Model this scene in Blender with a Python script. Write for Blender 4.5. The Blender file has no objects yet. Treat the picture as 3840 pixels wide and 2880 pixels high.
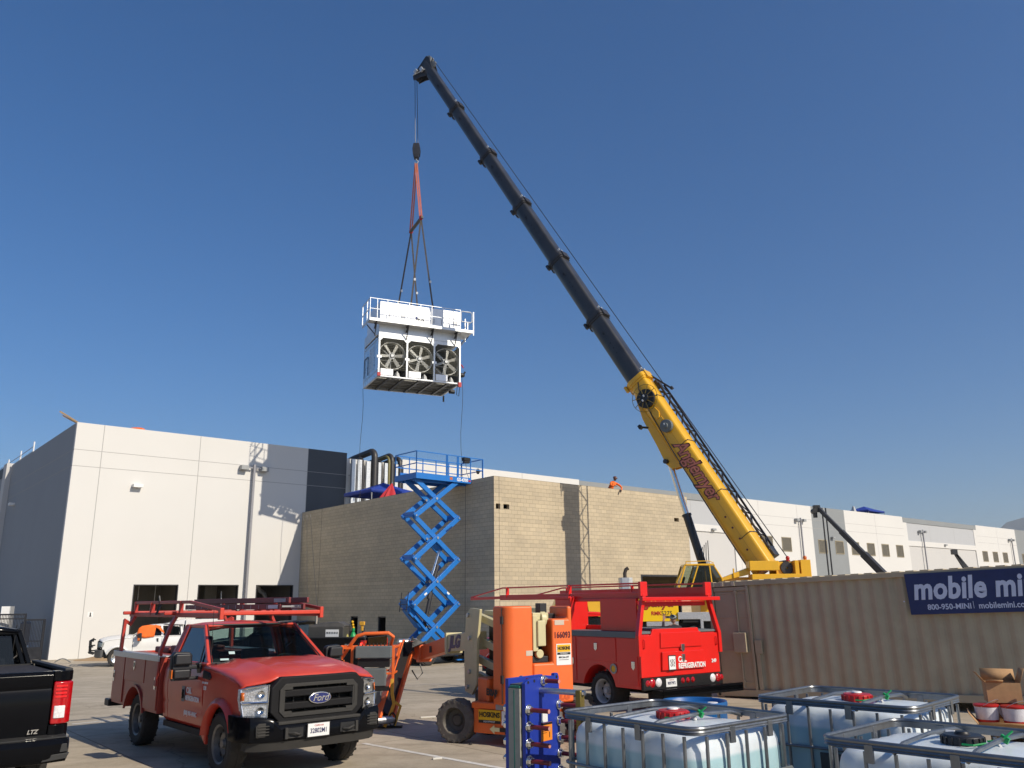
import bpy, bmesh, math, random
from mathutils import Vector, Matrix, noise
R = math.radians
PI = math.pi
random.seed(7)
scene = bpy.context.scene
COL = scene.collection
# ---------------------------------------------------------------- camera
HC = 2.2
FPX, PITCH, ROLL = 3110.0, R(14.7), 0.0116
fw = Vector((0, math.cos(PITCH), math.sin(PITCH)))
r0 = Vector((1, 0, 0)); u0 = Vector((0, -math.sin(PITCH), math.cos(PITCH)))
cup = u0 * math.cos(ROLL) + r0 * math.sin(ROLL)
crt = r0 * math.cos(ROLL) - u0 * math.sin(ROLL)
cd = bpy.data.cameras.new("camera"); cam = bpy.data.objects.new("camera", cd); COL.objects.link(cam)
cam.matrix_world = Matrix(((crt.x, cup.x, -fw.x, 0), (crt.y, cup.y, -fw.y, 0), (crt.z, cup.z, -fw.z, HC), (0, 0, 0, 1)))
cd.sensor_width = 36; cd.lens = 36 * FPX / 3840; cd.clip_start = .1; cd.clip_end = 20000
scene.camera = cam
scene.render.resolution_x = 1024; scene.render.resolution_y = 768
# ---------------------------------------------------------------- sky, sun, exposure
SUN_AZ, SUN_EL = 127.2, 35.0          # clockwise from +Y
w = bpy.data.worlds.new("World"); scene.world = w; w.use_nodes = True
nt = w.node_tree; bg = nt.nodes['Background']; sky = nt.nodes.new('ShaderNodeTexSky')
sky.sky_type = 'NISHITA'; sky.sun_disc = False; sky.sun_elevation = R(SUN_EL); sky.sun_rotation = R(SUN_AZ)
sky.air_density = 1.0; sky.dust_density = 0.9; sky.ozone_density = 6.0; sky.altitude = 0
hsv = nt.nodes.new('ShaderNodeHueSaturation'); hsv.inputs['Saturation'].default_value = 1.22; hsv.inputs['Hue'].default_value = .507; nt.links.new(sky.outputs[0], hsv.inputs['Color']); gmn = nt.nodes.new('ShaderNodeGamma'); gmn.inputs[1].default_value = 0.90; nt.links.new(hsv.outputs[0], gmn.inputs[0]); nt.links.new(gmn.outputs[0], bg.inputs[0]); bg.inputs[1].default_value = 0.125
sl = bpy.data.lights.new("sun", 'SUN'); so = bpy.data.objects.new("sun", sl); COL.objects.link(so)
sl.energy = 4.5; sl.angle = R(.5); sl.color = (1.0, .90, .75)
sd = Vector((math.sin(R(SUN_AZ)) * math.cos(R(SUN_EL)), math.cos(R(SUN_AZ)) * math.cos(R(SUN_EL)), math.sin(R(SUN_EL))))
so.rotation_euler = sd.to_track_quat('Z', 'Y').to_euler(); so.location = (30, -20, 60)
scene.view_settings.view_transform = 'Standard'; scene.view_settings.look = 'None'
scene.view_settings.exposure = 0.0; scene.view_settings.gamma = 1
# ---------------------------------------------------------------- helpers
def at(px, py, Y):
    d = crt * ((px - 1920) / FPX) - cup * ((py - 1440) / FPX) + fw
    return Vector((0, 0, HC)) + d * (Y / d.y)
def zg(x, y):
    t = min(max((y - 19) / 22.0, 0), 1); return -.64 * t * t * (3 - 2 * t)
def tag(o, label=None, cat=None, group=None, kind=None):
    if label: o['label'] = label
    if cat: o['category'] = cat
    if group: o['group'] = group
    if kind: o['kind'] = kind
    return o
def thing(name, label, cat, loc=(0, 0, 0), rz=0, group=None, parent=None):
    o = bpy.data.objects.new(name, None); COL.objects.link(o); o.empty_display_size = .3
    o.location = loc; o.rotation_euler = (0, 0, rz)
    if parent: o.parent = parent
    return tag(o, label, cat, group)
def sub(name, parent, loc=(0, 0, 0), rot=(0, 0, 0)):
    o = bpy.data.objects.new(name, None); COL.objects.link(o); o.parent = parent; o.location = loc; o.rotation_euler = rot; o.empty_display_size = .1
    return o
SPLIT = {'cross_bar', 'panel_joint', 'clip', 'side_window', 'end_plate', 'support_bracket', 'bolt', 'conduit', 'bracket', 'control_joint', 'hinge', 'wear_pad', 'casing_slot', 'rivet', 'lift_hole', 'arrow_decal', 'decal', 'door_cam', 'locking_cam', 'guard_bar', 'tie_plate', 'deck_beam', 'floor_joist', 'wiper', 'arm', 'pin', 'skid_block', 'work_lamp', 'bay_divider', 'upper_box', 'window_divider', 'corner_post', 'cylinder_mount', 'nut', 'eyelet', 'door_frame', 'printed_mark'}
class MB:
    def __init__(s, M=None): s.v = []; s.f = []; s.m = []; s.M = M
    def add(s, vs, fs, mat=0):
        n = len(s.v)
        for p in vs:
            p = Vector(p); s.v.append(s.M @ p if s.M else p)
        for f in fs: s.f.append([i + n for i in f]); s.m.append(mat)
        return s
    def hexa(s, p, mat=0):
        return s.add(p, [(0, 3, 2, 1), (4, 5, 6, 7), (0, 1, 5, 4), (1, 2, 6, 5), (2, 3, 7, 6), (3, 0, 4, 7)], mat)
    def bx(s, x0, x1, y0, y1, z0, z1, mat=0):
        return s.hexa([(x0, y0, z0), (x1, y0, z0), (x1, y1, z0), (x0, y1, z0), (x0, y0, z1), (x1, y0, z1), (x1, y1, z1), (x0, y1, z1)], mat)
    def box(s, c, d, mat=0, rz=0, ry=0, rx=0):
        m = Matrix.Translation(c) @ Matrix.Rotation(rz, 4, 'Z') @ Matrix.Rotation(ry, 4, 'Y') @ Matrix.Rotation(rx, 4, 'X')
        a, b, e = d[0] / 2, d[1] / 2, d[2] / 2
        return s.hexa([m @ Vector(q) for q in [(-a, -b, -e), (a, -b, -e), (a, b, -e), (-a, b, -e), (-a, -b, e), (a, -b, e), (a, b, e), (-a, b, e)]], mat)
    def beam(s, p0, p1, w, h, mat=0, up=(0, 0, 1), w1=None, h1=None):
        p0 = Vector(p0); p1 = Vector(p1); d = (p1 - p0).normalized(); up = Vector(up)
        sx = d.cross(up)
        if sx.length < 1e-4: sx = d.cross(Vector((1, 0, 0)))
        sx.normalize(); uz = sx.cross(d).normalized(); w1 = w if w1 is None else w1; h1 = h if h1 is None else h1
        P = []
        for q, a, b in ((p0, w, h), (p1, w1, h1)):
            for i, j in ((-1, -1), (1, -1), (1, 1), (-1, 1)): P.append(q + sx * (i * a / 2) + uz * (j * b / 2))
        return s.hexa(P, mat)
    def prism(s, poly, plane, a, b, mat=0):
        f = {'xz': lambda u, v, w: (u, w, v), 'xy': lambda u, v, w: (u, v, w), 'yz': lambda u, v, w: (w, u, v)}[plane]
        n = len(poly); vs = [f(u, v, a) for u, v in poly] + [f(u, v, b) for u, v in poly]
        fs = [tuple(range(n)), tuple(range(2 * n - 1, n - 1, -1))] + [(i, (i + n), (i + 1) % n + n, (i + 1) % n) for i in range(n)]
        return s.add(vs, fs, mat)
    def tube(s, pts, r, n=8, mat=0, closed=False, caps=True, sx=1.0):
        pts = [Vector(p) for p in pts]; N = len(pts); rs = r if isinstance(r, (list, tuple)) else [r] * N
        rings = []; up = None
        for i, p in enumerate(pts):
            if closed: d = (pts[(i + 1) % N] - pts[i - 1])
            else: d = pts[min(i + 1, N - 1)] - pts[max(i - 1, 0)]
            d.normalize()
            if up is None:
                up = Vector((0, 0, 1)) if abs(d.z) < .9 else Vector((1, 0, 0))
            a = d.cross(up)
            if a.length < 1e-5: a = d.cross(Vector((0, 1, 0)))
            a.normalize(); b = a.cross(d).normalized(); up = b
            rings.append([p + (a * math.cos(2 * PI * k / n) * sx + b * math.sin(2 * PI * k / n)) * rs[i] for k in range(n)])
        vs = [q for rg in rings for q in rg]; fs = []
        for i in range(N if closed else N - 1):
            j = (i + 1) % N
            for k in range(n): fs.append((i * n + k, i * n + (k + 1) % n, j * n + (k + 1) % n, j * n + k))
        if caps and not closed: fs += [tuple(range(n - 1, -1, -1)), tuple(range((N - 1) * n, N * n))]
        return s.add(vs, fs, mat)
    def cyl(s, p0, p1, r, r1=None, n=16, mat=0): return s.tube([p0, p1], [r, r if r1 is None else r1], n, mat)
    def lathe(s, prof, o, axis, n=24, mat=0, a0=0, a1=None, caps=False):
        """prof: (radius, offset along axis)"""
        ax = Vector(axis).normalized(); e = ax.orthogonal().normalized(); g = ax.cross(e); o = Vector(o); full = a1 is None
        a1 = 2 * PI if full else a1; m = n if full else n + 1; vs = []
        for r, t in prof:
            for k in range(m):
                an = a0 + (a1 - a0) * k / n; vs.append(o + ax * t + (e * math.cos(an) + g * math.sin(an)) * r)
        fs = []
        for i in range(len(prof) - 1):
            for k in range(n):
                k2 = (k + 1) % m; fs.append((i * m + k, i * m + k2, (i + 1) * m + k2, (i + 1) * m + k))
        return s.add(vs, fs, mat)
    def disc(s, o, axis, r, n=24, mat=0):
        ax = Vector(axis).normalized(); e = ax.orthogonal().normalized(); g = ax.cross(e); o = Vector(o)
        return s.add([o + (e * math.cos(2 * PI * k / n) + g * math.sin(2 * PI * k / n)) * r for k in range(n)], [tuple(range(n))], mat)
    def loft(s, rings, mat=0, closed=True, caps=True):
        n = len(rings[0]); vs = [q for r in rings for q in r]; fs = []
        for i in range(len(rings) - 1):
            for k in range(n if closed else n - 1):
                k2 = (k + 1) % n; fs.append((i * n + k, i * n + k2, (i + 1) * n + k2, (i + 1) * n + k))
        if caps and closed: fs += [tuple(range(n - 1, -1, -1)), tuple(range((len(rings) - 1) * n, len(rings) * n))]
        return s.add(vs, fs, mat)
    def sphere(s, c, r, n=12, mat=0, sc=(1, 1, 1)):
        c = Vector(c); vs = []; m = n // 2
        for i in range(m + 1):
            t = PI * i / m
            for k in range(n):
                a = 2 * PI * k / n; vs.append(c + Vector((math.sin(t) * math.cos(a) * sc[0], math.sin(t) * math.sin(a) * sc[1], math.cos(t) * sc[2])) * r)
        fs = [(i * n + k, i * n + (k + 1) % n, (i + 1) * n + (k + 1) % n, (i + 1) * n + k) for i in range(m) for k in range(n)]
        return s.add(vs, fs, mat)
    def build(s, name, mats, parent=None, bevel=0, seg=2, angle=35, kind=None, solid=0, fix=True):
        if name in SPLIT:
            par = list(range(len(s.v)))
            def fnd(a):
                while par[a] != a: par[a] = par[par[a]]; a = par[a]
                return a
            for f in s.f:
                for q in f[1:]: par[fnd(q)] = fnd(f[0])
            gr_ = {}
            for f, mi in zip(s.f, s.m): gr_.setdefault(fnd(f[0]), []).append((f, mi))
            if len(gr_) > 1:
                out = None
                for fs in gr_.values():
                    ids = sorted({i for f, _ in fs for i in f}); mp = {i: k for k, i in enumerate(ids)}; b = MB(); b.v = [s.v[i] for i in ids]; b.f = [[mp[i] for i in f] for f, _ in fs]; b.m = [mi for _, mi in fs]
                    o = b.build(name, mats, parent, bevel, seg, angle, kind, solid, fix); out = out or o
                return out
        me = bpy.data.meshes.new(name); me.from_pydata([tuple(v) for v in s.v], [], s.f)
        for m in (mats if isinstance(mats, (list, tuple)) else [mats]): me.materials.append(m)
        me.polygons.foreach_set('material_index', s.m)
        if fix:
            bm = bmesh.new(); bm.from_mesh(me); bmesh.ops.recalc_face_normals(bm, faces=bm.faces); bm.to_mesh(me); bm.free()
        me.polygons.foreach_set('use_smooth', [True] * len(me.polygons))
        me.set_sharp_from_angle(angle=R(angle)); me.update()
        o = bpy.data.objects.new(name, me); COL.objects.link(o)
        if parent: o.parent = parent
        if solid:
            md = o.modifiers.new('solid', 'SOLIDIFY'); md.thickness = solid; md.offset = -1
        if bevel:
            md = o.modifiers.new('bevel', 'BEVEL'); md.width = bevel; md.segments = seg; md.limit_method = 'ANGLE'; md.angle_limit = R(40); md.harden_normals = True
        if kind: o['kind'] = kind
        return o
def copy_tree(o, parent=None):
    c = o.copy(); COL.objects.link(c)
    if parent: c.parent = parent
    for ch in list(o.children): copy_tree(ch, c)
    return c
def text(s, size, mat, parent, o, xdir, updir, name='lettering', off=0.0, shear=0.0, align='CENTER', space=1.0, thick=.002, sx=1.0, lift=.004):
    cu = bpy.data.curves.new('t', 'FONT'); cu.body = s; cu.size = size; cu.align_x = align; cu.align_y = 'CENTER'
    cu.offset = off; cu.shear = shear; cu.space_character = space; cu.extrude = thick; cu.resolution_u = 3
    t = bpy.data.objects.new('t', cu); COL.objects.link(t)
    dg = bpy.context.evaluated_depsgraph_get(); me = bpy.data.meshes.new_from_object(t.evaluated_get(dg)); me.name = name
    bpy.data.objects.remove(t); bpy.data.curves.remove(cu)
    me.materials.clear(); me.materials.append(mat)
    x = Vector(xdir).normalized(); u = Vector(updir); nn = x.cross(u).normalized(); u = nn.cross(x)
    o = Vector(o) + nn * lift
    me.transform(Matrix(((x.x * sx, u.x, nn.x, o.x), (x.y * sx, u.y, nn.y, o.y), (x.z * sx, u.z, nn.z, o.z), (0, 0, 0, 1))))
    ob = bpy.data.objects.new(name, me); COL.objects.link(ob); ob.parent = parent
    return ob
def panel(name, mat, parent, o, xdir, updir, w_, h_, thick=.004, lift=0):
    """thin real plate (sticker, sign, number plate) centred on o"""
    x = Vector(xdir).normalized(); u = Vector(updir); nn = x.cross(u).normalized(); u = nn.cross(x); o = Vector(o) + nn * (lift + thick / 2)
    m = Matrix(((x.x, u.x, nn.x, o.x), (x.y, u.y, nn.y, o.y), (x.z, u.z, nn.z, o.z), (0, 0, 0, 1)))
    b = MB(m); b.box((0, 0, 0), (w_, h_, thick)); return b.build(name, mat, parent, bevel=min(w_, h_) * .04)
# ---------------------------------------------------------------- materials
MATS = {}
def mat(name, col, rough=.5, metal=0, nscale=0, namt=0, bump=0, bscale=200, coat=0, dust=0, dcol=(.42, .36, .28), dscale=3, emit=0, spec=.5, rvar=0):
    m = bpy.data.materials.new(name); m.use_nodes = True; t = m.node_tree; b = t.nodes['Principled BSDF']; L = t.links.new
    b.inputs['Roughness'].default_value = rough; b.inputs['Metallic'].default_value = metal
    b.inputs['Specular IOR Level'].default_value = spec
    if coat: b.inputs['Coat Weight'].default_value = coat; b.inputs['Coat Roughness'].default_value = .06
    tc = t.nodes.new('ShaderNodeTexCoord')
    base = t.nodes.new('ShaderNodeRGB'); base.outputs[0].default_value = (*col, 1); out = base.outputs[0]
    if namt:
        n = t.nodes.new('ShaderNodeTexNoise'); n.inputs['Scale'].default_value = nscale; n.inputs['Detail'].default_value = 6; n.inputs['Roughness'].default_value = .65
        L(tc.outputs['Object'], n.inputs['Vector'])
        mr = t.nodes.new('ShaderNodeMapRange'); mr.inputs[1].default_value = .3; mr.inputs[2].default_value = .7; mr.inputs[3].default_value = 1 - namt; mr.inputs[4].default_value = 1 + namt
        L(n.outputs[0], mr.inputs[0]); mx = t.nodes.new('ShaderNodeVectorMath'); mx.operation = 'SCALE'; L(out, mx.inputs[0]); L(mr.outputs[0], mx.inputs['Scale']); out = mx.outputs[0]
        if rvar:
            m2 = t.nodes.new('ShaderNodeMapRange'); m2.inputs[1].default_value = .3; m2.inputs[2].default_value = .7; m2.inputs[3].default_value = rough - rvar; m2.inputs[4].default_value = rough + rvar
            L(n.outputs[0], m2.inputs[0]); L(m2.outputs[0], b.inputs['Roughness'])
    if dust:
        n = t.nodes.new('ShaderNodeTexNoise'); n.inputs['Scale'].default_value = dscale; n.inputs['Detail'].default_value = 8; n.inputs['Roughness'].default_value = .7
        L(tc.outputs['Object'], n.inputs['Vector'])
        g = t.nodes.new('ShaderNodeNewGeometry'); sp = t.nodes.new('ShaderNodeSeparateXYZ'); L(g.outputs['True Normal'], sp.inputs[0])
        up = t.nodes.new('ShaderNodeMapRange'); up.inputs[1].default_value = -.2; up.inputs[2].default_value = 1; up.inputs[3].default_value = .35; up.inputs[4].default_value = 1.0; L(sp.outputs[2], up.inputs[0])
        mr = t.nodes.new('ShaderNodeMapRange'); mr.inputs[1].default_value = .35; mr.inputs[2].default_value = .75; mr.inputs[3].default_value = dust * .35; mr.inputs[4].default_value = dust
        L(n.outputs[0], mr.inputs[0]); mu = t.nodes.new('ShaderNodeMath'); mu.operation = 'MULTIPLY'; L(mr.outputs[0], mu.inputs[0]); L(up.outputs[0], mu.inputs[1])
        mx = t.nodes.new('ShaderNodeMix'); mx.data_type = 'RGBA'; L(mu.outputs[0], mx.inputs[0]); L(out, mx.inputs[6]); mx.inputs[7].default_value = (*dcol, 1); out = mx.outputs[2]
        ra = t.nodes.new('ShaderNodeMapRange'); ra.inputs[3].default_value = rough; ra.inputs[4].default_value = .8; L(mu.outputs[0], ra.inputs[0]); L(ra.outputs[0], b.inputs['Roughness'])
    L(out, b.inputs['Base Color'])
    if bump:
        n = t.nodes.new('ShaderNodeTexNoise'); n.inputs['Scale'].default_value = bscale; n.inputs['Detail'].default_value = 4
        L(tc.outputs['Object'], n.inputs['Vector']); bp = t.nodes.new('ShaderNodeBump'); bp.inputs['Strength'].default_value = bump; bp.inputs['Distance'].default_value = .01
        L(n.outputs[0], bp.inputs['Height']); L(bp.outputs[0], b.inputs['Normal'])
    if emit: b.inputs['Emission Color'].default_value = (*col, 1); b.inputs['Emission Strength'].default_value = emit
    MATS[name] = m; return m
def glassmat(name, tint, op=.55, rough=.02):
    m = bpy.data.materials.new(name); m.use_nodes = True; t = m.node_tree; t.nodes.clear(); L = t.links.new
    o = t.nodes.new('ShaderNodeOutputMaterial'); tr = t.nodes.new('ShaderNodeBsdfTransparent'); tr.inputs[0].default_value = (*tint, 1)
    p = t.nodes.new('ShaderNodeBsdfPrincipled'); p.inputs['Base Color'].default_value = (.01, .014, .016, 1); p.inputs['Roughness'].default_value = rough; p.inputs['Specular IOR Level'].default_value = .8
    mx = t.nodes.new('ShaderNodeMixShader'); fr = t.nodes.new('ShaderNodeFresnel'); fr.inputs[0].default_value = 1.5
    ad = t.nodes.new('ShaderNodeMath'); ad.operation = 'ADD'; ad.use_clamp = True; L(fr.outputs[0], ad.inputs[0]); ad.inputs[1].default_value = op
    L(ad.outputs[0], mx.inputs[0]); L(tr.outputs[0], mx.inputs[1]); L(p.outputs[0], mx.inputs[2]); L(mx.outputs[0], o.inputs[0]); MATS[name] = m; return m
red = mat('red_paint', (.55, .034, .014), .30, nscale=3, namt=.08, coat=.35, dust=.20, dcol=(.50, .24, .16))
red2 = mat('bright_red_paint', (.68, .012, .008), .3, nscale=2, namt=.05, coat=.4, dust=.05, dcol=(.4, .2, .15))
redrack = mat('red_rack_paint', (.42, .022, .012), .4, nscale=6, namt=.15, dust=.12)
blackp = mat('black_paint', (.003, .0035, .005), .16, coat=.06, nscale=4, namt=.1, dust=.004, spec=.10)
whitep = mat('white_paint', (.72, .72, .70), .25, coat=.5, nscale=3, namt=.03, dust=.06)
orange = mat('orange_paint', (.80, .14, .022), .42, nscale=5, namt=.05, bump=.12, bscale=260, dust=.05)
cream = mat('cream_paint', (.56, .50, .28), .4, nscale=5, namt=.06, dust=.06)
yellow = mat('yellow_paint', (.74, .40, .008), .32, nscale=2, namt=.06, coat=.3, dust=.05)
blueL = mat('lift_blue_paint', (.006, .15, .50), .38, nscale=5, namt=.08, dust=.04)
blueP = mat('plate_blue_paint', (.012, .035, .30), .45, nscale=6, namt=.06, bump=.1, bscale=90)
tan_ = mat('tan_container_paint', (.40, .335, .225), .65, nscale=1.3, namt=.12, dust=.12, dcol=(.3, .2, .12))
plastic = mat('black_plastic', (.014, .015, .016), .55, nscale=8, namt=.15, bump=.08, bscale=300, dust=.10, dcol=(.22, .19, .15))
plasticc = mat('clean_black_plastic', (.015, .015, .017), .45, nscale=8, namt=.1)
rubber = mat('tyre_rubber', (.016, .016, .016), .8, nscale=12, namt=.3, bump=.3, bscale=60, dust=.3, dcol=(.16, .13, .1))
rubberg = mat('grey_tyre_rubber', (.075, .07, .065), .85, nscale=12, namt=.25, bump=.3, bscale=60, dust=.5, dcol=(.2, .16, .13))
chrome = mat('chrome', (.78, .78, .77), .2, metal=1, nscale=9, namt=.08)
steel = mat('galvanised_steel', (.50, .51, .52), .38, metal=.85, nscale=25, namt=.14, rvar=.1, bump=.06, bscale=120)
galv = mat('galvanised_sheet', (.62, .64, .65), .42, metal=.55, nscale=9, namt=.10, rvar=.1)
wheelst = mat('wheel_steel', (.20, .20, .20), .45, metal=.7, nscale=9, namt=.3, dust=.35)
wheelwh = mat('pale_wheel', (.5, .49, .47), .5, nscale=9, namt=.15, dust=.3)
under = mat('underbody_black', (.012, .012, .012), .7, nscale=9, namt=.3)
darkst = mat('dark_steel', (.035, .038, .045), .38, metal=.4, nscale=3, namt=.3, dust=.25, dcol=(.2, .16, .12), rvar=.1)
boomgrey = mat('boom_grey_paint', (.022, .026, .032), .34, nscale=1.2, namt=.35, coat=.2, dust=.22, dcol=(.16, .12, .085), dscale=1.2)
alu = mat('diamond_aluminium', (.5, .5, .5), .45, metal=.8, nscale=30, namt=.25, bump=.5, bscale=40)
blk = mat('ink_black', (.01, .01, .01), .5); wht = mat('white_vinyl', (.75, .75, .73), .5, nscale=5, namt=.03)
ltgrey = mat('light_grey_plastic', (.30, .31, .31), .5, nscale=6, namt=.06)
jgrey = mat('box_grey_plastic', (.115, .135, .14), .5, nscale=6, namt=.08, dust=.1)
stick = mat('sticker_yellow', (.75, .42, .01), .45); maroon = mat('maroon_letter', (.10, .008, .014), .45); pinkl = mat('pink_letter', (.62, .20, .13), .45, nscale=2, namt=.25)
navy = mat('navy_sign', (.006, .018, .10), .45, nscale=3, namt=.15, dust=.04); signw = mat('sign_letter', (.55, .60, .74), .5, nscale=4, namt=.06)
fordb = mat('badge_blue', (.005, .015, .12), .2, coat=1)
lens = mat('headlamp_reflector', (.85, .85, .84), .3, metal=.6, nscale=60, namt=.5, bump=1.0, bscale=45)
amber = mat('amber_lens', (.55, .12, .01), .25, coat=.5); rlens = mat('red_lens', (.40, .004, .008), .18, coat=.8, nscale=30, namt=.25); wlens = mat('clear_lens', (.7, .68, .68), .2, coat=.5, nscale=40, namt=.2)
brake = mat('lit_brake_lamp', (1, .03, .02), .3, emit=6)
gold = mat('gold_zinc_steel', (.24, .175, .045), .45, metal=.6, nscale=6, namt=.2)
rodred = mat('red_rod', (.16, .012, .015), .4, nscale=9, namt=.2)
ladderred = mat('ladder_red', (.16, .014, .016), .5, nscale=6, namt=.2, dust=.1)
orangehv = mat('orange_fabric', (.85, .16, .02), .8, nscale=8, namt=.12, bump=.3, bscale=30)
slingor = mat('orange_sling', (.50, .15, .09), .8, nscale=8, namt=.2); slinggr = mat('grey_sling', (.085, .075, .065), .8, nscale=8, namt=.3)
yelstrap = mat('yellow_strap', (.62, .32, .03), .7, nscale=8, namt=.1)
skin = mat('skin', (.33, .17, .11), .6); darkcl = mat('dark_cloth', (.02, .018, .022), .85, nscale=9, namt=.2)
cardb = mat('cardboard', (.40, .235, .11), .8, nscale=8, namt=.12, bump=.1, bscale=60); wood = mat('pallet_wood', (.17, .11, .06), .8, nscale=10, namt=.3)
woodl = mat('plank_wood', (.42, .28, .15), .8, nscale=10, namt=.2)
drumb = mat('drum_blue', (.01, .10, .30), .4, nscale=6, namt=.1)
capred = mat('cap_red', (.42, .012, .012), .4, nscale=9, namt=.05); green = mat('seal_green', (.01, .30, .08), .4)
canopyb = mat('canopy_blue', (.015, .045, .30), .7, nscale=4, namt=.12); umbred = mat('umbrella_red', (.42, .012, .02), .7, nscale=4, namt=.12)
seat = mat('seat_grey', (.05, .05, .055), .8, nscale=9, namt=.1)
glass = glassmat('auto_glass', (.50, .62, .60), .10); darkglass = glassmat('dark_glass', (.12, .14, .16), .35); paleglass = glassmat('pale_glass', (.70, .8, .75), .12)
wallw = mat('white_wall_paint', (.63, .62, .59), .75, nscale=.25, namt=.02, bump=.05, bscale=20)
wallpg = mat('pale_grey_wall_paint', (.43, .44, .45), .75, nscale=.25, namt=.02)
wallpg2 = mat('off_white_wall_paint', (.53, .52, .50), .75, nscale=.25, namt=.02)
wallg = mat('grey_wall_paint', (.24, .255, .26), .75, nscale=.3, namt=.05, bump=.05, bscale=20)
walldk = mat('dark_grey_wall_paint', (.062, .072, .085), .7, nscale=.5, namt=.08)
joint = mat('joint_grey', (.33, .32, .31), .8)
concint = mat('interior_concrete', (.22, .21, .19), .8, nscale=2, namt=.1)
louv = mat('louvre_cream', (.36, .31, .21), .6, nscale=5, namt=.08)
sidegrey = mat('side_wall_grey', (.27, .285, .30), .75, nscale=.3, namt=.03)  # side walls, a darker grey than the white front
polegrey = mat('pole_grey', (.25, .25, .27), .5, nscale=4, namt=.05)
# ================================================================ SETTING
def node_concrete():
    m = bpy.data.materials.new('yard_concrete'); m.use_nodes = True; t = m.node_tree; b = t.nodes['Principled BSDF']; L = t.links.new
    tc = t.nodes.new('ShaderNodeTexCoord'); mp = t.nodes.new('ShaderNodeMapping'); mp.inputs['Rotation'].default_value = (0, 0, R(-40)); L(tc.outputs['Object'], mp.inputs[0])
    def noise_(sc, de=8, ro=.6, v=mp.outputs[0], dist=0):
        n = t.nodes.new('ShaderNodeTexNoise'); n.inputs['Scale'].default_value = sc; n.inputs['Detail'].default_value = de; n.inputs['Roughness'].default_value = ro; n.inputs['Distortion'].default_value = dist; L(v, n.inputs['Vector']); return n.outputs[0]
    def ramp(v, a, b_, ca, cb):
        r = t.nodes.new('ShaderNodeValToRGB'); r.color_ramp.elements[0].position = a; r.color_ramp.elements[1].position = b_; r.color_ramp.elements[0].color = (*ca, 1); r.color_ramp.elements[1].color = (*cb, 1); L(v, r.inputs[0]); return r.outputs[0]
    def mul(a, c, f=1):
        x = t.nodes.new('ShaderNodeMix'); x.data_type = 'RGBA'; x.blend_type = 'MULTIPLY'; x.inputs[0].default_value = f; L(a, x.inputs[6]); L(c, x.inputs[7]); return x.outputs[2]
    c = ramp(noise_(.35, 9, .62), .3, .7, (.43, .365, .265), (.60, .52, .40))
    c = mul(c, ramp(noise_(2.2, 10, .75, dist=.6), .35, .6, (.80, .79, .78), (1, 1, 1)))
    c = mul(c, ramp(noise_(38, 4, .6), .3, .7, (.88, .88, .88), (1.05, 1.05, 1.05)))
    # tyre streaks: stretched noise
    mp2 = t.nodes.new('ShaderNodeMapping'); mp2.inputs['Rotation'].default_value = (0, 0, R(12)); mp2.inputs['Scale'].default_value = (.12, 2.4, 1); L(tc.outputs['Object'], mp2.inputs[0])
    c = mul(c, ramp(noise_(.9, 6, .7, mp2.outputs[0]), .32, .52, (.74, .73, .72), (1, 1, 1)), .85)
    # hairline cracks and oil marks
    vc = t.nodes.new('ShaderNodeTexVoronoi'); vc.feature = 'DISTANCE_TO_EDGE'; vc.inputs['Scale'].default_value = .16; dn = t.nodes.new('ShaderNodeTexNoise'); dn.inputs['Scale'].default_value = 1.2; dn.inputs['Detail'].default_value = 6; L(mp.outputs[0], dn.inputs['Vector'])
    vm = t.nodes.new('ShaderNodeVectorMath'); vm.operation = 'ADD'; L(mp.outputs[0], vm.inputs[0]); L(dn.outputs['Color'], vm.inputs[1]); L(vm.outputs[0], vc.inputs['Vector'])
    c = mul(c, ramp(vc.outputs['Distance'], .0006, .0022, (.50, .48, .45), (1, 1, 1)), .7)
    c = mul(c, ramp(noise_(.8, 3, .5, dist=1.2), .66, .74, (1, 1, 1), (.58, .56, .54)), .8)
    # spots
    vo = t.nodes.new('ShaderNodeTexVoronoi'); vo.inputs['Scale'].default_value = 1.1; L(mp.outputs[0], vo.inputs['Vector'])
    c = mul(c, ramp(vo.outputs['Distance'], .03, .06, (.45, .42, .40), (1, 1, 1)), .6)
    # sawn joints
    br = t.nodes.new('ShaderNodeTexBrick'); br.offset = 0; br.inputs['Scale'].default_value = 1; br.inputs['Brick Width'].default_value = 4.2; br.inputs['Row Height'].default_value = 4.2
    br.inputs['Mortar Size'].default_value = .012; br.inputs['Mortar Smooth'].default_value = .1; br.inputs['Color1'].default_value = (1, 1, 1, 1); br.inputs['Color2'].default_value = (.93, .93, .93, 1); br.inputs['Mortar'].default_value = (.42, .40, .38, 1)
    L(mp.outputs[0], br.inputs['Vector']); c = mul(c, br.outputs[0], .9)
    L(c, b.inputs['Base Color']); b.inputs['Roughness'].default_value = .82; b.inputs['Specular IOR Level'].default_value = .3
    bp = t.nodes.new('ShaderNodeBump'); bp.inputs['Strength'].default_value = .25; bp.inputs['Distance'].default_value = .01; L(noise_(60, 5), bp.inputs['Height']); L(bp.outputs[0], b.inputs['Normal'])
    return m
concrete = node_concrete()
gm = MB(); xs = [-2500, -600, -200] + list(range(-80, 201, 20)) + [600, 2500]; ys = [-200, -40, 0, 10, 19] + [19 + 22 * k / 14 for k in range(1, 15)] + [60, 120, 300, 900, 4000]
vs = [(x, y, zg(x, y)) for y in ys for x in xs]; n = len(xs)
gm.add(vs, [(j * n + i, j * n + i + 1, (j + 1) * n + i + 1, (j + 1) * n + i) for j in range(len(ys) - 1) for i in range(n - 1)])
tag(gm.build('ground', concrete, fix=False), kind='structure')
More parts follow.
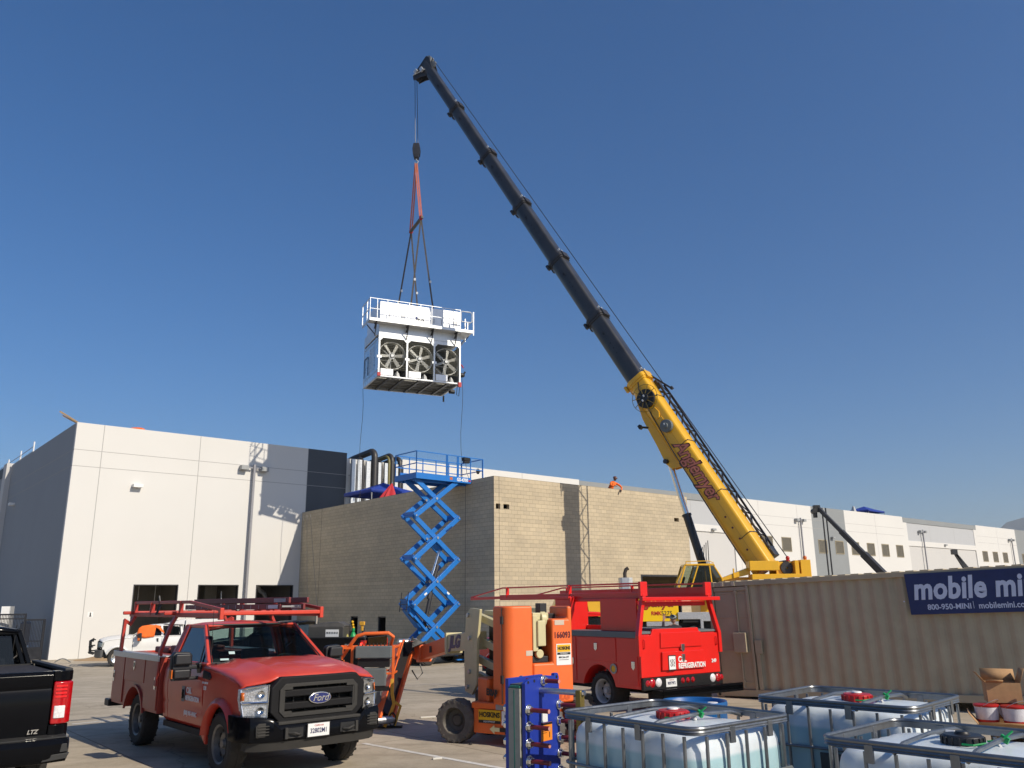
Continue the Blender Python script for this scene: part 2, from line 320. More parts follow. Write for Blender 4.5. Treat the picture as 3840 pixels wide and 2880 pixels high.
# painted bay lines on the yard
pl_ = mat('faded_line_paint', (.62, .60, .54), .8, nscale=7, namt=.25)
def ground_line(a, b, w_, nm='painted_line'):
    a = Vector(a); b = Vector(b); d = (b - a).normalized(); s_ = Vector((-d.y, d.x)) * w_ / 2; m = MB(); N = 14; vs = []
    for i in range(N + 1):
        p = a + (b - a) * i / N
        for q in (p - s_, p + s_): vs.append((q.x, q.y, zg(q.x, q.y) + .004))
    m.add(vs, [(2 * i, 2 * i + 1, 2 * i + 3, 2 * i + 2) for i in range(N)]); tag(m.build(nm, pl_, fix=False), kind='structure')
def gp(px, py):
    d = crt * ((px - 1920) / FPX) - cup * ((py - 1440) / FPX) + fw; t = -HC / d.z; return Vector((d.x * t, d.y * t))
ground_line(gp(1363, 2788), gp(1905, 2886), .1); ground_line(gp(690, 2676), gp(270, 2716), .1)
# hill far behind the warehouse
hm = MB(); N = 40; prof = []
for i in range(N + 1):
    u = i / N; x = 1900 + u * 3600; h = max(60, min(250 + .62 * (x - 2290), 425)); h += 30 * noise.noise((u * 9, 3, 1)) * .5; prof.append((x, max(h, 0)))
vs = []
for j in range(7):
    f = j / 6
    for x, h in prof: vs.append((x + 60 * noise.noise((x * .004, j * .9, 2)), 3600 + j * 80 + 60 * noise.noise((x * .006, j, 5)), h * math.sin(PI / 2 * f) ** .8 * (1 + .1 * noise.noise((x * .01, j * .7, 9))) - 2))
hm.add(vs, [(j * (N + 1) + i, j * (N + 1) + i + 1, (j + 1) * (N + 1) + i + 1, (j + 1) * (N + 1) + i) for j in range(6) for i in range(N)])
tag(hm.build('hill', mat('hill_scrub', (.16, .17, .15), .9, nscale=.004, namt=.2), angle=80), kind='structure')

# ---- walls with openings -------------------------------------------------
def wall_cells(m, x0, x1, z0, z1, holes, ya, yb, mt=0, axis='x'):
    """solid wall x0..x1, z0..z1 between depth ya (outer) and yb with rectangular holes"""
    X = sorted(set([x0, x1] + [h[0] for h in holes] + [h[1] for h in holes])); Z = sorted(set([z0, z1] + [h[2] for h in holes] + [h[3] for h in holes]))
    X = [x for x in X if x0 <= x <= x1]; Z = [z for z in Z if z0 <= z <= z1]
    P = (lambda x, y, z: (x, y, z)) if axis == 'x' else (lambda x, y, z: (y, x, z))
    def solid(i, k):
        if i < 0 or k < 0 or i >= len(X) - 1 or k >= len(Z) - 1: return False
        cx = (X[i] + X[i + 1]) / 2; cz = (Z[k] + Z[k + 1]) / 2
        return not any(h[0] < cx < h[1] and h[2] < cz < h[3] for h in holes)
    for i in range(len(X) - 1):
        for k in range(len(Z) - 1):
            if not solid(i, k): continue
            a, b, c, d = X[i], X[i + 1], Z[k], Z[k + 1]
            m.add([P(a, ya, c), P(b, ya, c), P(b, ya, d), P(a, ya, d)], [(0, 1, 2, 3)], mt); m.add([P(a, yb, c), P(b, yb, c), P(b, yb, d), P(a, yb, d)], [(0, 3, 2, 1)], mt)
            for di, dk, q in ((-1, 0, (a, c, a, d)), (1, 0, (b, c, b, d)), (0, -1, (a, c, b, c)), (0, 1, (a, d, b, d))):
                if not solid(i + di, k + dk):
                    m.add([P(q[0], ya, q[1]), P(q[2], ya, q[3]), P(q[2], yb, q[3]), P(q[0], yb, q[1])], [(0, 1, 2, 3)], mt)
def cmu(name, axis):
    m = bpy.data.materials.new(name); m.use_nodes = True; t = m.node_tree; b = t.nodes['Principled BSDF']; L = t.links.new
    tc = t.nodes.new('ShaderNodeTexCoord'); sp = t.nodes.new('ShaderNodeSeparateXYZ'); L(tc.outputs['Object'], sp.inputs[0]); cb = t.nodes.new('ShaderNodeCombineXYZ')
    of_ = t.nodes.new('ShaderNodeMath'); of_.operation = 'ADD'; of_.inputs[1].default_value = .10; L(sp.outputs[0 if axis == 'x' else 1], of_.inputs[0]); L(of_.outputs[0], cb.inputs[0]); L(sp.outputs[2], cb.inputs[1])
    br = t.nodes.new('ShaderNodeTexBrick'); br.inputs['Scale'].default_value = 1; br.inputs['Brick Width'].default_value = .406; br.inputs['Row Height'].default_value = .203; br.inputs['Mortar Size'].default_value = .006; br.inputs['Mortar Smooth'].default_value = .2; br.inputs['Bias'].default_value = -.1
    br.inputs['Color1'].default_value = (.52, .435, .30, 1); br.inputs['Color2'].default_value = (.45, .38, .27, 1); br.inputs['Mortar'].default_value = (.24, .20, .145, 1)
    L(cb.outputs[0], br.inputs['Vector'])
    n = t.nodes.new('ShaderNodeTexNoise'); n.inputs['Scale'].default_value = .5; n.inputs['Detail'].default_value = 8; L(cb.outputs[0], n.inputs['Vector'])
    mr = t.nodes.new('ShaderNodeMapRange'); mr.inputs[1].default_value = .3; mr.inputs[2].default_value = .7; mr.inputs[3].default_value = .9; mr.inputs[4].default_value = 1.08; L(n.outputs[0], mr.inputs[0])
    # courses of smooth blocks every so often are a little greyer
    wv = t.nodes.new('ShaderNodeTexWhiteNoise'); wv.noise_dimensions = '1D'; fl = t.nodes.new('ShaderNodeMath'); fl.operation = 'DIVIDE'; L(sp.outputs[2], fl.inputs[0]); fl.inputs[1].default_value = .203; f2 = t.nodes.new('ShaderNodeMath'); f2.operation = 'FLOOR'; L(fl.outputs[0], f2.inputs[0]); L(f2.outputs[0], wv.inputs['W'])
    m2 = t.nodes.new('ShaderNodeMapRange'); m2.inputs[1].default_value = .0; m2.inputs[2].default_value = 1; m2.inputs[3].default_value = .92; m2.inputs[4].default_value = 1.03; L(wv.outputs[0], m2.inputs[0])
    v1 = t.nodes.new('ShaderNodeVectorMath'); v1.operation = 'SCALE'; L(br.outputs[0], v1.inputs[0]); L(mr.outputs[0], v1.inputs['Scale'])
    v2 = t.nodes.new('ShaderNodeVectorMath'); v2.operation = 'SCALE'; L(v1.outputs[0], v2.inputs[0]); L(m2.outputs[0], v2.inputs['Scale']); L(v2.outputs[0], b.inputs['Base Color'])
    b.inputs['Roughness'].default_value = .9; bp = t.nodes.new('ShaderNodeBump'); bp.inputs['Strength'].default_value = .6; bp.inputs['Distance'].default_value = .01; bp.invert = True; L(br.outputs[1], bp.inputs['Height']); L(bp.outputs[0], b.inputs['Normal'])
    return m
cmux = cmu('block_masonry_front', 'x'); cmuy = cmu('block_masonry_side', 'y')
BY = math.atan2(.64270, .76612)              # wall direction
WO = Vector((-25.815, 48.112, -.64))
wh = thing('warehouse', 'long tilt-up warehouse with white and grey painted panels and dark dock openings', 'warehouse', WO, BY)
H = 13.44; Z0 = .64
def wp(name, m, x0, x1, z0, z1, y0=0, y1=.3, holes=()):
    b = MB(); wall_cells(b, x0, x1, z0, z1, list(holes), y0, y1); return b.build(name, m, wh)
doors = [(4.1, 6.73, 0, 4.08), (7.93, 10.53, 0, 4.08), (11.7, 14.3, 0, 4.08)]
wp('wall', wallw, 0, 14.9, 0, H, holes=doors)
wp('wall', walldk, 14.9, 17.95, 0, H)
wp('wall', wallw, 17.95, 22.7, 0, 13.04); wp('wall', wallw, 22.7, 41.5, 0, H)
def bay(x0, x1):
    wp('wall', wallw, x0, x0 + 1.0, 0, 12.71); wp('wall', wallw, x1 - 1.0, x1, 0, 12.71)
    wp('wall', wallpg2, x0 + 1.0, x1 - 1.0, 0, 9.59, .12, .3); wp('wall', wallw, x0 + 1.0, x1 - 1.0, 9.59, 10.29)
    wp('wall', wallpg, x0 + 1.0, x1 - 1.0, 10.29, 12.71, .06, .3); wp('parapet', wallg, x0, x1, 12.71, 13.36, -.02, .3)
bay(41.5, 65.3); wp('wall', wallw, 65.3, 79.9, 0, H); wp('wall', wallg, 79.9, 87.5, 0, H); wp('wall', wallw, 87.5, 102.9, 0, H)
bay(102.9, 126.6); wp('wall', wallw, 126.6, 142, 0, H); wp('wall', wallg, 142, 160, 0, H); wp('wall', wallw, 160, 185, 0, H)
# side wall, running away on the left (local y)
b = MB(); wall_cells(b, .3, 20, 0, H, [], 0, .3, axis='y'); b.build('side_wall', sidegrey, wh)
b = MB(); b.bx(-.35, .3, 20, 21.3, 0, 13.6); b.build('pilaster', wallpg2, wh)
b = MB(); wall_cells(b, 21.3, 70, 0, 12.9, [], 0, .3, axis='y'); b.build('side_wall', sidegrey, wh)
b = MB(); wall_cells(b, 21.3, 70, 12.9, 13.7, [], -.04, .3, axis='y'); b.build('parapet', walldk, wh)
b = MB(); b.bx(-.02, .02, 22.6, 26, 5.2, 7.4); b.build('window', darkglass, wh)
b = MB(); b.bx(.3, 185, .3, 70, 12.2, 12.5); b.bx(185, 185.3, 0, 70, 0, 13); b.bx(0, 185, 70, 70.3, 0, 13); b.build('roof', concint, wh)
b = MB()
for x0, x1 in ((0, 14.9), (22.7, 41.5), (65.3, 79.9), (87.5, 102.9), (126.6, 142), (79.9, 87.5), (14.9, 17.95)):
    for z in (10.85, 11.82): b.bx(x0, x1, -.004, .01, z - .014, z + .014)
for z in (10.85, 11.82): b.bx(-.004, .01, .05, 70, z - .03, z + .03)
for x in (1.52, 7.33, 14.9, 28, 34.7, 69.1, 76.8, 95.2, 134.4, 41.5, 65.3): b.bx(x - .018, x + .018, -.0035, .01, 0, H)
for x in (49.3, 57.3, 110.8, 118.7): b.bx(x - .018, x + .018, -.024, 0, 12.71, 13.36); b.bx(x - .018, x + .018, .056, .07, 10.29, 12.71)
b.build('panel_joint', joint, wh)
b = MB(); b.bx(0, 185, -.03, .33, H, H + .03)
# rooms behind the dock openings
for i, (x0, x1, _, zt) in enumerate(doors):
    b = MB(); X0, X1 = x0 - .5, x1 + .55; Yb = 5 + i
    b.bx(X0, X1, Yb, Yb + .1, 0, 4.5); b.bx(X0 - .1, X0, .3, Yb, 0, 4.5); b.bx(X1, X1 + .1, .3, Yb, 0, 4.5); b.bx(X0, X1, .3, Yb, 4.5, 4.6)
    if i == 1: b.bx(x0 + .2, x0 + .9, 2.5, 2.9, 0, 1.6); b.bx(x1 - .9, x1 - .1, 3.4, 3.6, 0, 4.5)
    b.build('dock_room', concint, wh)
    b = MB(); t_ = .06
    b.bx(x0 + .003, x0 + t_, -.02, .31, .003, zt - .003); b.bx(x1 - t_, x1 - .003, -.02, .31, .003, zt - .003); b.bx(x0 + t_, x1 - t_, -.02, .31, zt - t_, zt - .003)
    b.build('door_frame', darkst, wh)
b = MB(); b.tube([(12.2, 1.2, 4.3), (12.5, 1.3, 3.75), (12.9, 1.5, 3.6), (13.1, 1.6, 3.2)], .16, 12); b.build('duct', steel, wh)
b = MB(); b.cyl((10.05, 1.0, 0), (9.85, 1.1, 3.7), .03); b.cyl((5.0, 2, 3.2), (5.0, 2, 4.4), .02); b.cyl((6.0, 2, 3.0), (6.0, 2, 4.4), .02); b.build('conduit', wht, wh)
# louvres
for x in (70.4, 74.1, 81.8, 85.6, 89.4, 93.3, 97.1, 101.05, 128.7, 132.6, 136.5, 144.5):
    f = MB(); a, c = x - .96, x + .96; z0, z1 = 7.97, 9.58
    for q in ((a, a + .07, z0, z1), (c - .07, c, z0, z1), (a + .07, c - .07, z0, z0 + .07), (a + .07, c - .07, z1 - .07, z1)): f.bx(q[0], q[1], -.05, 0, q[2], q[3])
    f.bx(a + .07, c - .07, -.006, -.003, z0 + .07, z1 - .07, 1)
    for k in range(12):
        z = z0 + .13 + k * .123; f.box(((a + c) / 2, -.035, z), (c - a - .14, .07, .02), 0, rx=R(-42))
    f.build('louvre_vent', [louv, walldk], wh)
# small wall lights
for x, y, z in ((3.7, -.17, 9.93), (60.65, -.05, 9.85), (84.0, -.17, 9.91), (115.0, -.05, 10.05)):
    f = MB(); f.prism([(-.22, .08), (-.22, -.12), (.0, -.12), (.18, .02), (.18, .08)], 'yz', x - .28, x + .28); f.M = None
    for i in range(len(f.v)): f.v[i] = Vector((f.v[i].x, y + f.v[i].y, z + f.v[i].z))
    f.build('wall_light', ltgrey if x != 3.7 else wht, wh, bevel=.01)
f = MB(); f.bx(-.35, 0, 16.6, 17.1, 10.05, 10.25); f.build('wall_light', wht, wh, bevel=.01)
panel('wall_sign', wht, wh, (1.9, -.003, 1.75 + .64), (1, 0, 0), (0, 0, 1), .3, .3); f = MB(); f.bx(1.87, 1.93, -.012, -.008, 2.28, 2.5); f.bx(1.84, 1.96, -.012, -.008, 2.28, 2.33); f.build('sign_mark', blk, wh)
# ---- light poles in front of the wall
def light_pole(x, label):
    t = thing('light_pole', label, 'light pole', WO + Matrix.Rotation(BY, 3, 'Z') @ Vector((x, -.25, 0)), BY, 'light poles along the warehouse wall')
    m = MB(); m.bx(-.075, .075, -.075, .075, .7, 11.9); m.build('pole', polegrey, t, bevel=.015)
    m = MB(); m.cyl((0, 0, 0), (0, 0, .7), .22, n=20); m.build('base', concint, t, bevel=.02)
    for s in (-1, 1):
        m = MB(); m.bx(min(s * .11, s * .45), max(s * .11, s * .45), -.04, .04, 11.62, 11.70); m.build('arm', polegrey, t)
        m = MB(); m.bx(min(s * .45, s * .95), max(s * .45, s * .95), -.20, .20, 11.48, 11.78); m.build('lamp_head', ltgrey, t, bevel=.02)
light_pole(10.95, 'grey double-headed light pole between the second and third dock openings')
light_pole(77.05, 'grey double-headed light pole just left of the dark grey louvred panel')
light_pole(107.97, 'grey double-headed light pole in front of the pale recessed bay on the right')
light_pole(139.47, 'grey double-headed light pole farthest to the right above the container sign')
# ---- concrete block building standing in front of the warehouse
BL = Vector((WO.x, WO.y, WO.z)) + Matrix.Rotation(BY, 3, 'Z') @ Vector((14.69, 0, 0)); BH = 8.95; BW = 15.15; BD = 21.16
bb = thing('block_building', 'tan concrete block building with one lit face and one shaded face', 'building', BL, BY)
m = MB(); wall_cells(m, 0, BW, 0, BH, [(10.6, 14.04, 0, 4.24), (.12, .40, 7.32, 7.58), (.60, .98, 7.34, 7.58), (13.84, 14.27, 7.38, 7.60)], -BD, -BD + .2); m.build('front_wall', cmux, bb)
m = MB(); wall_cells(m, -BD + .2, -.0, 0, BH, [(-8.1, -7.23, 0, 2.1), (-11.26, -10.39, 0, 2.1)], 0, .2, axis='y'); m.build('side_wall', cmuy, bb)
m = MB(); wall_cells(m, -BD + .2, -.0, 0, BH, [], BW - .2, BW, axis='y'); m.build('side_wall', cmuy, bb)
m = MB(); m.bx(.2, BW - .2, -BD + .2, -.01, BH - 1.1, BH - .9); m.build('roof', concint, bb)
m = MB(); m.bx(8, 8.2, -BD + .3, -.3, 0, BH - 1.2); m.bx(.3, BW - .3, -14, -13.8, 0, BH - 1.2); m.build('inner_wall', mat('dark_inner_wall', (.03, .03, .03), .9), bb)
for y in (-8.1, -11.26):
    m = MB(); m.bx(.05, .16, y + .003, y + .06, 0, 2.09); m.bx(.05, .16, y + .81, y + .867, 0, 2.09); m.bx(.05, .16, y + .06, y + .81, 2.03, 2.09); m.build('door_frame', darkst, bb)
m = MB(); m.bx(10.603, 10.7, -BD - .02, -BD + .22, .003, 4.237); m.bx(13.94, 14.037, -BD - .02, -BD + .22, .003, 4.237); m.bx(10.7, 13.94, -BD - .02, -BD + .22, 4.14, 4.237); m.build('door_frame', darkst, bb)
m = MB(); m.bx(-.003, .0, -18.8, -18.77, 0, BH); m.bx(-.003, 0, -2.9, -2.87, 0, BH); m.bx(.32, .335, -BD - .003, -BD, 0, BH); m.build('control_joint', darkst, bb)
# ---- pipes coming over the parapet above the block building
def L2W(x, y, z): return WO + Matrix.Rotation(BY, 3, 'Z') @ Vector((x, y, z))
def riser(x, r, m_, zt, label, arch=True, yo=-.45):
    t = thing('duct' if m_ is galv else 'pipe', label, 'duct' if m_ is galv else 'pipe', L2W(x, yo, BH - .9), BY, 'risers on the wall above the block roof')
    b = MB(); h = zt - (BH - .9)
    if arch:
        pts = [(0, 0, 0), (0, 0, h - .5)] + [(0, .5 - .5 * math.cos(a), h - .5 + .5 * math.sin(a)) for a in (R(25), R(50), R(75), R(90))] + [(-.25, 2.6, h - .25), (-.5, 5, h - .7)]
        b.tube(pts, r, 14)
    else: b.bx(-r, r, -.12, .12, 0, h)
    b.build('run', m_, t, bevel=0 if arch else .01)
    b = MB()
    for z in (1.2, h - 1.2):
        b.bx(-r - .04, r + .04, .13 if not arch else r, .3, z, z + .06)
    b.build('bracket', steel, t)
pipeb = mat('insulated_pipe_black', (.018, .018, .02), .45, nscale=5, namt=.3, dust=.1); pipeo = mat('olive_pipe', (.16, .14, .05), .5, nscale=5, namt=.2)
for x, r, m_, zt, lab, ar in ((18.25, .16, galv, 12.95, 'leftmost pale metal duct beside the dark wall panel', False), (18.75, .15, galv, 12.95, 'second pale metal duct from the dark wall panel', False),
    (19.05, .10, pipeb, 13.15, 'thin black pipe left of the fattest black pipe', True), (19.45, .17, galv, 12.9, 'pale duct between the thin and the fat black pipes', False), (20.0, .24, pipeb, 13.75, 'fattest black insulated pipe arching highest over the parapet', True),
    (20.4, .12, galv, 12.9, 'narrow pale duct right of the fattest black pipe', False), (20.62, .09, pipeb, 13.1, 'thin dark pipe behind the red umbrella side of the fat pipe', True), (20.95, .13, galv, 12.9, 'pale duct left of the olive pipe', False), (21.25, .10, pipeo, 13.5, 'olive brown pipe among the black ones', True),
    (21.5, .19, pipeb, 13.6, 'black insulated pipe just right of the olive one', True), (21.85, .13, galv, 12.9, 'pale duct behind the blue scissor lift platform corner', False), (22.2, .17, pipeb, 13.45, 'rightmost black pipe seen through the lift railing', True), (22.6, .16, galv, 12.8, 'rightmost pale duct next to the plain white parapet', False)):
    riser(x, r, m_, zt, lab, ar)
# ---- far left: gate, post, van behind the gate
gt = thing('metal_gate', 'black metal gate with vertical bars at the warehouse corner', 'gate', (-26.1, 47.9, -.64), R(180 + 6))
m = MB(); W_ = 3.2
for x in (0, 1.05, W_): m.bx(x, x + .09, -.05, .05, 0, 2.5 if x else 2.2)
m.bx(1.14, W_, -.04, .04, 2.42, 2.5); m.bx(1.14, W_, -.04, .04, 2.2, 2.26); m.bx(.09, 1.05, -.04, .04, 2.12, 2.2); m.bx(.09, W_, -.04, .04, .05, .7); m.bx(.09, W_, -.04, .04, 1.0, 1.05)
m.build('frame', darkst, gt)
m = MB()
for k in range(40):
    x = .12 + k * .078
    if x < W_: m.bx(x, x + .022, -.012, .012, .7, 2.15 if x < 1.05 else 2.42)
m.build('bars', darkst, gt)
wp_ = thing('white_panel', 'narrow white upright panel leaning at the foot of the shaded warehouse side', 'panel', (-28.6, 48.2, -.64), R(20))
m = MB(); m.bx(-.2, .2, -.03, .03, 0, 2.9); m.bx(.2, .24, 0, 1.1, 0, 2.9, 1); m.build('sheet', [wht, wallpg], wp_)
cv = thing('parked_van', 'white van bumper and tail parts glimpsed through the gate', 'van', (-29.2, 52.5, -.64), R(100))
m = MB(); m.loft([[Vector((x, y, z)) for y, z in ((-.95, .45), (.95, .45), (1.0, 1.1), (.85, zt), (-.85, zt), (-1.0, 1.1))] for x, zt in ((0, 1.9), (.3, 2.0), (3.4, 2.0), (4.2, 1.25), (5.0, 1.05))]); m.build('body', mat('van_grey', (.1, .1, .11), .4, coat=.5), cv, bevel=.04)
m = MB(); m.bx(-.12, 0, -1.0, 1.0, .45, .62); m.build('bumper', wht, cv, bevel=.03)
for x in (.9, 3.9):
    for y in (-.9, .75): m = MB(); m.lathe([(0, 0), (.33, 0), (.34, .05), (.34, .15), (0, .15)], (x, y, .34), (0, 1, 0), 18); m.build('wheel', rubber, cv)
# dirt and hose at the foot of the wall
def dirt(o_, rx, ry, h, nm='dirt_pile'):
    m = MB(); N = 24; vs = [(o_[0], o_[1], o_[2] + h)]
    for j in range(1, 6):
        for k in range(N):
            a = 2 * PI * k / N; f = j / 5; rr = f * (1 + .25 * noise.noise((math.cos(a) * 2, math.sin(a) * 2, 3 + rx)))
            vs.append((o_[0] + math.cos(a) * rx * rr, o_[1] + math.sin(a) * ry * rr, o_[2] + h * (1 - f) ** 1.3 + .05 * h * noise.noise((a * 3, j, 1)) - .01))
    fs = [(0, 1 + k, 1 + (k + 1) % N) for k in range(N)] + [(1 + (j - 1) * N + k, 1 + j * N + k, 1 + j * N + (k + 1) % N, 1 + (j - 1) * N + (k + 1) % N) for j in range(1, 5) for k in range(N)]
    m.add(vs, fs); tag(m.build(nm, mat('dirt_' + str(rx), (.36, .24, .13), .9, nscale=2, namt=.15, bump=.5, bscale=12), angle=60), kind='stuff')
dirt((-22.0, 47.7, -.64), 2.4, 1.0, .45); dirt((-18.5, 45.2, -.64), 2.8, .8, .18)
m = MB(); P = [at(205 + 60 * u, 2484 - 14 * math.sin(u * PI), 45.5) for u in [k / 10 for k in range(11)]]; m.tube([(p.x, p.y, max(p.z, -.6)) for p in P], .03, 6); tag(m.build('hose', mat('hose_grey', (.2, .2, .19), .6)), 'thin grey hose curling up from the yard at the warehouse corner', 'hose')
# roof edge things
t = thing('guard_rail', 'white posts with red cord along the left roof edge', 'guard rail', L2W(.25, 13.8, H), BY)
for y in (0, 4.7, 9.6): m = MB(); m.cyl((0, y, -.1), (0, y, .95), .05, n=8); m.build('post', wht, t)
for z, mt in ((.62, rodred), (.28, ltgrey)): m = MB(); m.tube([(0, 0, z), (0, 4.7, z - .02), (0, 9.6, z), (0, 16, z)], .02, 6, 0); m.build('cord', mt, t)
m = MB(); m.beam(L2W(.15, .4, H + .03), L2W(-.75, 1.2, H + .75), .14, .09); m.beam(L2W(.1, .5, H + .02), L2W(-.6, 1.1, H + .5), .1, .07); tag(m.build('wood_plank', woodl), 'pale timber planks sticking up from the warehouse roof corner', 'plank')
m = MB(); m.sphere(L2W(3.6, .9, H + .12), .3, 10, 0, (1.8, 1, .5)); m.bx(0, 0, 0, 0, 0, 0); tag(m.build('tarp_bundle', orangehv), 'orange bundle just showing above the white parapet near the corner', 'bundle')
def canopy(nm, label, o_, rz, w_, d_, hp, he, mt):
    t = thing(nm, label, 'canopy', o_, rz); m = MB(); c = [(-w_ / 2, -d_ / 2), (w_ / 2, -d_ / 2), (w_ / 2, d_ / 2), (-w_ / 2, d_ / 2)]
    vs = [(0, 0, hp)] + [(x, y, he) for x, y in c] + [(x, y, he - .22) for x, y in c] + [(x * .5, y * .5, he + (hp - he) * .42) for x, y in c] + [((c[i][0] + c[(i + 1) % 4][0]) / 2 * .98, (c[i][1] + c[(i + 1) % 4][1]) / 2 * .98, he - .03) for i in range(4)]
    fs = []
    for i in range(4):
        j = (i + 1) % 4; fs += [(0, 9 + i, 9 + j), (9 + i, 1 + i, 13 + i), (9 + i, 13 + i, 9 + j), (9 + j, 13 + i, 1 + j), (1 + i, 5 + i, 13 + i), (13 + i, 5 + i, 5 + j), (13 + i, 5 + j, 1 + j)]
    m.add(vs, fs); m.build('fabric', mt, t, angle=20, solid=.01, fix=False)
    for x, y in c: m = MB(); m.bx(x * .97 - .025, x * .97 + .025, y * .97 - .025, y * .97 + .025, 0, he - .02); m.build('leg', ltgrey, t)
    return t
# rooftop canopies and umbrella on the block building
canopy('roof_canopy', 'blue pop-up canopy on the block building roof in front of the pipes', L2W(14.69 + 2.4, -6.6, BH - .85), BY + .05, 3.9, 3.2, 2.35, 1.65, canopyb)
canopy('roof_canopy', 'blue pop-up canopy far right on the warehouse roof', L2W(98.6, 3.0, 12.5), BY, 4.4, 3.4, 2.35, 1.65, canopyb)
m = MB(); o_ = L2W(95.0, 2.6, 12.5); pts = []
for k in range(6):
    f = k / 5; m_r = .55 * (1 - f) ** .8 + .12; pts.append([o_ + Vector((math.cos(a) * m_r * (1 + .2 * math.sin(3 * a)), math.sin(a) * m_r, f * 2.1)) for a in [2 * PI * i / 10 for i in range(10)]])
m.loft(pts); tag(m.build('tarp_cover', wallpg2), 'pale draped tarp standing left of the far rooftop canopy', 'tarp')
m = MB(); m.box(L2W(97.0, 2.0, 13.0), (1.3, .8, 1.2), rz=BY); tag(m.build('crate', orangehv, bevel=.05), 'orange crate under the far rooftop canopy', 'crate')
t = thing('umbrella', 'half closed red umbrella leaning beside the black pipes', 'umbrella', L2W(14.69 + 1.15, -9.7, BH - .15), BY)
m = MB(); rr = []
for f, r_ in ((0, .62), (.25, .52), (.5, .38), (.75, .2), (1, .03)):
    rr.append([Vector((.35 * (1 - f) * -1 + r_ * math.cos(a) * (1 + .16 * math.cos(8 * a)), r_ * math.sin(a) * .7 * (1 + .16 * math.cos(8 * a)), -.1 + f * 1.25)) for a in [2 * PI * i / 32 for i in range(32)]])
m.loft(rr); m.build('fabric', umbred, t, angle=60); m = MB(); m.cyl((-.35, 0, -.6), (.02, 0, 1.25), .02, n=8); m.build('pole', ltgrey, t)
# ================================================================ CRANE
KC = 1.05; SCM = Matrix.Translation((0, 0, HC)) @ Matrix.Scale(KC, 4) @ Matrix.Translation((0, 0, -HC))
RT = SCM @ Vector((10.822, 36.639, 3.366)); TP = Vector((-5.862, 51.797, 39.416)); bv = (TP - RT).normalized(); LB = (TP - RT).length
sv = bv.cross(Vector((0, 0, 1))).normalized(); uv_ = sv.cross(bv).normalized()
CZ = -.28
cr = thing('mobile_crane', 'yellow truck crane with long dark telescopic boom raised over the yard', 'crane', SCM @ Vector((10.8, 36.6, CZ)))
CM0 = Matrix.Translation(-cr.location); CM = CM0 @ SCM
BMx = CM0 @ Matrix(((bv.x, sv.x, uv_.x, RT.x), (bv.y, sv.y, uv_.y, RT.y), (bv.z, sv.z, uv_.z, RT.z), (0, 0, 0, 1)))   # x along boom, y far side, z top
def boom_ring(x, w_, h_, g=0.0):
    w_ += g; h_ += g; P = []; r = w_ * .16
    for cx, cz, a0 in ((w_ / 2 - r, h_ / 2 - r, 0), (-w_ / 2 + r, h_ / 2 - r, 90)):
        for a in (0, 30, 60, 90): P.append(Vector((x, cx + r * math.cos(R(a0 + a)), cz + r * math.sin(R(a0 + a)))))
    P.append(Vector((x, -w_ / 2, 0.0))); rb = w_ / 2; zb = -h_ / 2 + rb * .85
    for a in range(180, 361, 15): P.append(Vector((x, rb * math.cos(R(a)), zb + rb * .85 * math.sin(R(a)))))
    P.append(Vector((x, w_ / 2, 0.0)))
    return P
cuts = [0, 11.6, 16.27, 21.11, 26.18, 31.31, 36.67, LB + .1]; hs = [1.13, 1.05, .99, .93, .87, .80, .74]
for i in range(7):
    h_ = hs[i]; w_ = h_ * .86; a, c = cuts[i], cuts[i + 1]
    m = MB(BMx); m.loft([boom_ring(x, w_, h_) for x in ([a - (.0 if i == 0 else .6)] + [a + (c - a) * k / 6 for k in range(1, 7)])]); s_ = m.build('base_section' if i == 0 else 'boom_section', yellow if i == 0 else boomgrey, cr, angle=40)
    if i < 6:
        m = MB(BMx); m.loft([boom_ring(c - .22, w_, h_, .17), boom_ring(c + .02, w_, h_, .17)]); m.loft([boom_ring(c - .34, w_, h_, .1), boom_ring(c - .222, w_, h_, .1)])
        for y in (-w_ * .3, w_ * .3): m.bx(c - .3, c + .05, y - .09, y + .09, -h_ / 2 - .19, -h_ / 2 - .04)
        m.bx(c - .34, c + .1, -w_ * .34, w_ * .34, h_ / 2 + .06, h_ / 2 + .16)
        m.build('collar', yellow if i == 0 else darkst, s_, bevel=.015)
        m = MB(BMx)
        for y in (-w_ * .2, w_ * .12): m.box((c + .25, y - .12, h_ / 2 + .05), (.1, .06, .12))
        m.build('wear_pad', wht, s_)
    if i:
        m = MB(BMx); xx = c - 1.5 if i < 6 else c - 3
        m.bx(xx, xx + .28, -w_ / 2 - .012, -w_ / 2 + .01, -.08, .12); m.bx(xx + .06, xx + .22, -w_ / 2 - .02, -w_ / 2 + .01, -.03, .07, 1)
        for q in (.6, .95, 1.3): m.lathe([(0, -.01), (.045, -.01), (.045, .01)], (xx - q, -w_ / 2, .05), (0, 1, 0), 8, 1)
        m.build('pin_window', [darkst, blk], s_)
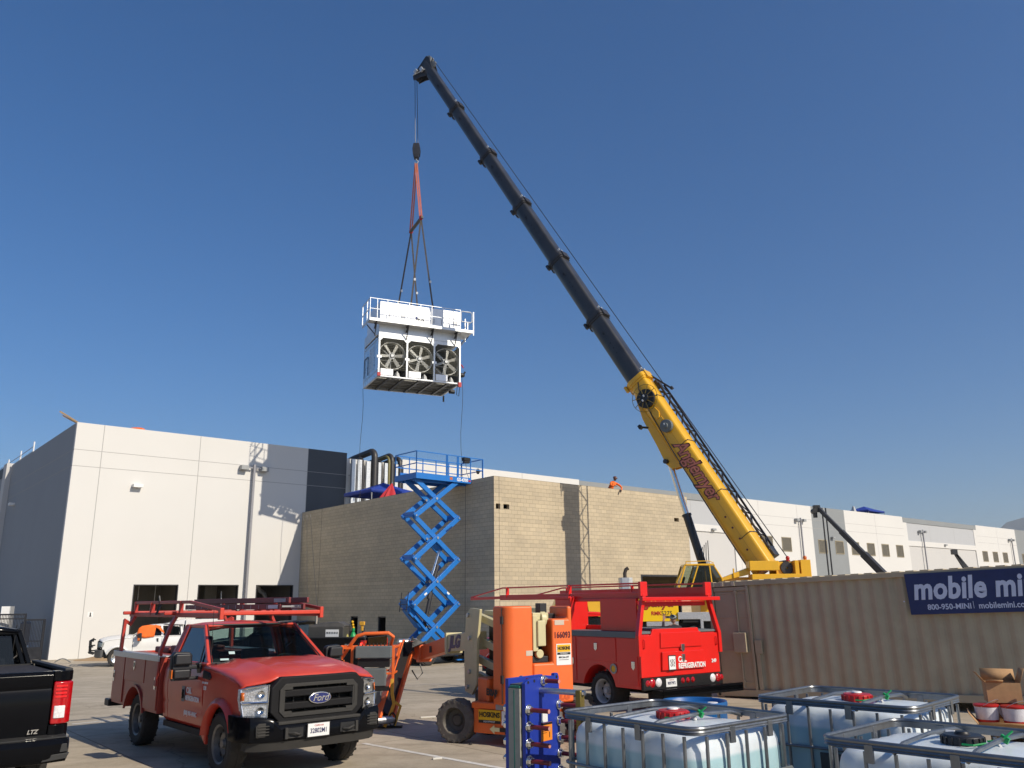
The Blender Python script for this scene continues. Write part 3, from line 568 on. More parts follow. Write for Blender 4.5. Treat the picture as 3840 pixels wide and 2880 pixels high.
# crease, bolts, straps and piping on the yellow section
m = MB(BMx); m.bx(.4, 11.2, -.4865, -.47, .10, .115); m.build('crease_strip', mat('dark_yellow', (.42, .20, .01), .5), cr)  # shade line of the crease, put in as a darker yellow strip
m = MB(BMx); m.tube([(11.4, -.5, .2), (10.9, -.52, -.05), (9.2, -.52, -.25), (7.2, -.5, -.36), (3.5, -.46, -.45), (.3, -.46, -.46)], .028, 6); m.build('hose', blk, cr)
m = MB(BMx)
for x in (1.1, 1.7, 2.3, 2.9): m.lathe([(0, -.02), (.05, -.02), (.05, .02)], (x, -.478, .0), (0, 1, 0), 8)
m.build('bolt', maroon, cr)
for x in (10.0, 7.05, 4.05, 1.65):
    m = MB(BMx); m.beam((x, -.50, .05), (x + .05, -.49, .50), .05, .02, up=(1, 0, 0)); m.beam((x + .05, -.48, .57), (x + .1, .5, .57), .05, .02, up=(0, 0, 1)); m.build('jib_strap', darkst, cr)
# lower lug for the hoist cylinder
m = MB(BMx)
for y in (-.26, .2): m.prism([(11.0, -.50), (9.6, -.86), (7.9, -1.0), (6.9, -1.12), (6.5, -1.0), (6.3, -.50)], 'xz', y, y + .07)
m.bx(6.6, 10.8, -.19, .2, -.62, -.48); m.build('cylinder_lug', yellow, cr, bevel=.02)
m = MB(BMx); m.beam((8.9, -.1, -.7), (9.2, -.4, -1.05), .08, .08); m.box((9.25, -.45, -1.12), (.2, .24, .15)); m.build('work_lamp', blk, cr)
# hose and cable reels on the near side
m = MB(BMx); m.lathe([(0, -.32), (.20, -.32), (.22, -.30), (.22, -.20), (.50, -.20), (.50, -.05), (0, -.05)], (10.2, -.47, .02), (0, 1, 0), 28); rl = m.build('hose_reel', plasticc, cr)
m = MB(BMx)
for k in range(10):
    a = 2 * PI * k / 10 + .2; c_, s__ = math.cos(a), math.sin(a); m.tube([(10.2 + .24 * c_, -.79, .02 + .24 * s__), (10.2 + .72 * c_, -.72, .02 + .72 * s__)], .018, 6)
m.tube([(10.2 + .72 * math.cos(2 * PI * k / 24), -.72, .02 + .72 * math.sin(2 * PI * k / 24)) for k in range(24)], .014, 6, closed=True); m.build('guard_spoke', gold, rl)
m = MB(BMx); m.bx(10.25, 10.37, -.80, -.79, .02, .1); m.bx(10.08, 10.2, -.80, -.79, -.16, -.08); m.build('decal', wht, rl)
m = MB(BMx); m.lathe([(0, -.3), (.12, -.3), (.14, -.26), (.14, -.24), (.32, -.22), (.33, -.18), (.33, -.04), (0, -.04)], (8.3, -.47, .12), (0, 1, 0), 26); rl = m.build('cable_reel', jgrey, cr)
m = MB(BMx); m.bx(8.34, 8.44, -.78, -.77, .1, .16); m.build('decal', wht, rl)
m = MB(BMx); m.prism([(9.5, -.02), (9.55, .14), (9.2, .2), (8.95, .05), (8.95, -.12), (9.3, -.2)], 'xz', -.56, -.48); m.bx(8.72, 8.95, -.53, -.48, -.02, .16); m.build('bracket', yellow, cr, bevel=.012)
m = MB(BMx); m.beam((11.6, .2, .62), (10.15, .3, 1.18), .09, .09); m.box((10.15, .3, 1.2), (.14, .16, .14)); m.build('stay_arm', darkst, cr)
# lettering down the boom, letters upright towards the boom top, reading from tip to root
C3 = BMx.to_3x3(); xd = -(C3 @ Vector((1, 0, 0))); ud = C3 @ Vector((0, 0, 1)); ctr = BMx @ Vector((5.6, -.474, .12))
text('Anglemyer', .96, blk, cr, ctr, xd, ud, off=.075, shear=.35, sx=.88, lift=.004, space=.92); text('Anglemyer', .96, maroon, cr, ctr, xd, ud, off=.050, shear=.35, sx=.88, lift=.010, space=.92); text('Anglemyer', .96, pinkl, cr, ctr, xd, ud, off=.010, shear=.35, sx=.88, lift=.016, space=.92)
# stowed lattice jib on the far side
jb = sub('stowed_jib', cr); m = MB(BMx); J0, J1 = .9, 11.0
def jp(x, a, c): f = (x - J0) / (J1 - J0); return Vector((x, .52 + a * .66, .18 + c * (.40 + .12 * f)))
for a in (0, 1):
    for c in (0, 1): m.beam(jp(J0, a, c), jp(J1, a, c), .09, .09)
N = 16
for k in range(N):
    x0, x1 = J0 + (J1 - J0) * k / N, J0 + (J1 - J0) * (k + 1) / N
    for a in (0, 1): m.beam(jp(x0, a, k % 2), jp(x1, a, 1 - k % 2), .055, .055)
    m.beam(jp(x0, k % 2, 1), jp(x1, 1 - k % 2, 1), .04, .04); m.beam(jp(x0, k % 2, 0), jp(x1, 1 - k % 2, 0), .04, .04)
m.build('lattice', darkst, jb); m = MB(BMx); m.box((.7, .8, .4), (.5, .6, .5)); m.box((11.1, .8, .45), (.35, .5, .45)); m.build('end_plate', darkst, jb, bevel=.02)
# boom head with sheaves
m = MB(BMx); X = LB
for y in (-.30, .26): m.prism([(X - .9, -.38), (X - .9, .38), (X + .1, .62), (X + .45, .5), (X + .35, -.1), (X + .2, -1.15), (X - .2, -1.3), (X - .55, -.75)], 'xz', y, y + .05)
m.bx(X - .2, X + .3, -.249, .259, -.55, -.45); m.bx(X - .1, X + .1, -.249, .259, .1, .2); hd = m.build('boom_head', darkst, cr, bevel=.015)
for x, y, z, r_ in ((X + .2, -.12, .42, .30), (X + .2, .12, .42, .30), (X - .45, .0, .52, .24), (X - .02, -.12, -.95, .30), (X - .02, .12, -.95, .30)):
    m = MB(BMx); m.lathe([(0, -.05), (r_, -.05), (r_ - .05, -.01), (r_ - .05, .01), (r_, .05), (0, .05)], (x, y, z), (0, 1, 0), 20); m.build('sheave', ltgrey if z > 0 else darkst, hd)
m = MB(BMx); m.box((X - .3, -.42, -.3), (.35, .15, .25)); m.box((X + .1, -.4, -.75), (.25, .14, .3)); m.box((X + .35, .0, -.9), (.2, .5, .12)); m.tube([(X - .5, -.36, -.1), (X - .2, -.42, -.7), (X + .1, -.38, -1.1)], .03, 6); m.build('head_fitting', [galv], hd, bevel=.01)
# hoist cylinder
cb_, ct_ = SCM @ Vector((8.62, 38.6, 3.55)), RT + bv * 6.95 - uv_ * .98; dv = (ct_ - cb_); cm_ = cb_ + dv * .50
m = MB(CM0); m.cyl(cb_, cm_, .20, n=20); m.cyl(cm_ - dv * .02, cm_, .235, n=20); m.tube([cb_ + Vector((-.05, -.24, .3)), cb_ + dv * .2 + Vector((0, -.25, 0)), cb_ + dv * .46 + Vector((.1, -.25, 0))], .035, 6); hc = m.build('hoist_cylinder', boomgrey, cr)
m = MB(CM0); m.cyl(cm_, ct_, .135, n=18); m.build('rod', chrome, hc); m = MB(CM0); m.cyl(ct_ - Vector((.3, .3, 0)), ct_ + Vector((.3, .3, 0)), .12, n=12); m.build('pin', darkst, hc)
m = MB(CM0)
for k in range(5): m.tube([cb_ + Vector((-.15 + .09 * k, -.28, .9 + .1 * k)), cb_ + Vector((-.3 + .12 * k, -.36, .5)), cb_ + Vector((-.05 + .06 * k, -.3, .1))], .02, 5)
m.build('hoses', blk, hc)
# superstructure
CMK = CM; CM = CM @ Matrix.Translation((-.33, 0, 0))
m = MB(CM); m.bx(10.2, 11.45, 35.6, 36.2, 3.34, 3.74); m.build('winch_cover', yellow, cr, bevel=.03)
m = MB(CM); m.bx(11.5, 12.7, 36.25, 36.35, 3.2, 3.72); m.bx(11.5, 12.7, 37.2, 37.3, 3.2, 3.72); m.bx(12.45, 12.88, 35.9, 37.6, 3.0, 3.78); m.bx(12.2, 12.38, 35.9, 36.25, 3.1, 3.76); m.build('rear_frame', yellow, cr, bevel=.02)
m = MB(CM); m.cyl((12.02, 36.4, 3.5), (12.02, 37.15, 3.5), .3, n=20); m.lathe([(.05, 0), (.26, 0), (.28, .05)], (11.95, 36.17, 3.45), (0, 1, 0), 20); m.build('winch_drum', darkst, cr)
m = MB(CM); m.hexa([(8.9, 35.9, 2.9), (10.3, 35.9, 3.2), (10.3, 36.3, 3.2), (8.9, 36.3, 2.9), (8.9, 35.9, 3.0), (10.3, 35.9, 3.5), (10.3, 36.3, 3.5), (8.9, 36.3, 3.0)]); m.bx(9.55, 9.62, 35.85, 35.9, 3.05, 3.45); m.bx(8.2, 13.2, 36.4, 38.3, 1.6, 3.1); m.bx(10.3, 12.4, 35.7, 36.3, 2.6, 3.2); m.build('upper_frame', yellow, cr, bevel=.02)
m = MB(CM); m.bx(13.0, 14.6, 35.2, 38.6, 1.5, 2.9); m.build('counterweight', yellow, cr, bevel=.05)
for x, y in ((12.02, 36.2), (12.72, 36.1)): m = MB(CM); m.cyl((x, y, 3.74), (x, y, 3.84), .07, n=10); m.sphere((x, y, 3.87), .09, 10); m.build('beacon', amber if x > 12.5 else capred, cr)
# operator cab
cx = sub('operator_cab', cr); YA, YB = 35.15, 36.15; pr = [(7.18, 2.16), (7.05, 2.55), (7.0, 2.85), (7.42, 3.60), (8.60, 3.62), (8.92, 3.15), (8.95, 2.16)]
m = MB(CM); m.prism([(7.18, 2.16), (7.02, 2.42), (7.03, 2.5), (8.95, 2.5), (8.95, 2.16)], 'xz', YA, YB); m.prism([(7.40, 3.56), (7.44, 3.62), (8.60, 3.64), (8.66, 3.55)], 'xz', YA - .02, YB + .02)
for y in (YA, YB - .06):
    for a, c in (((7.05, 2.5), (7.42, 3.56)), ((7.55, 2.5), (7.95, 3.56)), ((8.42, 3.56), (8.5, 2.5)), ((8.60, 3.56), (8.92, 3.0)), ((8.92, 3.0), (8.93, 2.5))): m.beam((a[0], y + .03, a[1]), (c[0], y + .03, c[1]), .06, .06, up=(0, 1, 0))
m.build('shell', yellow, cx, bevel=.02)
m = MB(CM); m.add([(7.07, YA + .06, 2.52), (7.07, YB - .06, 2.52), (7.42, YB - .06, 3.54), (7.42, YA + .06, 3.54)], [(0, 1, 2, 3)])
for y in (YA + .02, YB - .02): m.add([(7.1, y, 2.52), (7.53, y, 2.52), (7.93, y, 3.54), (7.46, y, 3.54)], [(0, 1, 2, 3)])
m.build('glass', paleglass, cx, fix=False)
m = MB(CM)
for y in (YA + .02, YB - .02): m.add([(7.58, y, 2.52), (8.88, y, 2.52), (8.88, y, 3.0), (8.6, y, 3.54), (7.98, y, 3.54)], [(0, 1, 2, 3, 4)])
m.build('side_window', darkglass, cx, fix=False)
m = MB(CM); m.tube([(7.15, YA - .06, 2.45), (7.0, YA - .1, 2.9), (7.4, YA - .1, 3.62)], .02, 6); m.tube([(7.45, YA - .02, 3.72), (8.4, YA - .02, 3.74), (8.6, YA, 3.66)], .018, 6); m.tube([(7.45, YA - .02, 3.72), (7.45, YA, 3.62)], .018, 6); m.build('grab_rail', yellow, cx)
m = MB(CM); m.box((7.85, 35.65, 2.7), (.5, .5, .3)); m.box((8.1, 35.65, 3.05), (.15, .5, .6)); m.box((7.35, 35.5, 2.95), (.08, .3, .35), ry=.3); m.build('operator_seat', blk, cx, bevel=.03)
# carrier
m = MB(CM); m.bx(3.9, 17.2, 35.6, 37.9, .55, 1.3); m.bx(7.2, 17.2, 35.25, 38.3, 1.3, 1.42); m.build('chassis', under, cr)
m = MB(CM); m.bx(7.0, 13.5, 35.18, 35.25, 1.42, 1.70); m.bx(5.7, 7.0, 35.16, 35.24, 1.16, 1.34); m.bx(7.0, 17, 35.25, 38.3, 1.44, 1.5); m.bx(7.9, 8.02, 35.17, 35.24, .9, 1.42); m.bx(8.02, 8.5, 35.17, 35.24, 1.34, 1.42); m.build('deck_plate', alu, cr, bevel=.01)
m = MB(CM); m.bx(5.3, 7.05, 35.25, 37.9, 1.34, 2.36); m.build('tool_box', mat('sign_yellow', (.80, .50, .0), .4), cr, bevel=.03)
text('Anglemyer', .52, blk, cr, CM @ Vector((6.05, 35.25, 2.08)), (1, 0, 0), (0, 0, 1), off=.02, shear=.3, sx=.8, lift=.006); text('Anglemyer', .52, capred, cr, CM @ Vector((6.05, 35.25, 2.08)), (1, 0, 0), (0, 0, 1), off=.004, shear=.3, sx=.8, lift=.011)
text('RMK', .22, capred, cr, CM @ Vector((6.13, 35.25, 1.66)), (1, 0, 0), (0, 0, 1), off=.008); text('5275', .24, blk, cr, CM @ Vector((6.56, 35.25, 1.66)), (1, 0, 0), (0, 0, 1), off=.002)
m = MB(CM); m.bx(1.8, 3.9, 35.3, 37.9, .5, 1.5); m.loft([[Vector((x, y, z)) for y, z in ((35.3, 1.5), (37.9, 1.5), (37.75, zt), (35.45, zt))] for x, zt in ((1.8, 1.6), (2.1, 2.32), (3.5, 2.38), (3.9, 2.38))]); m.build('carrier_cab', yellow, cr, bevel=.05)
m = MB(CM); m.prism([(2.1, 1.62), (2.3, 2.2), (3.3, 2.25), (3.4, 1.62)], 'xz', 35.32, 35.38); m.build('cab_window', darkglass, cr)
m = MB(CM); m.cyl((3.1, 35.8, 2.38), (3.1, 35.8, 2.46), .08, n=10); m.sphere((3.1, 35.8, 2.52), .09, 10); m.build('beacon', capred, cr)
m = MB(CM); m.cyl((4.62, 35.7, 2.4), (4.62, 35.7, 2.5), .1, n=10); m.build('beacon', amber, cr)
m = MB(CM); m.prism([(4.75, 35.9), (4.85, 35.75), (5.15, 35.7), (5.3, 35.8), (5.3, 36.2), (4.75, 36.2)], 'xy', 1.3, 3.12); m.build('muffler_box', galv, cr, bevel=.01)
m = MB(CM); m.tube([(5.0, 35.95, 3.1), (5.0, 35.95, 3.3), (5.05, 35.95, 3.45), (5.16, 35.95, 3.52)], .075, 12); m.build('exhaust_pipe', mat('sooty_pipe', (.06, .05, .045), .6, metal=.5), cr)
def big_wheel(par, c, r, w_, near=-1, hubm=yellow, tm=rubber, n=32):
    m = MB(); y0, y1 = c[1] - w_ / 2, c[1] + w_ / 2; m.lathe([(r * .55, -w_ / 2), (r * .93, -w_ / 2), (r, -w_ / 2 + .05), (r, w_ / 2 - .05), (r * .93, w_ / 2), (r * .55, w_ / 2)], c, (0, 1, 0), n); wl = m.build('wheel', tm, par)
    for k in range(n):
        pass
    m = MB(); m.lathe([(0, near * w_ * .2), (r * .2, near * w_ * .2), (r * .22, near * w_ * .1), (r * .5, near * w_ * .05), (r * .56, near * w_ * .48)], c, (0, 1, 0), n); m.build('rim', hubm, wl); return wl
for x in (2.7, 4.5, 7.75, 9.4, 11.05, 12.7, 14.8):
    for y, nr in ((35.5, -1), (38.0, 1)): big_wheel(cr, CM @ Vector((x, y, CZ + .72)), .72 * KC, .42, nr)
CM = CMK
# hoist rope back to the winch
m = MB(CM); top = BMx @ Vector((X + .25, 0, .7)); m.M = None; m.tube([top, CM @ Vector((12.0, 36.9, 3.78))], .022, 6)
hk = Vector((-6.46, 51.72, 0))
for dx in (-.09, .09): m.tube([BMx @ Vector((X + .05, .1 if dx > 0 else -.1, -1.2)), CM0 @ Vector((hk.x + dx, hk.y, 33.1))], .022, 6)
m.build('hoist_rope', darkst, cr)
# ---- hook block
hb = thing('hook_block', 'dark steel hook block hanging on two ropes above the orange slings', 'hook block', (hk.x, hk.y, 31.7))
m = MB()
for y in (-.2, -.06, .06, .2): m.prism([(-.22, .55), (.22, .55), (.27, 1.0), (.2, 1.42), (-.2, 1.42), (-.27, 1.0)], 'xz', y - .025, y + .025)
m.box((0, 0, .45), (.34, .46, .18)); m.build('cheek_plates', darkst, hb, bevel=.01)
for y in (-.13, 0, .13): m = MB(); m.lathe([(0, -.04), (.22, -.04), (.19, 0), (.22, .04), (0, .04)], (0, y, 1.1), (0, 1, 0), 18); m.build('sheave', ltgrey, hb)
m = MB(); m.tube([(0, 0, .4), (0, 0, .2)] + [(.12 * math.sin(a) , 0, .08 + .12 * math.cos(a)) for a in [R(q) for q in range(0, 260, 30)]], .045, 10); m.build('hook', steel, hb)
# ---- condenser unit hanging from the slings
UO = Vector((-8.225, 48.996, 15.662)); UA = .435
un = thing('condenser_unit', 'galvanised cooling unit with three caged fans hanging from the crane', 'cooling unit', UO, UA)
UM = Matrix.Translation(UO) @ Matrix.Rotation(UA, 4, 'Z')
sp = thing('lifting_sling', 'orange and grey slings with a spreader bar between hook block and cooling unit', 'sling', (hk.x, hk.y, 31.7)); SM = Matrix.Translation((-hk.x, -hk.y, -31.7))
apex = Vector((hk.x, hk.y, 31.72)); nf, nb = UM @ Vector((2.76, .5, 11.33)), UM @ Vector((2.89, 3.0, 11.45))
for q, o1 in ((nf, .05), (nf, -.07), (nb, .05), (nb, -.07)): m = MB(SM); m.beam(apex + Vector((o1, 0, -.05)), q + Vector((o1, o1, .1)), .09, .035, up=(0, 1, 0)); m.build('upper_sling', slingor, sp)
m = MB(SM); m.beam(nf + Vector((.1, -.15, 0)), nb + Vector((-.1, .15, 0)), .16, .18); m.build('spreader_bar', mat('rusty_bar', (.14, .12, .09), .7, nscale=6, namt=.3, metal=.3), sp, bevel=.02)
for q in (nf, nb): m = MB(SM); m.sphere(q, .14, 10, 0, (1, 1, 1.3)); m.build('shackle', capred, sp)
for a, c in ((nf, (2.2, .55, 5.0)), (nf, (3.72, .55, 5.0)), (nb, (1.95, 2.9, 5.0)), (nb, (3.5, 2.9, 5.0))):
    m = MB(SM); m.beam(a, UM @ Vector(c), .10, .04, up=(0, 1, 0)); s1 = m.build('lower_sling', slinggr, sp)
    m = MB(SM); q = a + (UM @ Vector(c) - a) * .7; m.box(q + Vector((.06, 0, 0)), (.12, .05, .16)); m.build('sling_tag', wht, s1)
UL, UD = 5.45, 3.46
# frame posts, rails
m = MB(); pw = .11
for x in (0, 1.80, 3.60, UL - pw):
    for y in (0, UD - pw): m.bx(x, x + pw, y, y + pw, .08, 2.62)
for y in (0, UD - pw): m.bx(0, UL, y - .004, y + pw + .004, .0, .085); m.bx(0, UL, y - .004, y + pw + .004, 2.5, 2.74)
for x in (0, UL - pw): m.bx(x - .004, x + pw + .004, pw, UD - pw, 0, .08)
for x in (.11, 1.91, 3.71):
    for q in ((x, 1), (x + 1.69, -1)): m.prism([(q[0], 2.5), (q[0] + q[1] * .18, 2.5), (q[0], 2.32)], 'xz', .01, .05)
    m.bx(x - .2, x + .1, -.02, .0, 1.18, 1.34)
m.build('frame', galv, un, bevel=.01)
# side and back casing
cas = mat('sky_tinted_zinc', (.60, .66, .70), .30, metal=.75, nscale=3, namt=.08, rvar=.06, bump=.08, bscale=6)  # bluish tint puts the sky's reflection into the zinc colour
m = MB(); m.bx(.01, .05, pw, UD - pw, .08, 2.55); m.bx(UL - .05, UL - .01, pw, UD - pw, .08, 2.55); m.bx(pw, UL - pw, UD - .06, UD - .02, .08, 2.55)
m.bx(-.02, .0, .02, UD - .02, 2.45, 2.58); m.bx(-.02, 0, .02, UD - .02, .42, .5); m.bx(-.02, 0, .9, .96, .5, 2.45)
m.build('side_panel', cas, un, bevel=.005)
m = MB(); m.tube([(-.03, 2.3, .6), (-.03, 2.3, 1.75), (-.03, 2.4, 1.85), (-.03, 3.1, 1.85), (-.03, 3.2, 1.75), (-.03, 3.2, .6)], .025, 6); m.build('access_door_rim', darkst, un)
m = MB()
for y in (1.2, 1.55, 1.9): 
    for k in range(8): m.bx(-.012, -.002, y, y + .16, .7 + k * .2, .82 + k * .2)
m.build('side_louvre', galv, un)
m = MB(); m.bx(.0, UL, .0, UD, 2.745, 3.42); m.build('upper_casing', galv, un, bevel=.02)
m = MB(); m.bx(.12, UL + .1, .3, UD - .15, 3.42, 5.0)
for x in (1.0, 1.95, 2.9, 3.85, 4.8): m.bx(x - .02, x + .02, .28, .3, 3.45, 4.98)
ub = m.build('enclosure', mat('bright_zinc', (.74, .75, .76), .38, metal=.35, nscale=4, namt=.04), un, bevel=.015)
text('Frick', .26, blk, ub, (2.75, .3, 4.1), (1, 0, 0), (0, 0, 1), off=.014, shear=.25)
m = MB(); m.prism([(2.42, 4.2), (2.52, 4.3), (2.6, 4.22), (2.52, 4.1)], 'xz', .285, .299); m.build('emblem', fordb, ub)
m = MB()
for x, n_ in ((.7, 1), (1.5, 3), (3.5, 3), (4.2, 1), (5.05, 3)):
    for k in range(n_): m.bx(x + k * .09, x + k * .09 + .05, .292, .299, 3.95, 4.3)
m.build('casing_slot', mat('slot_grey', (.35, .36, .38), .5), ub)
# fan bays: plenum behind, mesh guard, ring, blades
pl = mat('dark_plenum', (.06, .06, .055), .7)
m = MB(); m.bx(.12, UL - .12, 1.4, 1.45, .5, 2.48); m.build('plenum', pl, un)
for x in (1.855, 3.655): m = MB(); m.bx(x - .01, x + .01, .12, 1.39, .5, 2.48); m.build('bay_divider', pl, un)
mesh_m = mat('guard_wire', (.10, .10, .075), .6, metal=.3)
bl_m = mat('blade_cream', (.62, .62, .57), .5)
for i, fx in enumerate((.96, 2.76, 4.55)):
    fz, fr = 1.48, .865; f_ = sub('fan', un, (fx, .32, fz))
    m = MB()
    for k in range(-8, 9): m.bx(k * .098 - .005, k * .098 + .005, -.275, -.267, -.98, 1.0); m.bx(-.83, .83, -.266, -.260, k * .115 - .005, k * .115 + .005)
    m.build('guard_mesh', mesh_m, f_)
    m = MB(); m.lathe([(fr - .02, -.05), (fr + .03, -.07), (fr + .03, .35), (fr, .35), (fr - .02, -.05)], (0, 0, 0), (0, 1, 0), 40); m.build('fan_ring', bl_m, f_)
    m = MB(); m.lathe([(0, -.1), (.10, -.1), (.12, -.06), (.12, .12), (0, .12)], (0, 0, 0), (0, 1, 0), 20); m.lathe([(.17, -.02), (.20, -.02), (.20, .02), (.17, .02), (.17, -.02)], (0, 0, 0), (0, 1, 0), 24); m.build('hub', galv, f_)
    for k in range(6):
        a = 2 * PI * k / 6 + (.45, .2, .15)[i]; mm = Matrix.Rotation(a, 4, 'Y'); m = MB(mm); tw = .5
        m.loft([[Vector((sx_ * w_, sx_ * w_ * tw + o_, r_)) for sx_, o_ in ((-1, .0), (1, .0), (1, .02), (-1, .02))] for r_, w_ in ((.14, .06), (.4, .085), (.8, .10))]); m.build('blade', bl_m, f_)
    m = MB(); m.tube([(-.8, .25, -.25), (.8, .25, -.32)], .02, 6); m.tube([(0, .3, -.95), (0, .3, 0), (-.6, .5, .6)], .04, 6); m.build('motor_strut', galv, f_)
    m = MB(); m.bx(-.78, .02, -.30, -.16, -1.36, -.95); m.build('motor_cover', ub.data.materials[0], f_, bevel=.01)
    m = MB(); m.lathe([(0.02, .5), (.12, .35), (.24, 0), (.26, 0)], (.42, .2, -1.4), (0, 0, 1), 4, 0, R(45)); m.add([(.1, .1, -1.4), (.42, -.1, -1.38), (.42, .3, -1.0), (.78, .1, -1.4)], [(0, 1, 2), (1, 3, 2)]); m.build('cone_deflector', galv, f_, fix=False)
# underside
m = MB()
for x in (.75, 1.65, 2.7, 3.6, 4.6): m.bx(x, x + .13, pw, UD - pw, -.02, .09)
m.build('floor_joist', darkst, un)
m = MB()
for y in (.8, 1.55, 2.35, 3.0): m.bx(.11, UL - .11, y, y + .06, .095, .16)
m.bx(.11, UL - .11, .9, UD - .12, .2, .24); m.build('floor_pan', mat('pan_grey', (.20, .20, .18), .6, metal=.3, nscale=3, namt=.3), un)
# platform and rail along the front, returning at both ends
pf = sub('service_platform', un); m = MB(); 
m.bx(-.75, 5.25, -.55, -.02, 3.36, 3.41)
m.bx(-.75, 5.25, -.40, -.36, 3.33, 3.38); m.bx(-.75, 5.25, -.06, -.02, 3.33, 3.38)
m.bx(-.78, 6.1, -.60, -.55, 3.34, 3.52); m.bx(5.3, 6.05, -.55, 1.0, 3.36, 3.42); m.bx(-.78, -.73, -.55, 1.2, 3.34, 3.52); m.build('deck', galv, pf)
m = MB()
for x in (-.76, -.3, .35, 1.0, 1.75, 2.5, 3.25, 4.0, 4.7, 5.2): m.beam((x, -.57, 3.4), (x, -.57, 4.82), .032, .032)
for z in (4.80, 4.12): m.beam((-.76, -.57, z), (5.2, -.57, z), .032, .032)
for z in (4.80, 4.12): m.beam((-.76, -.57, z), (-.76, 1.2, z), .045, .045)
m.beam((-.76, 1.2, 3.4), (-.76, 1.2, 4.82), .05, .05); m.beam((-.76, .1, 3.4), (-.76, .1, 4.82), .05, .05); m.build('hand_rail', galv, pf)
m = MB(); m.tube([(5.3, -.55, 4.75), (5.9, -.55, 4.75), (6.0, -.55, 4.65), (6.0, -.55, 4.15), (5.9, -.55, 4.05), (5.3, -.55, 4.05), (5.25, -.55, 4.15), (5.25, -.55, 4.65)], .035, 8, closed=True); m.beam((6.1, -.55, 3.2), (6.1, -.55, 4.8), .06, .06); m.beam((6.1, .9, 3.2), (6.1, .9, 4.8), .06, .06); m.beam((5.7, -.55, 3.4), (5.7, -.55, 4.05), .05, .05); m.beam((6.08, -.55, 4.2), (6.08, .9, 4.2), .04, .04); m.build('gate', galv, pf)
m = MB()
for x in (-.3, 1.75, 3.4, 5.0): m.beam((x, -.55, 3.33), (x + .02, -.03, 2.55), .05, .05); m.beam((x, -.55, 3.33), (x, -.02, 3.33), .06, .06); m.beam((x, -.4, 3.3), (x, -.05, 3.0), .1, .03)
m.beam((-.75, .2, 3.3), (.0, .2, 2.5), .05, .05); m.beam((6.0, .0, 3.3), (5.45, .0, 2.6), .05, .05); m.beam((6.0, .8, 3.3), (5.45, .8, 2.6), .05, .05); m.build('support_bracket', darkst, pf)
m = MB(); m.sphere((UL + .18, .35, .72), .16, 10, 0, (1.6, 1, 1)); m.tube([(UL, .3, .6), (UL + .3, .3, .75), (UL + .42, .3, .95)], .06, 8); m.build('pipe_stub', blk, un)
m = MB(); m.tube([(UL, .3, 1.5), (UL + .2, .3, 1.35), (UL + .3, .3, 1.2)], .04, 8); m.box((.05, -.06, .12), (.2, .12, .22)); m.box((UL - .1, -.08, -.05), (.2, .14, .3)); m.build('red_fitting', capred, un)
m = MB(); m.tube([(UL - .25, -.05, -.1), (UL - .3, -.05, -.7), (UL - .15, -.05, -.8), (UL - .08, -.05, -.1)], .02, 6); m.tube([(UL + .05, 3.3, .0), (UL + .05, 3.3, -.4)], .06, 6); m.cyl((UL - .1, 1.8, -.05), (UL + .25, 1.8, -.05), .14, n=12); m.build('loose_strap', blk, un)
for lab, p0, p1 in (('thin tag line hanging from the left rear corner of the cooling unit', UM @ Vector((0, UD, 0)), None), ('thin tag line dropping from the cooling unit towards the blue lift platform', UM @ Vector((UL + .2, .3, .6)), None)):
    m = MB(); q = Vector((p0.x, p0.y, 8.2 if 'left' in lab else 8.9)); m.tube([p0 + (q - p0) * k / 8 + Vector((.06 * math.sin(k * 1.1), 0, 0)) for k in range(9)], .014, 5); tag(m.build('tag_line', blk), lab, 'rope')
for k, (px, pz) in enumerate(((1120, 1960), (1128, 1950), (1134, 1938))):
    a = L2W(14.55, -.5 - k * .5, 8.7); c = L2W(13.2 + k * .4, -3 - k, .05); m = MB(); m.tube([a + (c - a) * j / 8 + Vector((0, 0, -.35 * math.sin(PI * j / 8))) for j in range(9)], .014, 5); tag(m.build('hanging_cable', mat('cable_grey' + str(k), (.25, .24, .22), .7)), ('upper', 'middle', 'lowest')[k] + ' loose cable strung down the warehouse wall beside the block building', 'cable')
# ---- second crane boom and a lattice tip behind the container
tc_ = thing('boom_truck', 'dark telescopic boom leaning over behind the container with a rope hanging from its head', 'crane', (0, 0, 0)); Yt = 62
A = at(3310, 2150, Yt); B = at(3066, 1903, Yt + 4); dd = B - A; tc_.location = (A.x, A.y, -.64); TM = Matrix.Translation((-A.x, -A.y, .64)); A0 = A - dd * .25
m = MB(TM); m.beam(A0, A + dd * .28, .42, .5); m.build('base_section', darkst, tc_, bevel=.03)
m = MB(TM); m.beam(A + dd * .28, A + dd * .62, .33, .38); m.build('boom_section', darkst, tc_, bevel=.02); m = MB(TM); m.beam(A + dd * .62, B, .25, .28); m.build('boom_section', darkst, tc_, bevel=.02)
m = MB(TM); m.box(B + Vector((-.1, 0, -.1)), (.5, .35, .55)); m.cyl(B + Vector((-.35, -.2, -.3)), B + Vector((-.35, .2, -.3)), .2, n=12); m.box(B + Vector((-.25, 0, -.55)), (.3, .2, .5)); m.build('boom_head', blk, tc_, bevel=.03)
C_ = at(3082, 1905, Yt + 4); m = MB(TM); m.cyl(C_, C_ * 1 - Vector((0, 0, 9.2)), .06, n=8); m.cyl(C_ + Vector((.28, 0, 0)), C_ + Vector((.28, 0, -9.2)), .06, n=8); m.build('hoist_rope', darkst, tc_)
m = MB(TM); m.bx(A0.x - 1.5, A0.x + 6, A0.y - 1.2, A0.y + 1.2, .1, 1.3); m.build('carrier', walldk, tc_, bevel=.05)
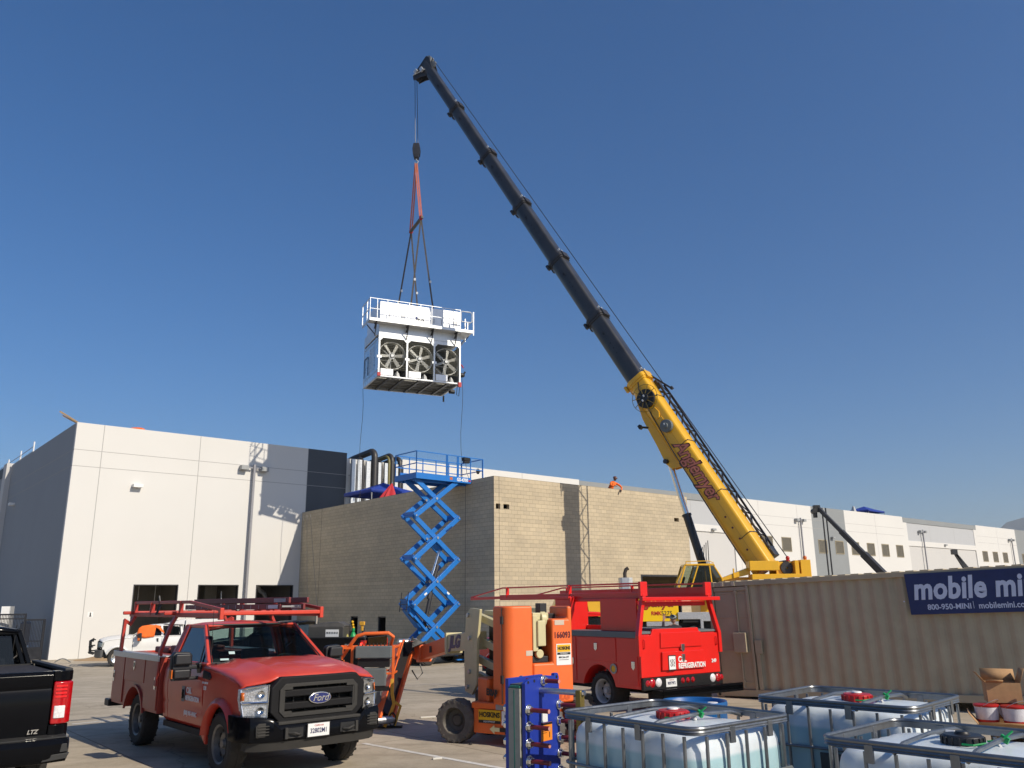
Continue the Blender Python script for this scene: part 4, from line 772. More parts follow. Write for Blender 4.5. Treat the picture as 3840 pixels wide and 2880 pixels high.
for x in (-.8, 1.2, 4.8):
    for y in (-1.1, 1.1): big_wheel(tc_, (A0.x - A.x + x, A0.y - A.y + y, .55), .52, .35, -1 if y < 0 else 1, wheelst)
jt = thing('lattice_boom', 'small dark lattice boom tip showing just above the container roof', 'lattice boom', (0, 0, 0)); P0 = at(3578, 2070, 60); P1 = at(3650, 2160, 60); dd = P1 - P0; P1 = P0 + dd * 2.6; jt.location = (P1.x, P1.y, -.64); TM = Matrix.Translation((-P1.x, -P1.y, .64))
m = MB(TM)
for o1 in (-.5, .5):
    m.beam(P0, P1 + Vector((o1, 0, -abs(o1))), .16, .16)
for k in range(1, 8): f = k / 8; m.beam(P0 + (P1 + Vector((-.5, 0, -.5)) - P0) * f, P0 + (P1 + Vector((.5, 0, -.5)) - P0) * f, .09, .09)
m.box(P0, (.35, .3, .35)); m.build('lattice', darkst, jt)
m = MB(); m.bx(-2, 2, -1, 1, .0, 1.2); m.build('base', walldk, jt, bevel=.04)
# ================================================================ PICKUPS AND SERVICE TRUCKS
def ringprism(m, outer, inner, plane, a, b, mt=0):
    f = {'xz': lambda u, v, w: (u, w, v), 'xy': lambda u, v, w: (u, v, w), 'yz': lambda u, v, w: (w, u, v)}[plane]; n = len(outer)
    vs = [f(*p, a) for p in outer] + [f(*p, a) for p in inner] + [f(*p, b) for p in outer] + [f(*p, b) for p in inner]; fs = []
    for i in range(n):
        j = (i + 1) % n; fs += [(i, j, n + j, n + i), (2 * n + i, 3 * n + i, 3 * n + j, 2 * n + j), (i, 2 * n + i, 2 * n + j, j), (n + i, n + j, 3 * n + j, 3 * n + i)]
    return m.add(vs, fs, mt)
def arc(cx, cz, r, a0, a1, n=12): return [(cx + r * math.cos(R(a0 + (a1 - a0) * k / n)), cz + r * math.sin(R(a0 + (a1 - a0) * k / n))) for k in range(n + 1)]
def road_wheel(par, x, y, r=.40, w_=.24, side=-1, rimm=wheelst, name='wheel', tread=20):
    """side: outward direction in y"""
    wl = sub(name, par, (x, y, r)); m = MB(); h = w_ / 2
    m.lathe([(r * .60, -h * .85), (r * .72, -h), (r * .90, -h), (r * .985, -h * .8), (r, -h * .55), (r, -h * .12), (r * .985, -h * .10), (r * .985, -h * .02), (r, 0), (r, h * .55), (r * .985, h * .8), (r * .9, h), (r * .72, h), (r * .6, h * .85)], (0, 0, 0), (0, 1, 0), 40)
    for k in range(tread * 2):
        a = 2 * PI * k / (tread * 2); mm = MB(Matrix.Rotation(a, 4, 'Y')); s_ = -1 if k % 2 else 1
        mm.box((0, s_ * h * .72, r * .993), (r * .085, h * .42, .014), rz=.25 * s_); m.add(mm.v, [f for f in mm.f])
    m.build('tyre', rubber, wl)
    m = MB(); s_ = side; rr = r * .62
    m.lathe([(0, s_ * h * .35), (rr * .28, s_ * h * .38), (rr * .30, s_ * h * .15), (rr * .55, s_ * h * .35), (rr * .72, s_ * h * .2), (rr * .86, s_ * h * .05), (rr * .90, s_ * h * .8), (rr, s_ * h * .92)], (0, 0, 0), (0, 1, 0), 32); m.build('rim', rimm, wl)
    m = MB()
    for k in range(8):
        a = 2 * PI * k / 8 + .2; m.lathe([(0, 0), (rr * .13, 0), (rr * .13, .004)], (rr * .64 * math.cos(a), s_ * h * .30, rr * .64 * math.sin(a)), (0, s_, 0), 10)
    m.build('rim_hole', blk, wl); m = MB(); m.lathe([(0, h * .62), (rr * .20, h * .6), (rr * .22, h * .35)], (0, 0, 0), (0, s_, 0), 18); m.build('hub_cap', rimm, wl); return wl
def lathe_wheel(par, x, y, r, w_, side, rimm, tm=rubber):
    wl = sub('wheel', par, (x, y, r)); m = MB(); h = w_ / 2; m.lathe([(r * .6, -h), (r * .92, -h), (r, -h * .7), (r, h * .7), (r * .92, h), (r * .6, h)], (0, 0, 0), (0, 1, 0), 30); m.build('tyre', tm, wl)
    m = MB(); s_ = side; m.lathe([(0, s_ * h * .5), (r * .15, s_ * h * .5), (r * .2, s_ * h * .2), (r * .45, s_ * h * .3), (r * .52, s_ * h * .6), (r * .62, s_ * h * .95)], (0, 0, 0), (0, 1, 0), 26); m.build('rim', rimm, wl); return wl
def hood_rings(xs, w_=1.0):
    out = []
    for x, zc, ze in xs:
        row = []
        for y, k in ((0, 0), (.30, .0), (.50, -.012), (.575, .004), (.66, .5), (.82, .8), (.93, 1.0), (.985, 1.5)):
            z = zc + (k if k < .1 else 0) - (zc - ze) * (k if k >= .1 else 0); row.append((y * w_, z))
        fx = lambda y: x - max(0, x - .5) * .52 * min(abs(y) / .985, 1) ** 3.2
        full = [Vector((fx(y), -y, z)) for y, z in row[::-1]] + [Vector((fx(y), y, z)) for y, z in row[1:]]; out.append(full)
    return out
def front_end(t, paint, full=True, flare=True):
    """hood, fenders, cowl of a full-size pickup: x forward, front axle at x=0"""
    m = MB(); rg = hood_rings([(-.64, 1.425, 1.36), (-.4, 1.43, 1.35), (0, 1.42, 1.325), (.4, 1.385, 1.28), (.68, 1.335, 1.225), (.82, 1.285, 1.19), (.89, 1.245, 1.17)]); m.loft(rg, closed=False); m.build('hood', paint, t, solid=.02, angle=60, fix=False)
    for s in (-1, 1):
        top = [(.69, 1.15), (.66, 1.165), (.4, 1.225), (0, 1.29), (-.4, 1.325), (-.64, 1.335)]
        low = [(-.64, .46)] + [p for p in arc(0, .42, .47, 190, 12, 14)] + [(.56, .70), (.60, .80), (.69, .81)]
        m = MB(); m.prism(top + low, 'xz', s * .90, s * .975); m.build('fender', paint, t, bevel=.02, angle=50)
        if flare:
            m = MB(); rg = []
            for k in range(19):
                a = R(20 + 154 * k / 18); c_, s__ = math.cos(a), math.sin(a); P = [(.455, .93), (.455, 1.0), (.50, 1.035), (.545, 1.01), (.57, .97), (.56, .93)]; rg.append([Vector((c_ * r_, s * y, .42 + s__ * r_)) for r_, y in P])
            m.loft(rg); m.build('wheel_flare', paint, t, angle=60)
    m = MB(); m.bx(-.75, .75, -.85, .85, .45, 1.1); m.bx(-5.0, .6, -.45, .45, .38, .62); m.build('engine_bay', under, t)
def cab(t, paint, xb=-2.28, ext=False, gl=glass, seats=True):
    """cab with pillars, glass and doors"""
    sec = [(.86, .47), (.945, .56), (.966, .74), (.958, .79), (.974, .85), (.985, 1.05), (.965, 1.24), (.925, 1.37)]
    xd = -2.06 if not ext else -1.95
    for s in (-1, 1):
        for nm, a, c in (('door', -.655, xd), ('cab_corner', xd - .015, xb)):
            m = MB(); m.loft([[Vector((x, s * y, z)) for y, z in sec] + [Vector((x, s * (y - .07), z)) for y, z in sec[::-1]] for x in (a, (a + c) / 2, c)]); d = m.build(nm, paint, t, bevel=.006, angle=30)
            if nm == 'door':
                m = MB(); m.prism([(c + .14, 1.10), (c + .22, 1.12), (c + .24, 1.28), (c + .15, 1.28)], 'xz', s * .972, s * 1.0); m.build('handle', plastic, d, bevel=.01)
        # pillars
        m = MB()
        A0, A1 = Vector((-.68, s * .895, 1.37)), Vector((-1.40, s * .715, 1.89)); m.beam(A0, A1, .05, .085, up=(0, s, .4), w1=.05, h1=.07)
        B0, B1 = Vector((xd - .02, s * .905, 1.36)), Vector((xd + .04, s * .72, 1.89)); m.beam(B0, B1, .10, .06, up=(0, s, .3)); C0, C1 = Vector((xb + .05, s * .895, 1.36)), Vector((xb + .12, s * .70, 1.89)); m.beam(C0, C1, .12, .06, up=(0, s, .3)); m.beam((-.64, s * .93, 1.38), (xb, s * .93, 1.38), .05, .04)
        m.beam((-1.38, s * .72, 1.885), (xb + .12, s * .71, 1.885), .06, .05); m.build('pillar', paint, t, bevel=.012)
        m = MB(); m.add([(-.74, s * .895, 1.385), (xd + .03, s * .905, 1.385), (xd + .09, s * .735, 1.87), (-1.42, s * .73, 1.87)], [(0, 1, 2, 3)]); m.build('side_glass', gl, t, fix=False)
        m = MB(); m.beam((-1.0, s * .913, 1.40), (-1.08, s * .83, 1.66), .03, .012, up=(0, 1, 0)); m.build('window_divider', blk, t)
    m = MB(); yy = [-.735, -.5, 0, .5, .735]
    rg = [[Vector((x, y * k, z - .055 * (abs(y) / .735) ** 2.4)) for y in yy] for x, z, k in ((-1.36, 1.905, .97), (-1.45, 1.94, 1), (-1.8, 1.962, 1), (xb + .15, 1.955, 1), (xb + .05, 1.93, .97))]; m.loft(rg, closed=False); m.build('roof', paint, t, solid=.045, angle=60, fix=False)
    n = 6; m = MB(); lo = [Vector((-.70 + .16 * (1 - (2 * k / n - 1) ** 2) , (2 * k / n - 1) * .87, 1.385)) for k in range(n + 1)]; hi = [Vector((-1.40 + .05 * (1 - (2 * k / n - 1) ** 2), (2 * k / n - 1) * .70, 1.90)) for k in range(n + 1)]
    m.loft([lo, [(a * .5 + c * .5) + Vector((.02, 0, .01)) for a, c in zip(lo, hi)], hi], closed=False); m.build('windshield', gl, t, angle=80, fix=False)
    m = MB(); m.beam(Vector((-1.375, -.70, 1.895)), Vector((-1.375, .70, 1.895)), .05, .03, up=(.6, 0, 1)); m.bx(xb, xb + .06, -.9, .9, .5, 1.40); m.bx(xb + .06, xb + .14, -.7, .7, 1.83, 1.89); m.build('cab_back', paint, t, bevel=.01)
    m = MB(); m.tube([p + Vector((.012, 0, .004)) for p in lo], .018, 6); m.tube([p + Vector((.012, 0, .002)) for p in hi], .016, 6); m.tube([lo[0] + Vector((.01, 0, 0)), hi[0]], .02, 6); m.tube([lo[-1] + Vector((.01, 0, 0)), hi[-1]], .02, 6); m.build('glass_seal', blk, t)
    m = MB(); m.add([(xb + .07, -.70, 1.42), (xb + .07, .70, 1.42), (xb + .13, .62, 1.82), (xb + .13, -.62, 1.82)], [(0, 1, 2, 3)]); m.build('rear_glass', gl, t, fix=False)
    if seats:
        m = MB(); m.bx(xb + .12, -.9, -.84, .84, .60, .66); m.bx(-.98, -.66, -.84, .84, 1.08, 1.36); m.build('dashboard', under, t, bevel=.03)
        for y in (-.42, .42):
            m = MB(); m.bx(-1.95, -1.45, y - .27, y + .27, .75, .98); m.hexa([(-2.15, y - .27, .9), (-1.98, y - .27, .9), (-1.98, y + .27, .9), (-2.15, y + .27, .9), (-2.22, y - .22, 1.5), (-2.08, y - .22, 1.5), (-2.08, y + .22, 1.5), (-2.22, y + .22, 1.5)]); m.bx(-2.2, -2.1, y - .12, y + .12, 1.52, 1.72); m.build('seat', seat, t, bevel=.04)
        m = MB(); rg = [Vector((-1.12 + .07 * math.sin(a), .42 + .19 * math.cos(a), 1.28 + .17 * math.sin(a))) for a in [2 * PI * k / 20 for k in range(20)]]; m.tube(rg, .016, 6, closed=True); m.beam((-1.12, .25, 1.28), (-1.12, .6, 1.28), .03, .04); m.cyl((-1.12, .42, 1.28), (-.9, .42, 1.2), .03, n=8); m.build('steering_wheel', blk, t)
    m = MB(); m.bx(xb, -.6, -.93, .93, .42, .5); m.build('floor', under, t)
def tow_mirror(t, s, x=-.92):
    mr = sub('mirror', t); m = MB(); m.prism([(1.08, 1.17), (1.32, 1.17), (1.35, 1.21), (1.35, 1.52), (1.31, 1.56), (1.10, 1.55), (1.06, 1.51), (1.06, 1.21)] if s > 0 else [(-a, c) for a, c in [(1.08, 1.17), (1.32, 1.17), (1.35, 1.21), (1.35, 1.52), (1.31, 1.56), (1.10, 1.55), (1.06, 1.51), (1.06, 1.21)]], 'yz', x - .10, x + .02)
    m.prism([(s * 1.09, 1.38), (s * 1.33, 1.38), (s * 1.33, 1.53), (s * 1.11, 1.53)], 'yz', x + .02, x + .10); m.prism([(s * 1.09, 1.19), (s * 1.32, 1.19), (s * 1.33, 1.32), (s * 1.09, 1.32)], 'yz', x + .02, x + .07); m.build('casing', plasticc, mr, bevel=.025)
    m = MB(); m.beam((x, s * .90, 1.34), (x, s * 1.34, 1.34), .07, .05); m.beam((x, s * .90, 1.19), (x, s * 1.34, 1.19), .07, .045); m.beam((x + .02, s * .90, 1.10), (x + .02, s * .97, 1.4), .14, .05); m.build('arm', plasticc, mr, bevel=.01)
    m = MB(); m.bx(x - .107, x - .101, min(s * 1.10, s * 1.33), max(s * 1.10, s * 1.33), 1.21, 1.51); m.build('mirror_glass', chrome, mr); m = MB(); m.bx(x - .03, x + .08, min(s * 1.352, s * 1.37), max(s * 1.352, s * 1.37), 1.20, 1.32); m.build('marker', amber, mr, bevel=.005)
# ---------------- red service truck in the foreground
tA = thing('service_truck', 'dusty red service truck with ladder rack facing right in the foreground', 'service truck', (-3.25, 12.55, 0), -.863)
front_end(tA, red); cab(tA, red); tow_mirror(tA, -1); tow_mirror(tA, 1)
for x in (0, -3.48):
    for s in (-1, 1): road_wheel(tA, x, s * .84, .40, .25, s)
# grille
gs = mat('grille_dark_plastic', (.007, .007, .008), .6, nscale=8, namt=.15, spec=.2, dust=.03, dcol=(.26, .22, .17)); gg = mat('grille_grey_plastic', (.030, .029, .027), .65, nscale=8, namt=.1, spec=.3, dust=.08, dcol=(.26, .22, .17))
def oct_(w_, z0, z1, c): return [(-w_ + c, z0), (w_ - c, z0), (w_, z0 + c), (w_, z1 - c), (w_ - c, z1), (-w_ + c, z1), (-w_, z1 - c), (-w_, z0 + c)]
gr = sub('grille', tA); m = MB(); ringprism(m, oct_(.69, .715, 1.275, .13), oct_(.565, .80, 1.175, .07), 'yz', .78, .945); m.build('surround', gs, gr, bevel=.02)
m = MB(); ringprism(m, oct_(.575, .775, 1.19, .075), oct_(.52, .825, 1.145, .05), 'yz', .85, .962); m.build('inner_frame', gg, gr, bevel=.008)
m = MB(); m.bx(.72, .80, -.62, .62, .76, 1.2); m.build('radiator', mat('radiator_black', (.004, .004, .004), .8), gr)
m = MB()
for z in (.865, 1.02):
    m.prism([(-.50, z), (.50, z), (.515, z + .045), (.50, z + .09), (-.50, z + .09), (-.515, z + .045)], 'yz', .84, .95)
m.build('bar', gs, gr, bevel=.015)
m = MB()
for y in (-.34, -.17, 0, .17, .34): m.bx(.82, .87, y - .005, y + .005, .83, 1.14)
for s in (-1, 1):
    for z in (.81, 1.115): m.bx(.87, .965, min(s * .40, s * .53), max(s * .40, s * .53), z, z + .04)
    m.bx(.87, .955, min(s * .50, s * .53), max(s * .50, s * .53), .85, 1.115)
m.build('fin', gg, gr)
def ell(m, c, rx, rz, x0, x1, n=28): m.prism([(c[0] + rx * math.cos(2 * PI * k / n), c[1] + rz * math.sin(2 * PI * k / n)) for k in range(n)], 'yz', x0, x1)
bd = sub('badge', gr); m = MB(); ell(m, (0, .985), .165, .075, .93, .972); m.build('badge_rim', chrome, bd, bevel=.006); m = MB(); ell(m, (0, .985), .152, .064, .97, .978); m.build('badge_field', fordb, bd)
text('Ford', .125, chrome, bd, (.978, 0, .985), (0, 1, 0), (0, 0, 1), shear=.35, off=.001, sx=.95, lift=.003)
# head lamps
for s in (-1, 1):
    hl = sub('headlight', tA); P = [(.905, .70, .775), (.77, .965, .79), (.715, .992, 1.0), (.70, .985, 1.135), (.83, .90, 1.165), (.905, .70, 1.185)]
    def hlp(off): return [Vector((x + off, s * y, z)) for x, y, z in P]
    m = MB(); m.loft([hlp(-.12), hlp(-.02)]); m.build('reflector', lens, hl, bevel=.008)
    m = MB(); m.add([(.885, s * .71, .99), (.72, s * .985, .985), (.72, s * .985, .965), (.885, s * .71, .965)], [(0, 1, 2, 3)]); m.tube(hlp(-.015), .012, 6, closed=True); m.tube([(.905, s * .71, .975), (.745, s * .985, .97)], .014, 6); m.build('bezel', chrome, hl)
    for z in (.875, 1.075):
        m = MB(); m.lathe([(.01, -.02), (.03, -.01), (.045, .0), (.048, .004)], (.868, s * .79, z), (1, s * .45, 0), 20); m.build('bulb_bowl', chrome, hl)
    m = MB(); m.add([(.765, s * .968, 1.0), (.722, s * 1.0, 1.0), (.712, s * .998, 1.10), (.75, s * .968, 1.10)], [(0, 1, 2, 3)]); m.build('turn_lens', amber, hl, solid=.012, fix=False)
    m = MB(); vs = hlp(.004); m.add(vs, [tuple(range(6))]); m.build('cover', glassmat('lamp_cover' + str(s), (.95, .95, .95), .06), hl, fix=False)
# bumper
m = MB(); rg = []
for y, xf, zt in ((-1.03, .62, .80), (-1.02, .76, .81), (-.94, .93, .81), (-.78, .99, .80), (-.66, 1.02, .775), (-.58, 1.04, .70), (0, 1.07, .685), (.58, 1.04, .70), (.66, 1.02, .775), (.78, .99, .80), (.94, .93, .81), (1.02, .76, .81), (1.03, .62, .80)):
    rg.append([Vector((xf - .16, y, .50)), Vector((xf - .02, y, .50)), Vector((xf, y, .55)), Vector((xf, y, zt - .05)), Vector((xf - .03, y, zt)), Vector((xf - .20, y, zt + .01))])
m.loft(rg); bp_ = m.build('bumper', blackp, tA, bevel=.008, angle=35)
m = MB(); m.loft([[Vector((xf - .14, y, .40)), Vector((xf, y, .39)), Vector((xf + .03, y, .50)), Vector((xf - .12, y, .515))] for y, xf in ((-.93, .80), (-.8, .92), (-.5, .99), (0, 1.0), (.5, .99), (.8, .92), (.93, .80))]); m.build('lower_valance', gg, bp_)
m = MB(); m.bx(.92, 1.02, -.60, .60, .695, .735); m.build('step_pad', gg, bp_, bevel=.01)
for s in (-1, 1):
    m = MB(); q = [(s * .70, .57), (s * .88, .57), (s * .89, .70), (s * .85, .735), (s * .70, .735)]; m.prism(q, 'yz', .96, .995)
    for k in range(4): m.bx(.99, 1.008, min(s * .715, s * .87), max(s * .715, s * .87), .585 + k * .035, .60 + k * .035)
    m.build('fog_vent', gg, bp_, bevel=.004)
    m = MB(); m.prism([(s * .27, .54), (s * .52, .54), (s * .52, .655), (s * .27, .655)], 'yz', 1.03, 1.063); m.build('hook_pocket', blk, bp_)
    m = MB(); m.bx(1.05, 1.085, min(s * .49, s * .53), max(s * .49, s * .53), .53, .665); m.tube([(1.06, s * .48, .60), (1.12, s * .42, .60), (1.12, s * .36, .58), (1.07, s * .31, .58)], .016, 8); m.bx(1.05, 1.08, min(s * .3, s * .5), max(s * .3, s * .5), .535, .55); m.build('tow_hook', gg, bp_, bevel=.003)
plm = mat('plate_white', (.72, .72, .70), .4, nscale=5, namt=.03)
def plate(par, o, xd, num, scale=1.0, frame=True):
    pt = panel('licence_plate', plm, par, o, xd, (0, 0, 1), .31, .16, .004)
    if frame:
        x = Vector(xd).normalized(); nn = x.cross(Vector((0, 0, 1))); fr = panel('plate_frame', blk, pt, Vector(o) - nn * .006, xd, (0, 0, 1), .335, .185, .006)
    text(num, .082, mat('plate_ink', (.01, .015, .08), .5), pt, Vector(o) + Vector((0, 0, -.012)), xd, (0, 0, 1), name='plate_number', off=.0015, sx=.80, lift=.006, thick=.001)
    text('California', .034, capred, pt, Vector(o) + Vector((0, 0, .054)), xd, (0, 0, 1), name='plate_state', shear=.3, lift=.006, thick=.001); return pt
plate(bp_, (1.078, -.06, .605), (0, 1, 0), '32802M1')
# wipers, antenna, stickers, vents
m = MB(); m.tube([(-.50, -.5, 1.40), (-.56, 0, 1.43), (-.63, .35, 1.42)], .012, 6); m.tube([(-.50, .2, 1.40), (-.60, .6, 1.42)], .012, 6); m.build('wiper', blk, tA)
m = MB(); m.tube([(-.62, -.90, 1.35), (-.64, -.91, 2.16)], .004, 5); m.build('antenna', blk, tA)
m = MB(); m.loft([[Vector((-.68, y, 1.375)), Vector((-.50, y, 1.405)), Vector((-.50, y, 1.38)), Vector((-.68, y, 1.35))] for y in (-.86, -.4, 0, .4, .86)]); m.build('cowl', plastic, tA)
def wsp(f, g):  # point on windshield: f across -1..1, g up 0..1
    lo_ = Vector((-.70 + .16 * (1 - f * f), f * .87, 1.385)); hi_ = Vector((-1.40 + .05 * (1 - f * f), f * .70, 1.90)); return lo_ + (hi_ - lo_) * g
for nm, f, g, w_, h_ in (('paper_sticker', -.66, .22, .085, .06), ('oval_sticker', -.80, .06, .12, .04)):
    p = wsp(f, g) + Vector((.02, 0, .02)); xd = (wsp(f + .1, g) - wsp(f - .1, g)); ud = wsp(f, g + .1) - wsp(f, g - .1)
    panel(nm, mat(nm, (.5, .62, .58), .5), tA, p, xd, ud, w_, h_, .003)
for s in (-1, 1):
    m = MB(); m.prism([(-.66, 1.20), (-.42, 1.185), (-.36, 1.22), (-.42, 1.285), (-.66, 1.31)], 'xz', s * .97, s * .992); v_ = m.build('side_vent', plasticc, tA, bevel=.01)
    m = MB(); m.prism([(-.62, 1.22), (-.46, 1.21), (-.42, 1.23), (-.46, 1.27), (-.62, 1.285)], 'xz', s * .99, s * .997); m.build('vent_grid', gg, v_)
for y in (-.25, .28): m = MB(); m.cyl((.25, y, 1.40), (.25, y, 1.415), .018, n=8); m.build('washer_nozzle', blk, tA)
letr = mat('faded_letter', (.85, .80, .78), .5)
yd = (1, 0, 0)
text('C&L', .115, letr, tA, (-1.26, -.985, 1.0), yd, (0, 0, 1), off=.003, align='LEFT', lift=.002); text('REFRIGERATION', .092, letr, tA, (-1.27, -.985, .895), yd, (0, 0, 1), off=.003, align='LEFT', sx=.78, lift=.004); text('(800) 901-HVAC', .085, letr, tA, (-1.33, -.972, .69), yd, (0, 0, 1), off=.002, align='LEFT', sx=.85, lift=.002)
text('138', .075, letr, tA, (-.58, -.977, 1.07), yd, (0, 0, 1), off=.002, lift=.003); text('CALT #1001370', .04, letr, tA, (-.58, -.977, 1.14), yd, (0, 0, 1), sx=.8, lift=.003)
def logo(par, o, w_, h_, bgm, fgm):
    q = panel('logo_plate', bgm, par, o, (1, 0, 0) if abs(Vector(o).y) > .9 and False else yd, (0, 0, 1), w_, h_, .004); return q
lg = panel('logo_plate', mat('logo_grey', (.17, .17, .17), .5), tA, (-1.36, -.988, .945), yd, (0, 0, 1), .13, .21, .004, lift=.001)
m = MB()
for k in range(3): x = -1.36 + (k - 1) * .028; m.tube([(x - .008, -.998, 1.0), (x + .008, -.998, .98), (x - .008, -.998, .945), (x + .008, -.998, .91), (x - .008, -.998, .885)], .006, 5)
m.build('logo_mark', blk, lg)
# service body
def service_body(t, paint, x0=-2.36, x1=-4.75, H_=1.41, yo=1.02, ax=-3.48, ar=.47, bot=.58, trim=steel, dual=False):
    for s in (-1, 1):
        P = [(x0, H_), (x0, bot)] + [(ax + ar + .06, bot)] + arc(ax, .44, ar, 15, 165, 14) + [(ax - ar - .06, bot), (x1, bot), (x1, H_)]
        sb = sub('side_box', t); m = MB(); m.prism(P, 'xz', s * .55, s * yo); m.build('shell', paint, sb, bevel=.01)
        for nm, a, c, z0, z1 in (('compartment_door', x0 - .03, x0 - .66, bot + .04, H_ - .05), ('compartment_door', x0 - .70, ax - .62, ar + .52, H_ - .05), ('compartment_door', ax - .66, x1 + .03, bot + .04, H_ - .05)):
            m = MB(); m.prism([(a, z0), (c, z0), (c, z1), (a, z1)], 'xz', s * (yo + .0), s * (yo + .018)); d = m.build(nm, paint, sb, bevel=.008)
            big = abs(a - c) > .8; lx, lz = ((a + c) / 2, z1 - .12) if big else (a - .10 if a > -3.2 else c + .07, (z0 + z1) / 2 + .03)
            m = MB(); q = [(lx - .045, lz + .07), (lx + .045, lz + .07), (lx + .045, lz - .03), (lx, lz - .085), (lx - .045, lz - .03)] if big else [(lx - .035, lz + .09), (lx + .035, lz + .09), (lx + .035, lz - .09), (lx - .035, lz - .09)]
            m.prism(q, 'xz', s * (yo + .018), s * (yo + .028)); l = m.build('latch', chrome, d, bevel=.004); m = MB(); m.box((lx, s * (yo + .029), lz + .01), (.035, .006, .07)); m.build('latch_handle', blk, l)
        m = MB(); m.bx(x1 - .01, x0 + .01, min(s * .84, s * (yo + .035)), max(s * .84, s * (yo + .035)), H_ + .003, H_ + .02); m.bx(x1 - .01, x0 + .01, min(s * (yo + .02), s * (yo + .04)), max(s * (yo + .02), s * (yo + .04)), H_ - .06, H_ + .03); m.build('lid_trim', trim, sb, bevel=.006)
        m = MB(); rg = []
        for k in range(15):
            a = R(12 + 156 * k / 14); rg.append([Vector((ax + r_ * math.cos(a), s * y, .44 + r_ * math.sin(a))) for r_, y in ((ar, yo), (ar, yo + .03), (ar + .035, yo + .03), (ar + .035, yo))])
        m.loft(rg); m.build('arch_trim', paint, sb)
    m = MB(); m.bx(x1, x0, -.55, .55, .62, .70); m.bx(x0 - .04, x0, -.55, .55, .70, H_ + .05); m.build('bed_floor', paint, t)
service_body(tA, mat('dusty_red_paint', (.36, .035, .020), .38, nscale=3, namt=.08, coat=.2, dust=.28, dcol=(.32, .15, .10)))
m = MB(); m.bx(-4.80, -4.755, -1.02, 1.02, .62, 1.41); m.build('tailgate', red, tA, bevel=.01); m = MB(); m.bx(-5.05, -4.80, -1.05, 1.05, .50, .62); m.build('rear_bumper', blk, tA, bevel=.02)
m = MB(); m.bx(-4.3, -3.6, -.5, .5, 1.40, 1.50); m.bx(-3.5, -2.9, -.5, .2, 1.40, 1.54); m.build('bed_box', mat('dark_red_box', (.12, .012, .01), .5), tA, bevel=.02)
# ladder rack
def rack(t, mt, posts, yr, z0, z1, xf, xr, half, over=.0, top=1):
    rk = sub('ladder_rack', t); m = MB()
    for s in (-1, 1):
        for (xb_, zb, yb) in posts:
            m2 = MB(); pts = [(xb_, s * yb, zb), (xb_, s * (yb - .02), zb + .5), (xb_ - .02, s * (half + .08), z0 - .15), (xb_ - .02, s * half, z0)]; pts = [Vector(p) for p in pts]
            for a, c in zip(pts, pts[1:]): m2.beam(a - (c - a).normalized() * .02, c + (c - a).normalized() * .02, .085, .05, up=(0, s, 0))
            m2.build('post', mt, rk, bevel=.008)
    return rk
rk = rack(tA, redrack, [(-2.45, 1.0, 1.03), (-4.55, 1.45, 1.0)], 0, 2.04, 2.3, -.7, -4.75, .80)
for s in (-1, 1):
    m = MB(); m.beam((-4.85, s * .80, 2.05), (-.62, s * .80, 2.05), .06, .07); m.build('lower_rail', redrack, rk, bevel=.01)
    m = MB(); m.beam((-4.6, s * .80, 2.25), (-1.9, s * .80, 2.25), .04, .05); m.beam((-1.9, s * .80, 2.25), (-.62, s * .80, 2.13), .04, .05)
    for x in (-4.6, -2.3): m.beam((x, s * .80, 2.04), (x, s * .80, 2.27), .06, .06, up=(1, 0, 0))
    m.beam((-3.7, s * .80, 2.04), (-3.7, s * .80, 2.25), .08, .04, up=(1, 0, 0)); m.build('upper_rail', redrack, rk, bevel=.008)
for x in (-4.65, -2.5, -.64): m = MB(); m.beam((x, -.80 if x > -1 else -1.0, 2.08), (x, .80 if x > -1 else 1.0, 2.08), .06 if x > -1 else .05, .06); m.build('cross_bar', redrack if x < -1 else mat('sunlit_bar', (.55, .05, .025), .4, nscale=6, namt=.1), rk, bevel=.015)  # sunlight on the front bar put into a brighter red than the rack's
for s in (-1, 1): m = MB(); m.bx(-.69, -.60, s * .80 - .03, s * .80 + .03, 1.99, 2.16); m.build('end_stop', MATS['sunlit_bar'], rk, bevel=.01)
m = MB(); m.tube([(-3.3, -.86, 2.05), (-3.3, -.80, 2.2), (-3.35, -.82, 2.36)], .02, 6); m.build('tie_strap', blk, rk)
ld = thing('ladder', 'dark red extension ladder lying on the rack of the foreground service truck', 'ladder', tA.matrix_basis @ Vector((-2.65, .42, 2.12)), -.863 + .015)
for k, (y, z, x0, x1) in enumerate(((-.20, .0, -2.2, 1.75), (.20, .0, -2.2, 1.75), (-.155, .10, -1.9, 1.95), (.155, .10, -1.9, 1.95))):
    m = MB(); m.bx(x0, x1, y - .02, y + .02, z, z + .085); m.build('rail', ladderred, ld, bevel=.006)
m = MB()
for k in range(13): m.cyl((-2.0 + k * .3, -.19, .045), (-2.0 + k * .3, .19, .045), .016, n=6)
for k in range(13): m.bx(-2.0 + k * .3 - .012, -2.0 + k * .3 + .012, -.222, -.221, .01, .07)
m.build('rung', ltgrey, ld)
for y in (-.2, .2): m = MB(); m.bx(1.35, 1.68, y - .026, y - .021 if y > 0 else y - .0205, .015, .07); m.bx(1.45, 1.85, -.18, -.176, .112, .17); m.build('end_label', wht, ld)
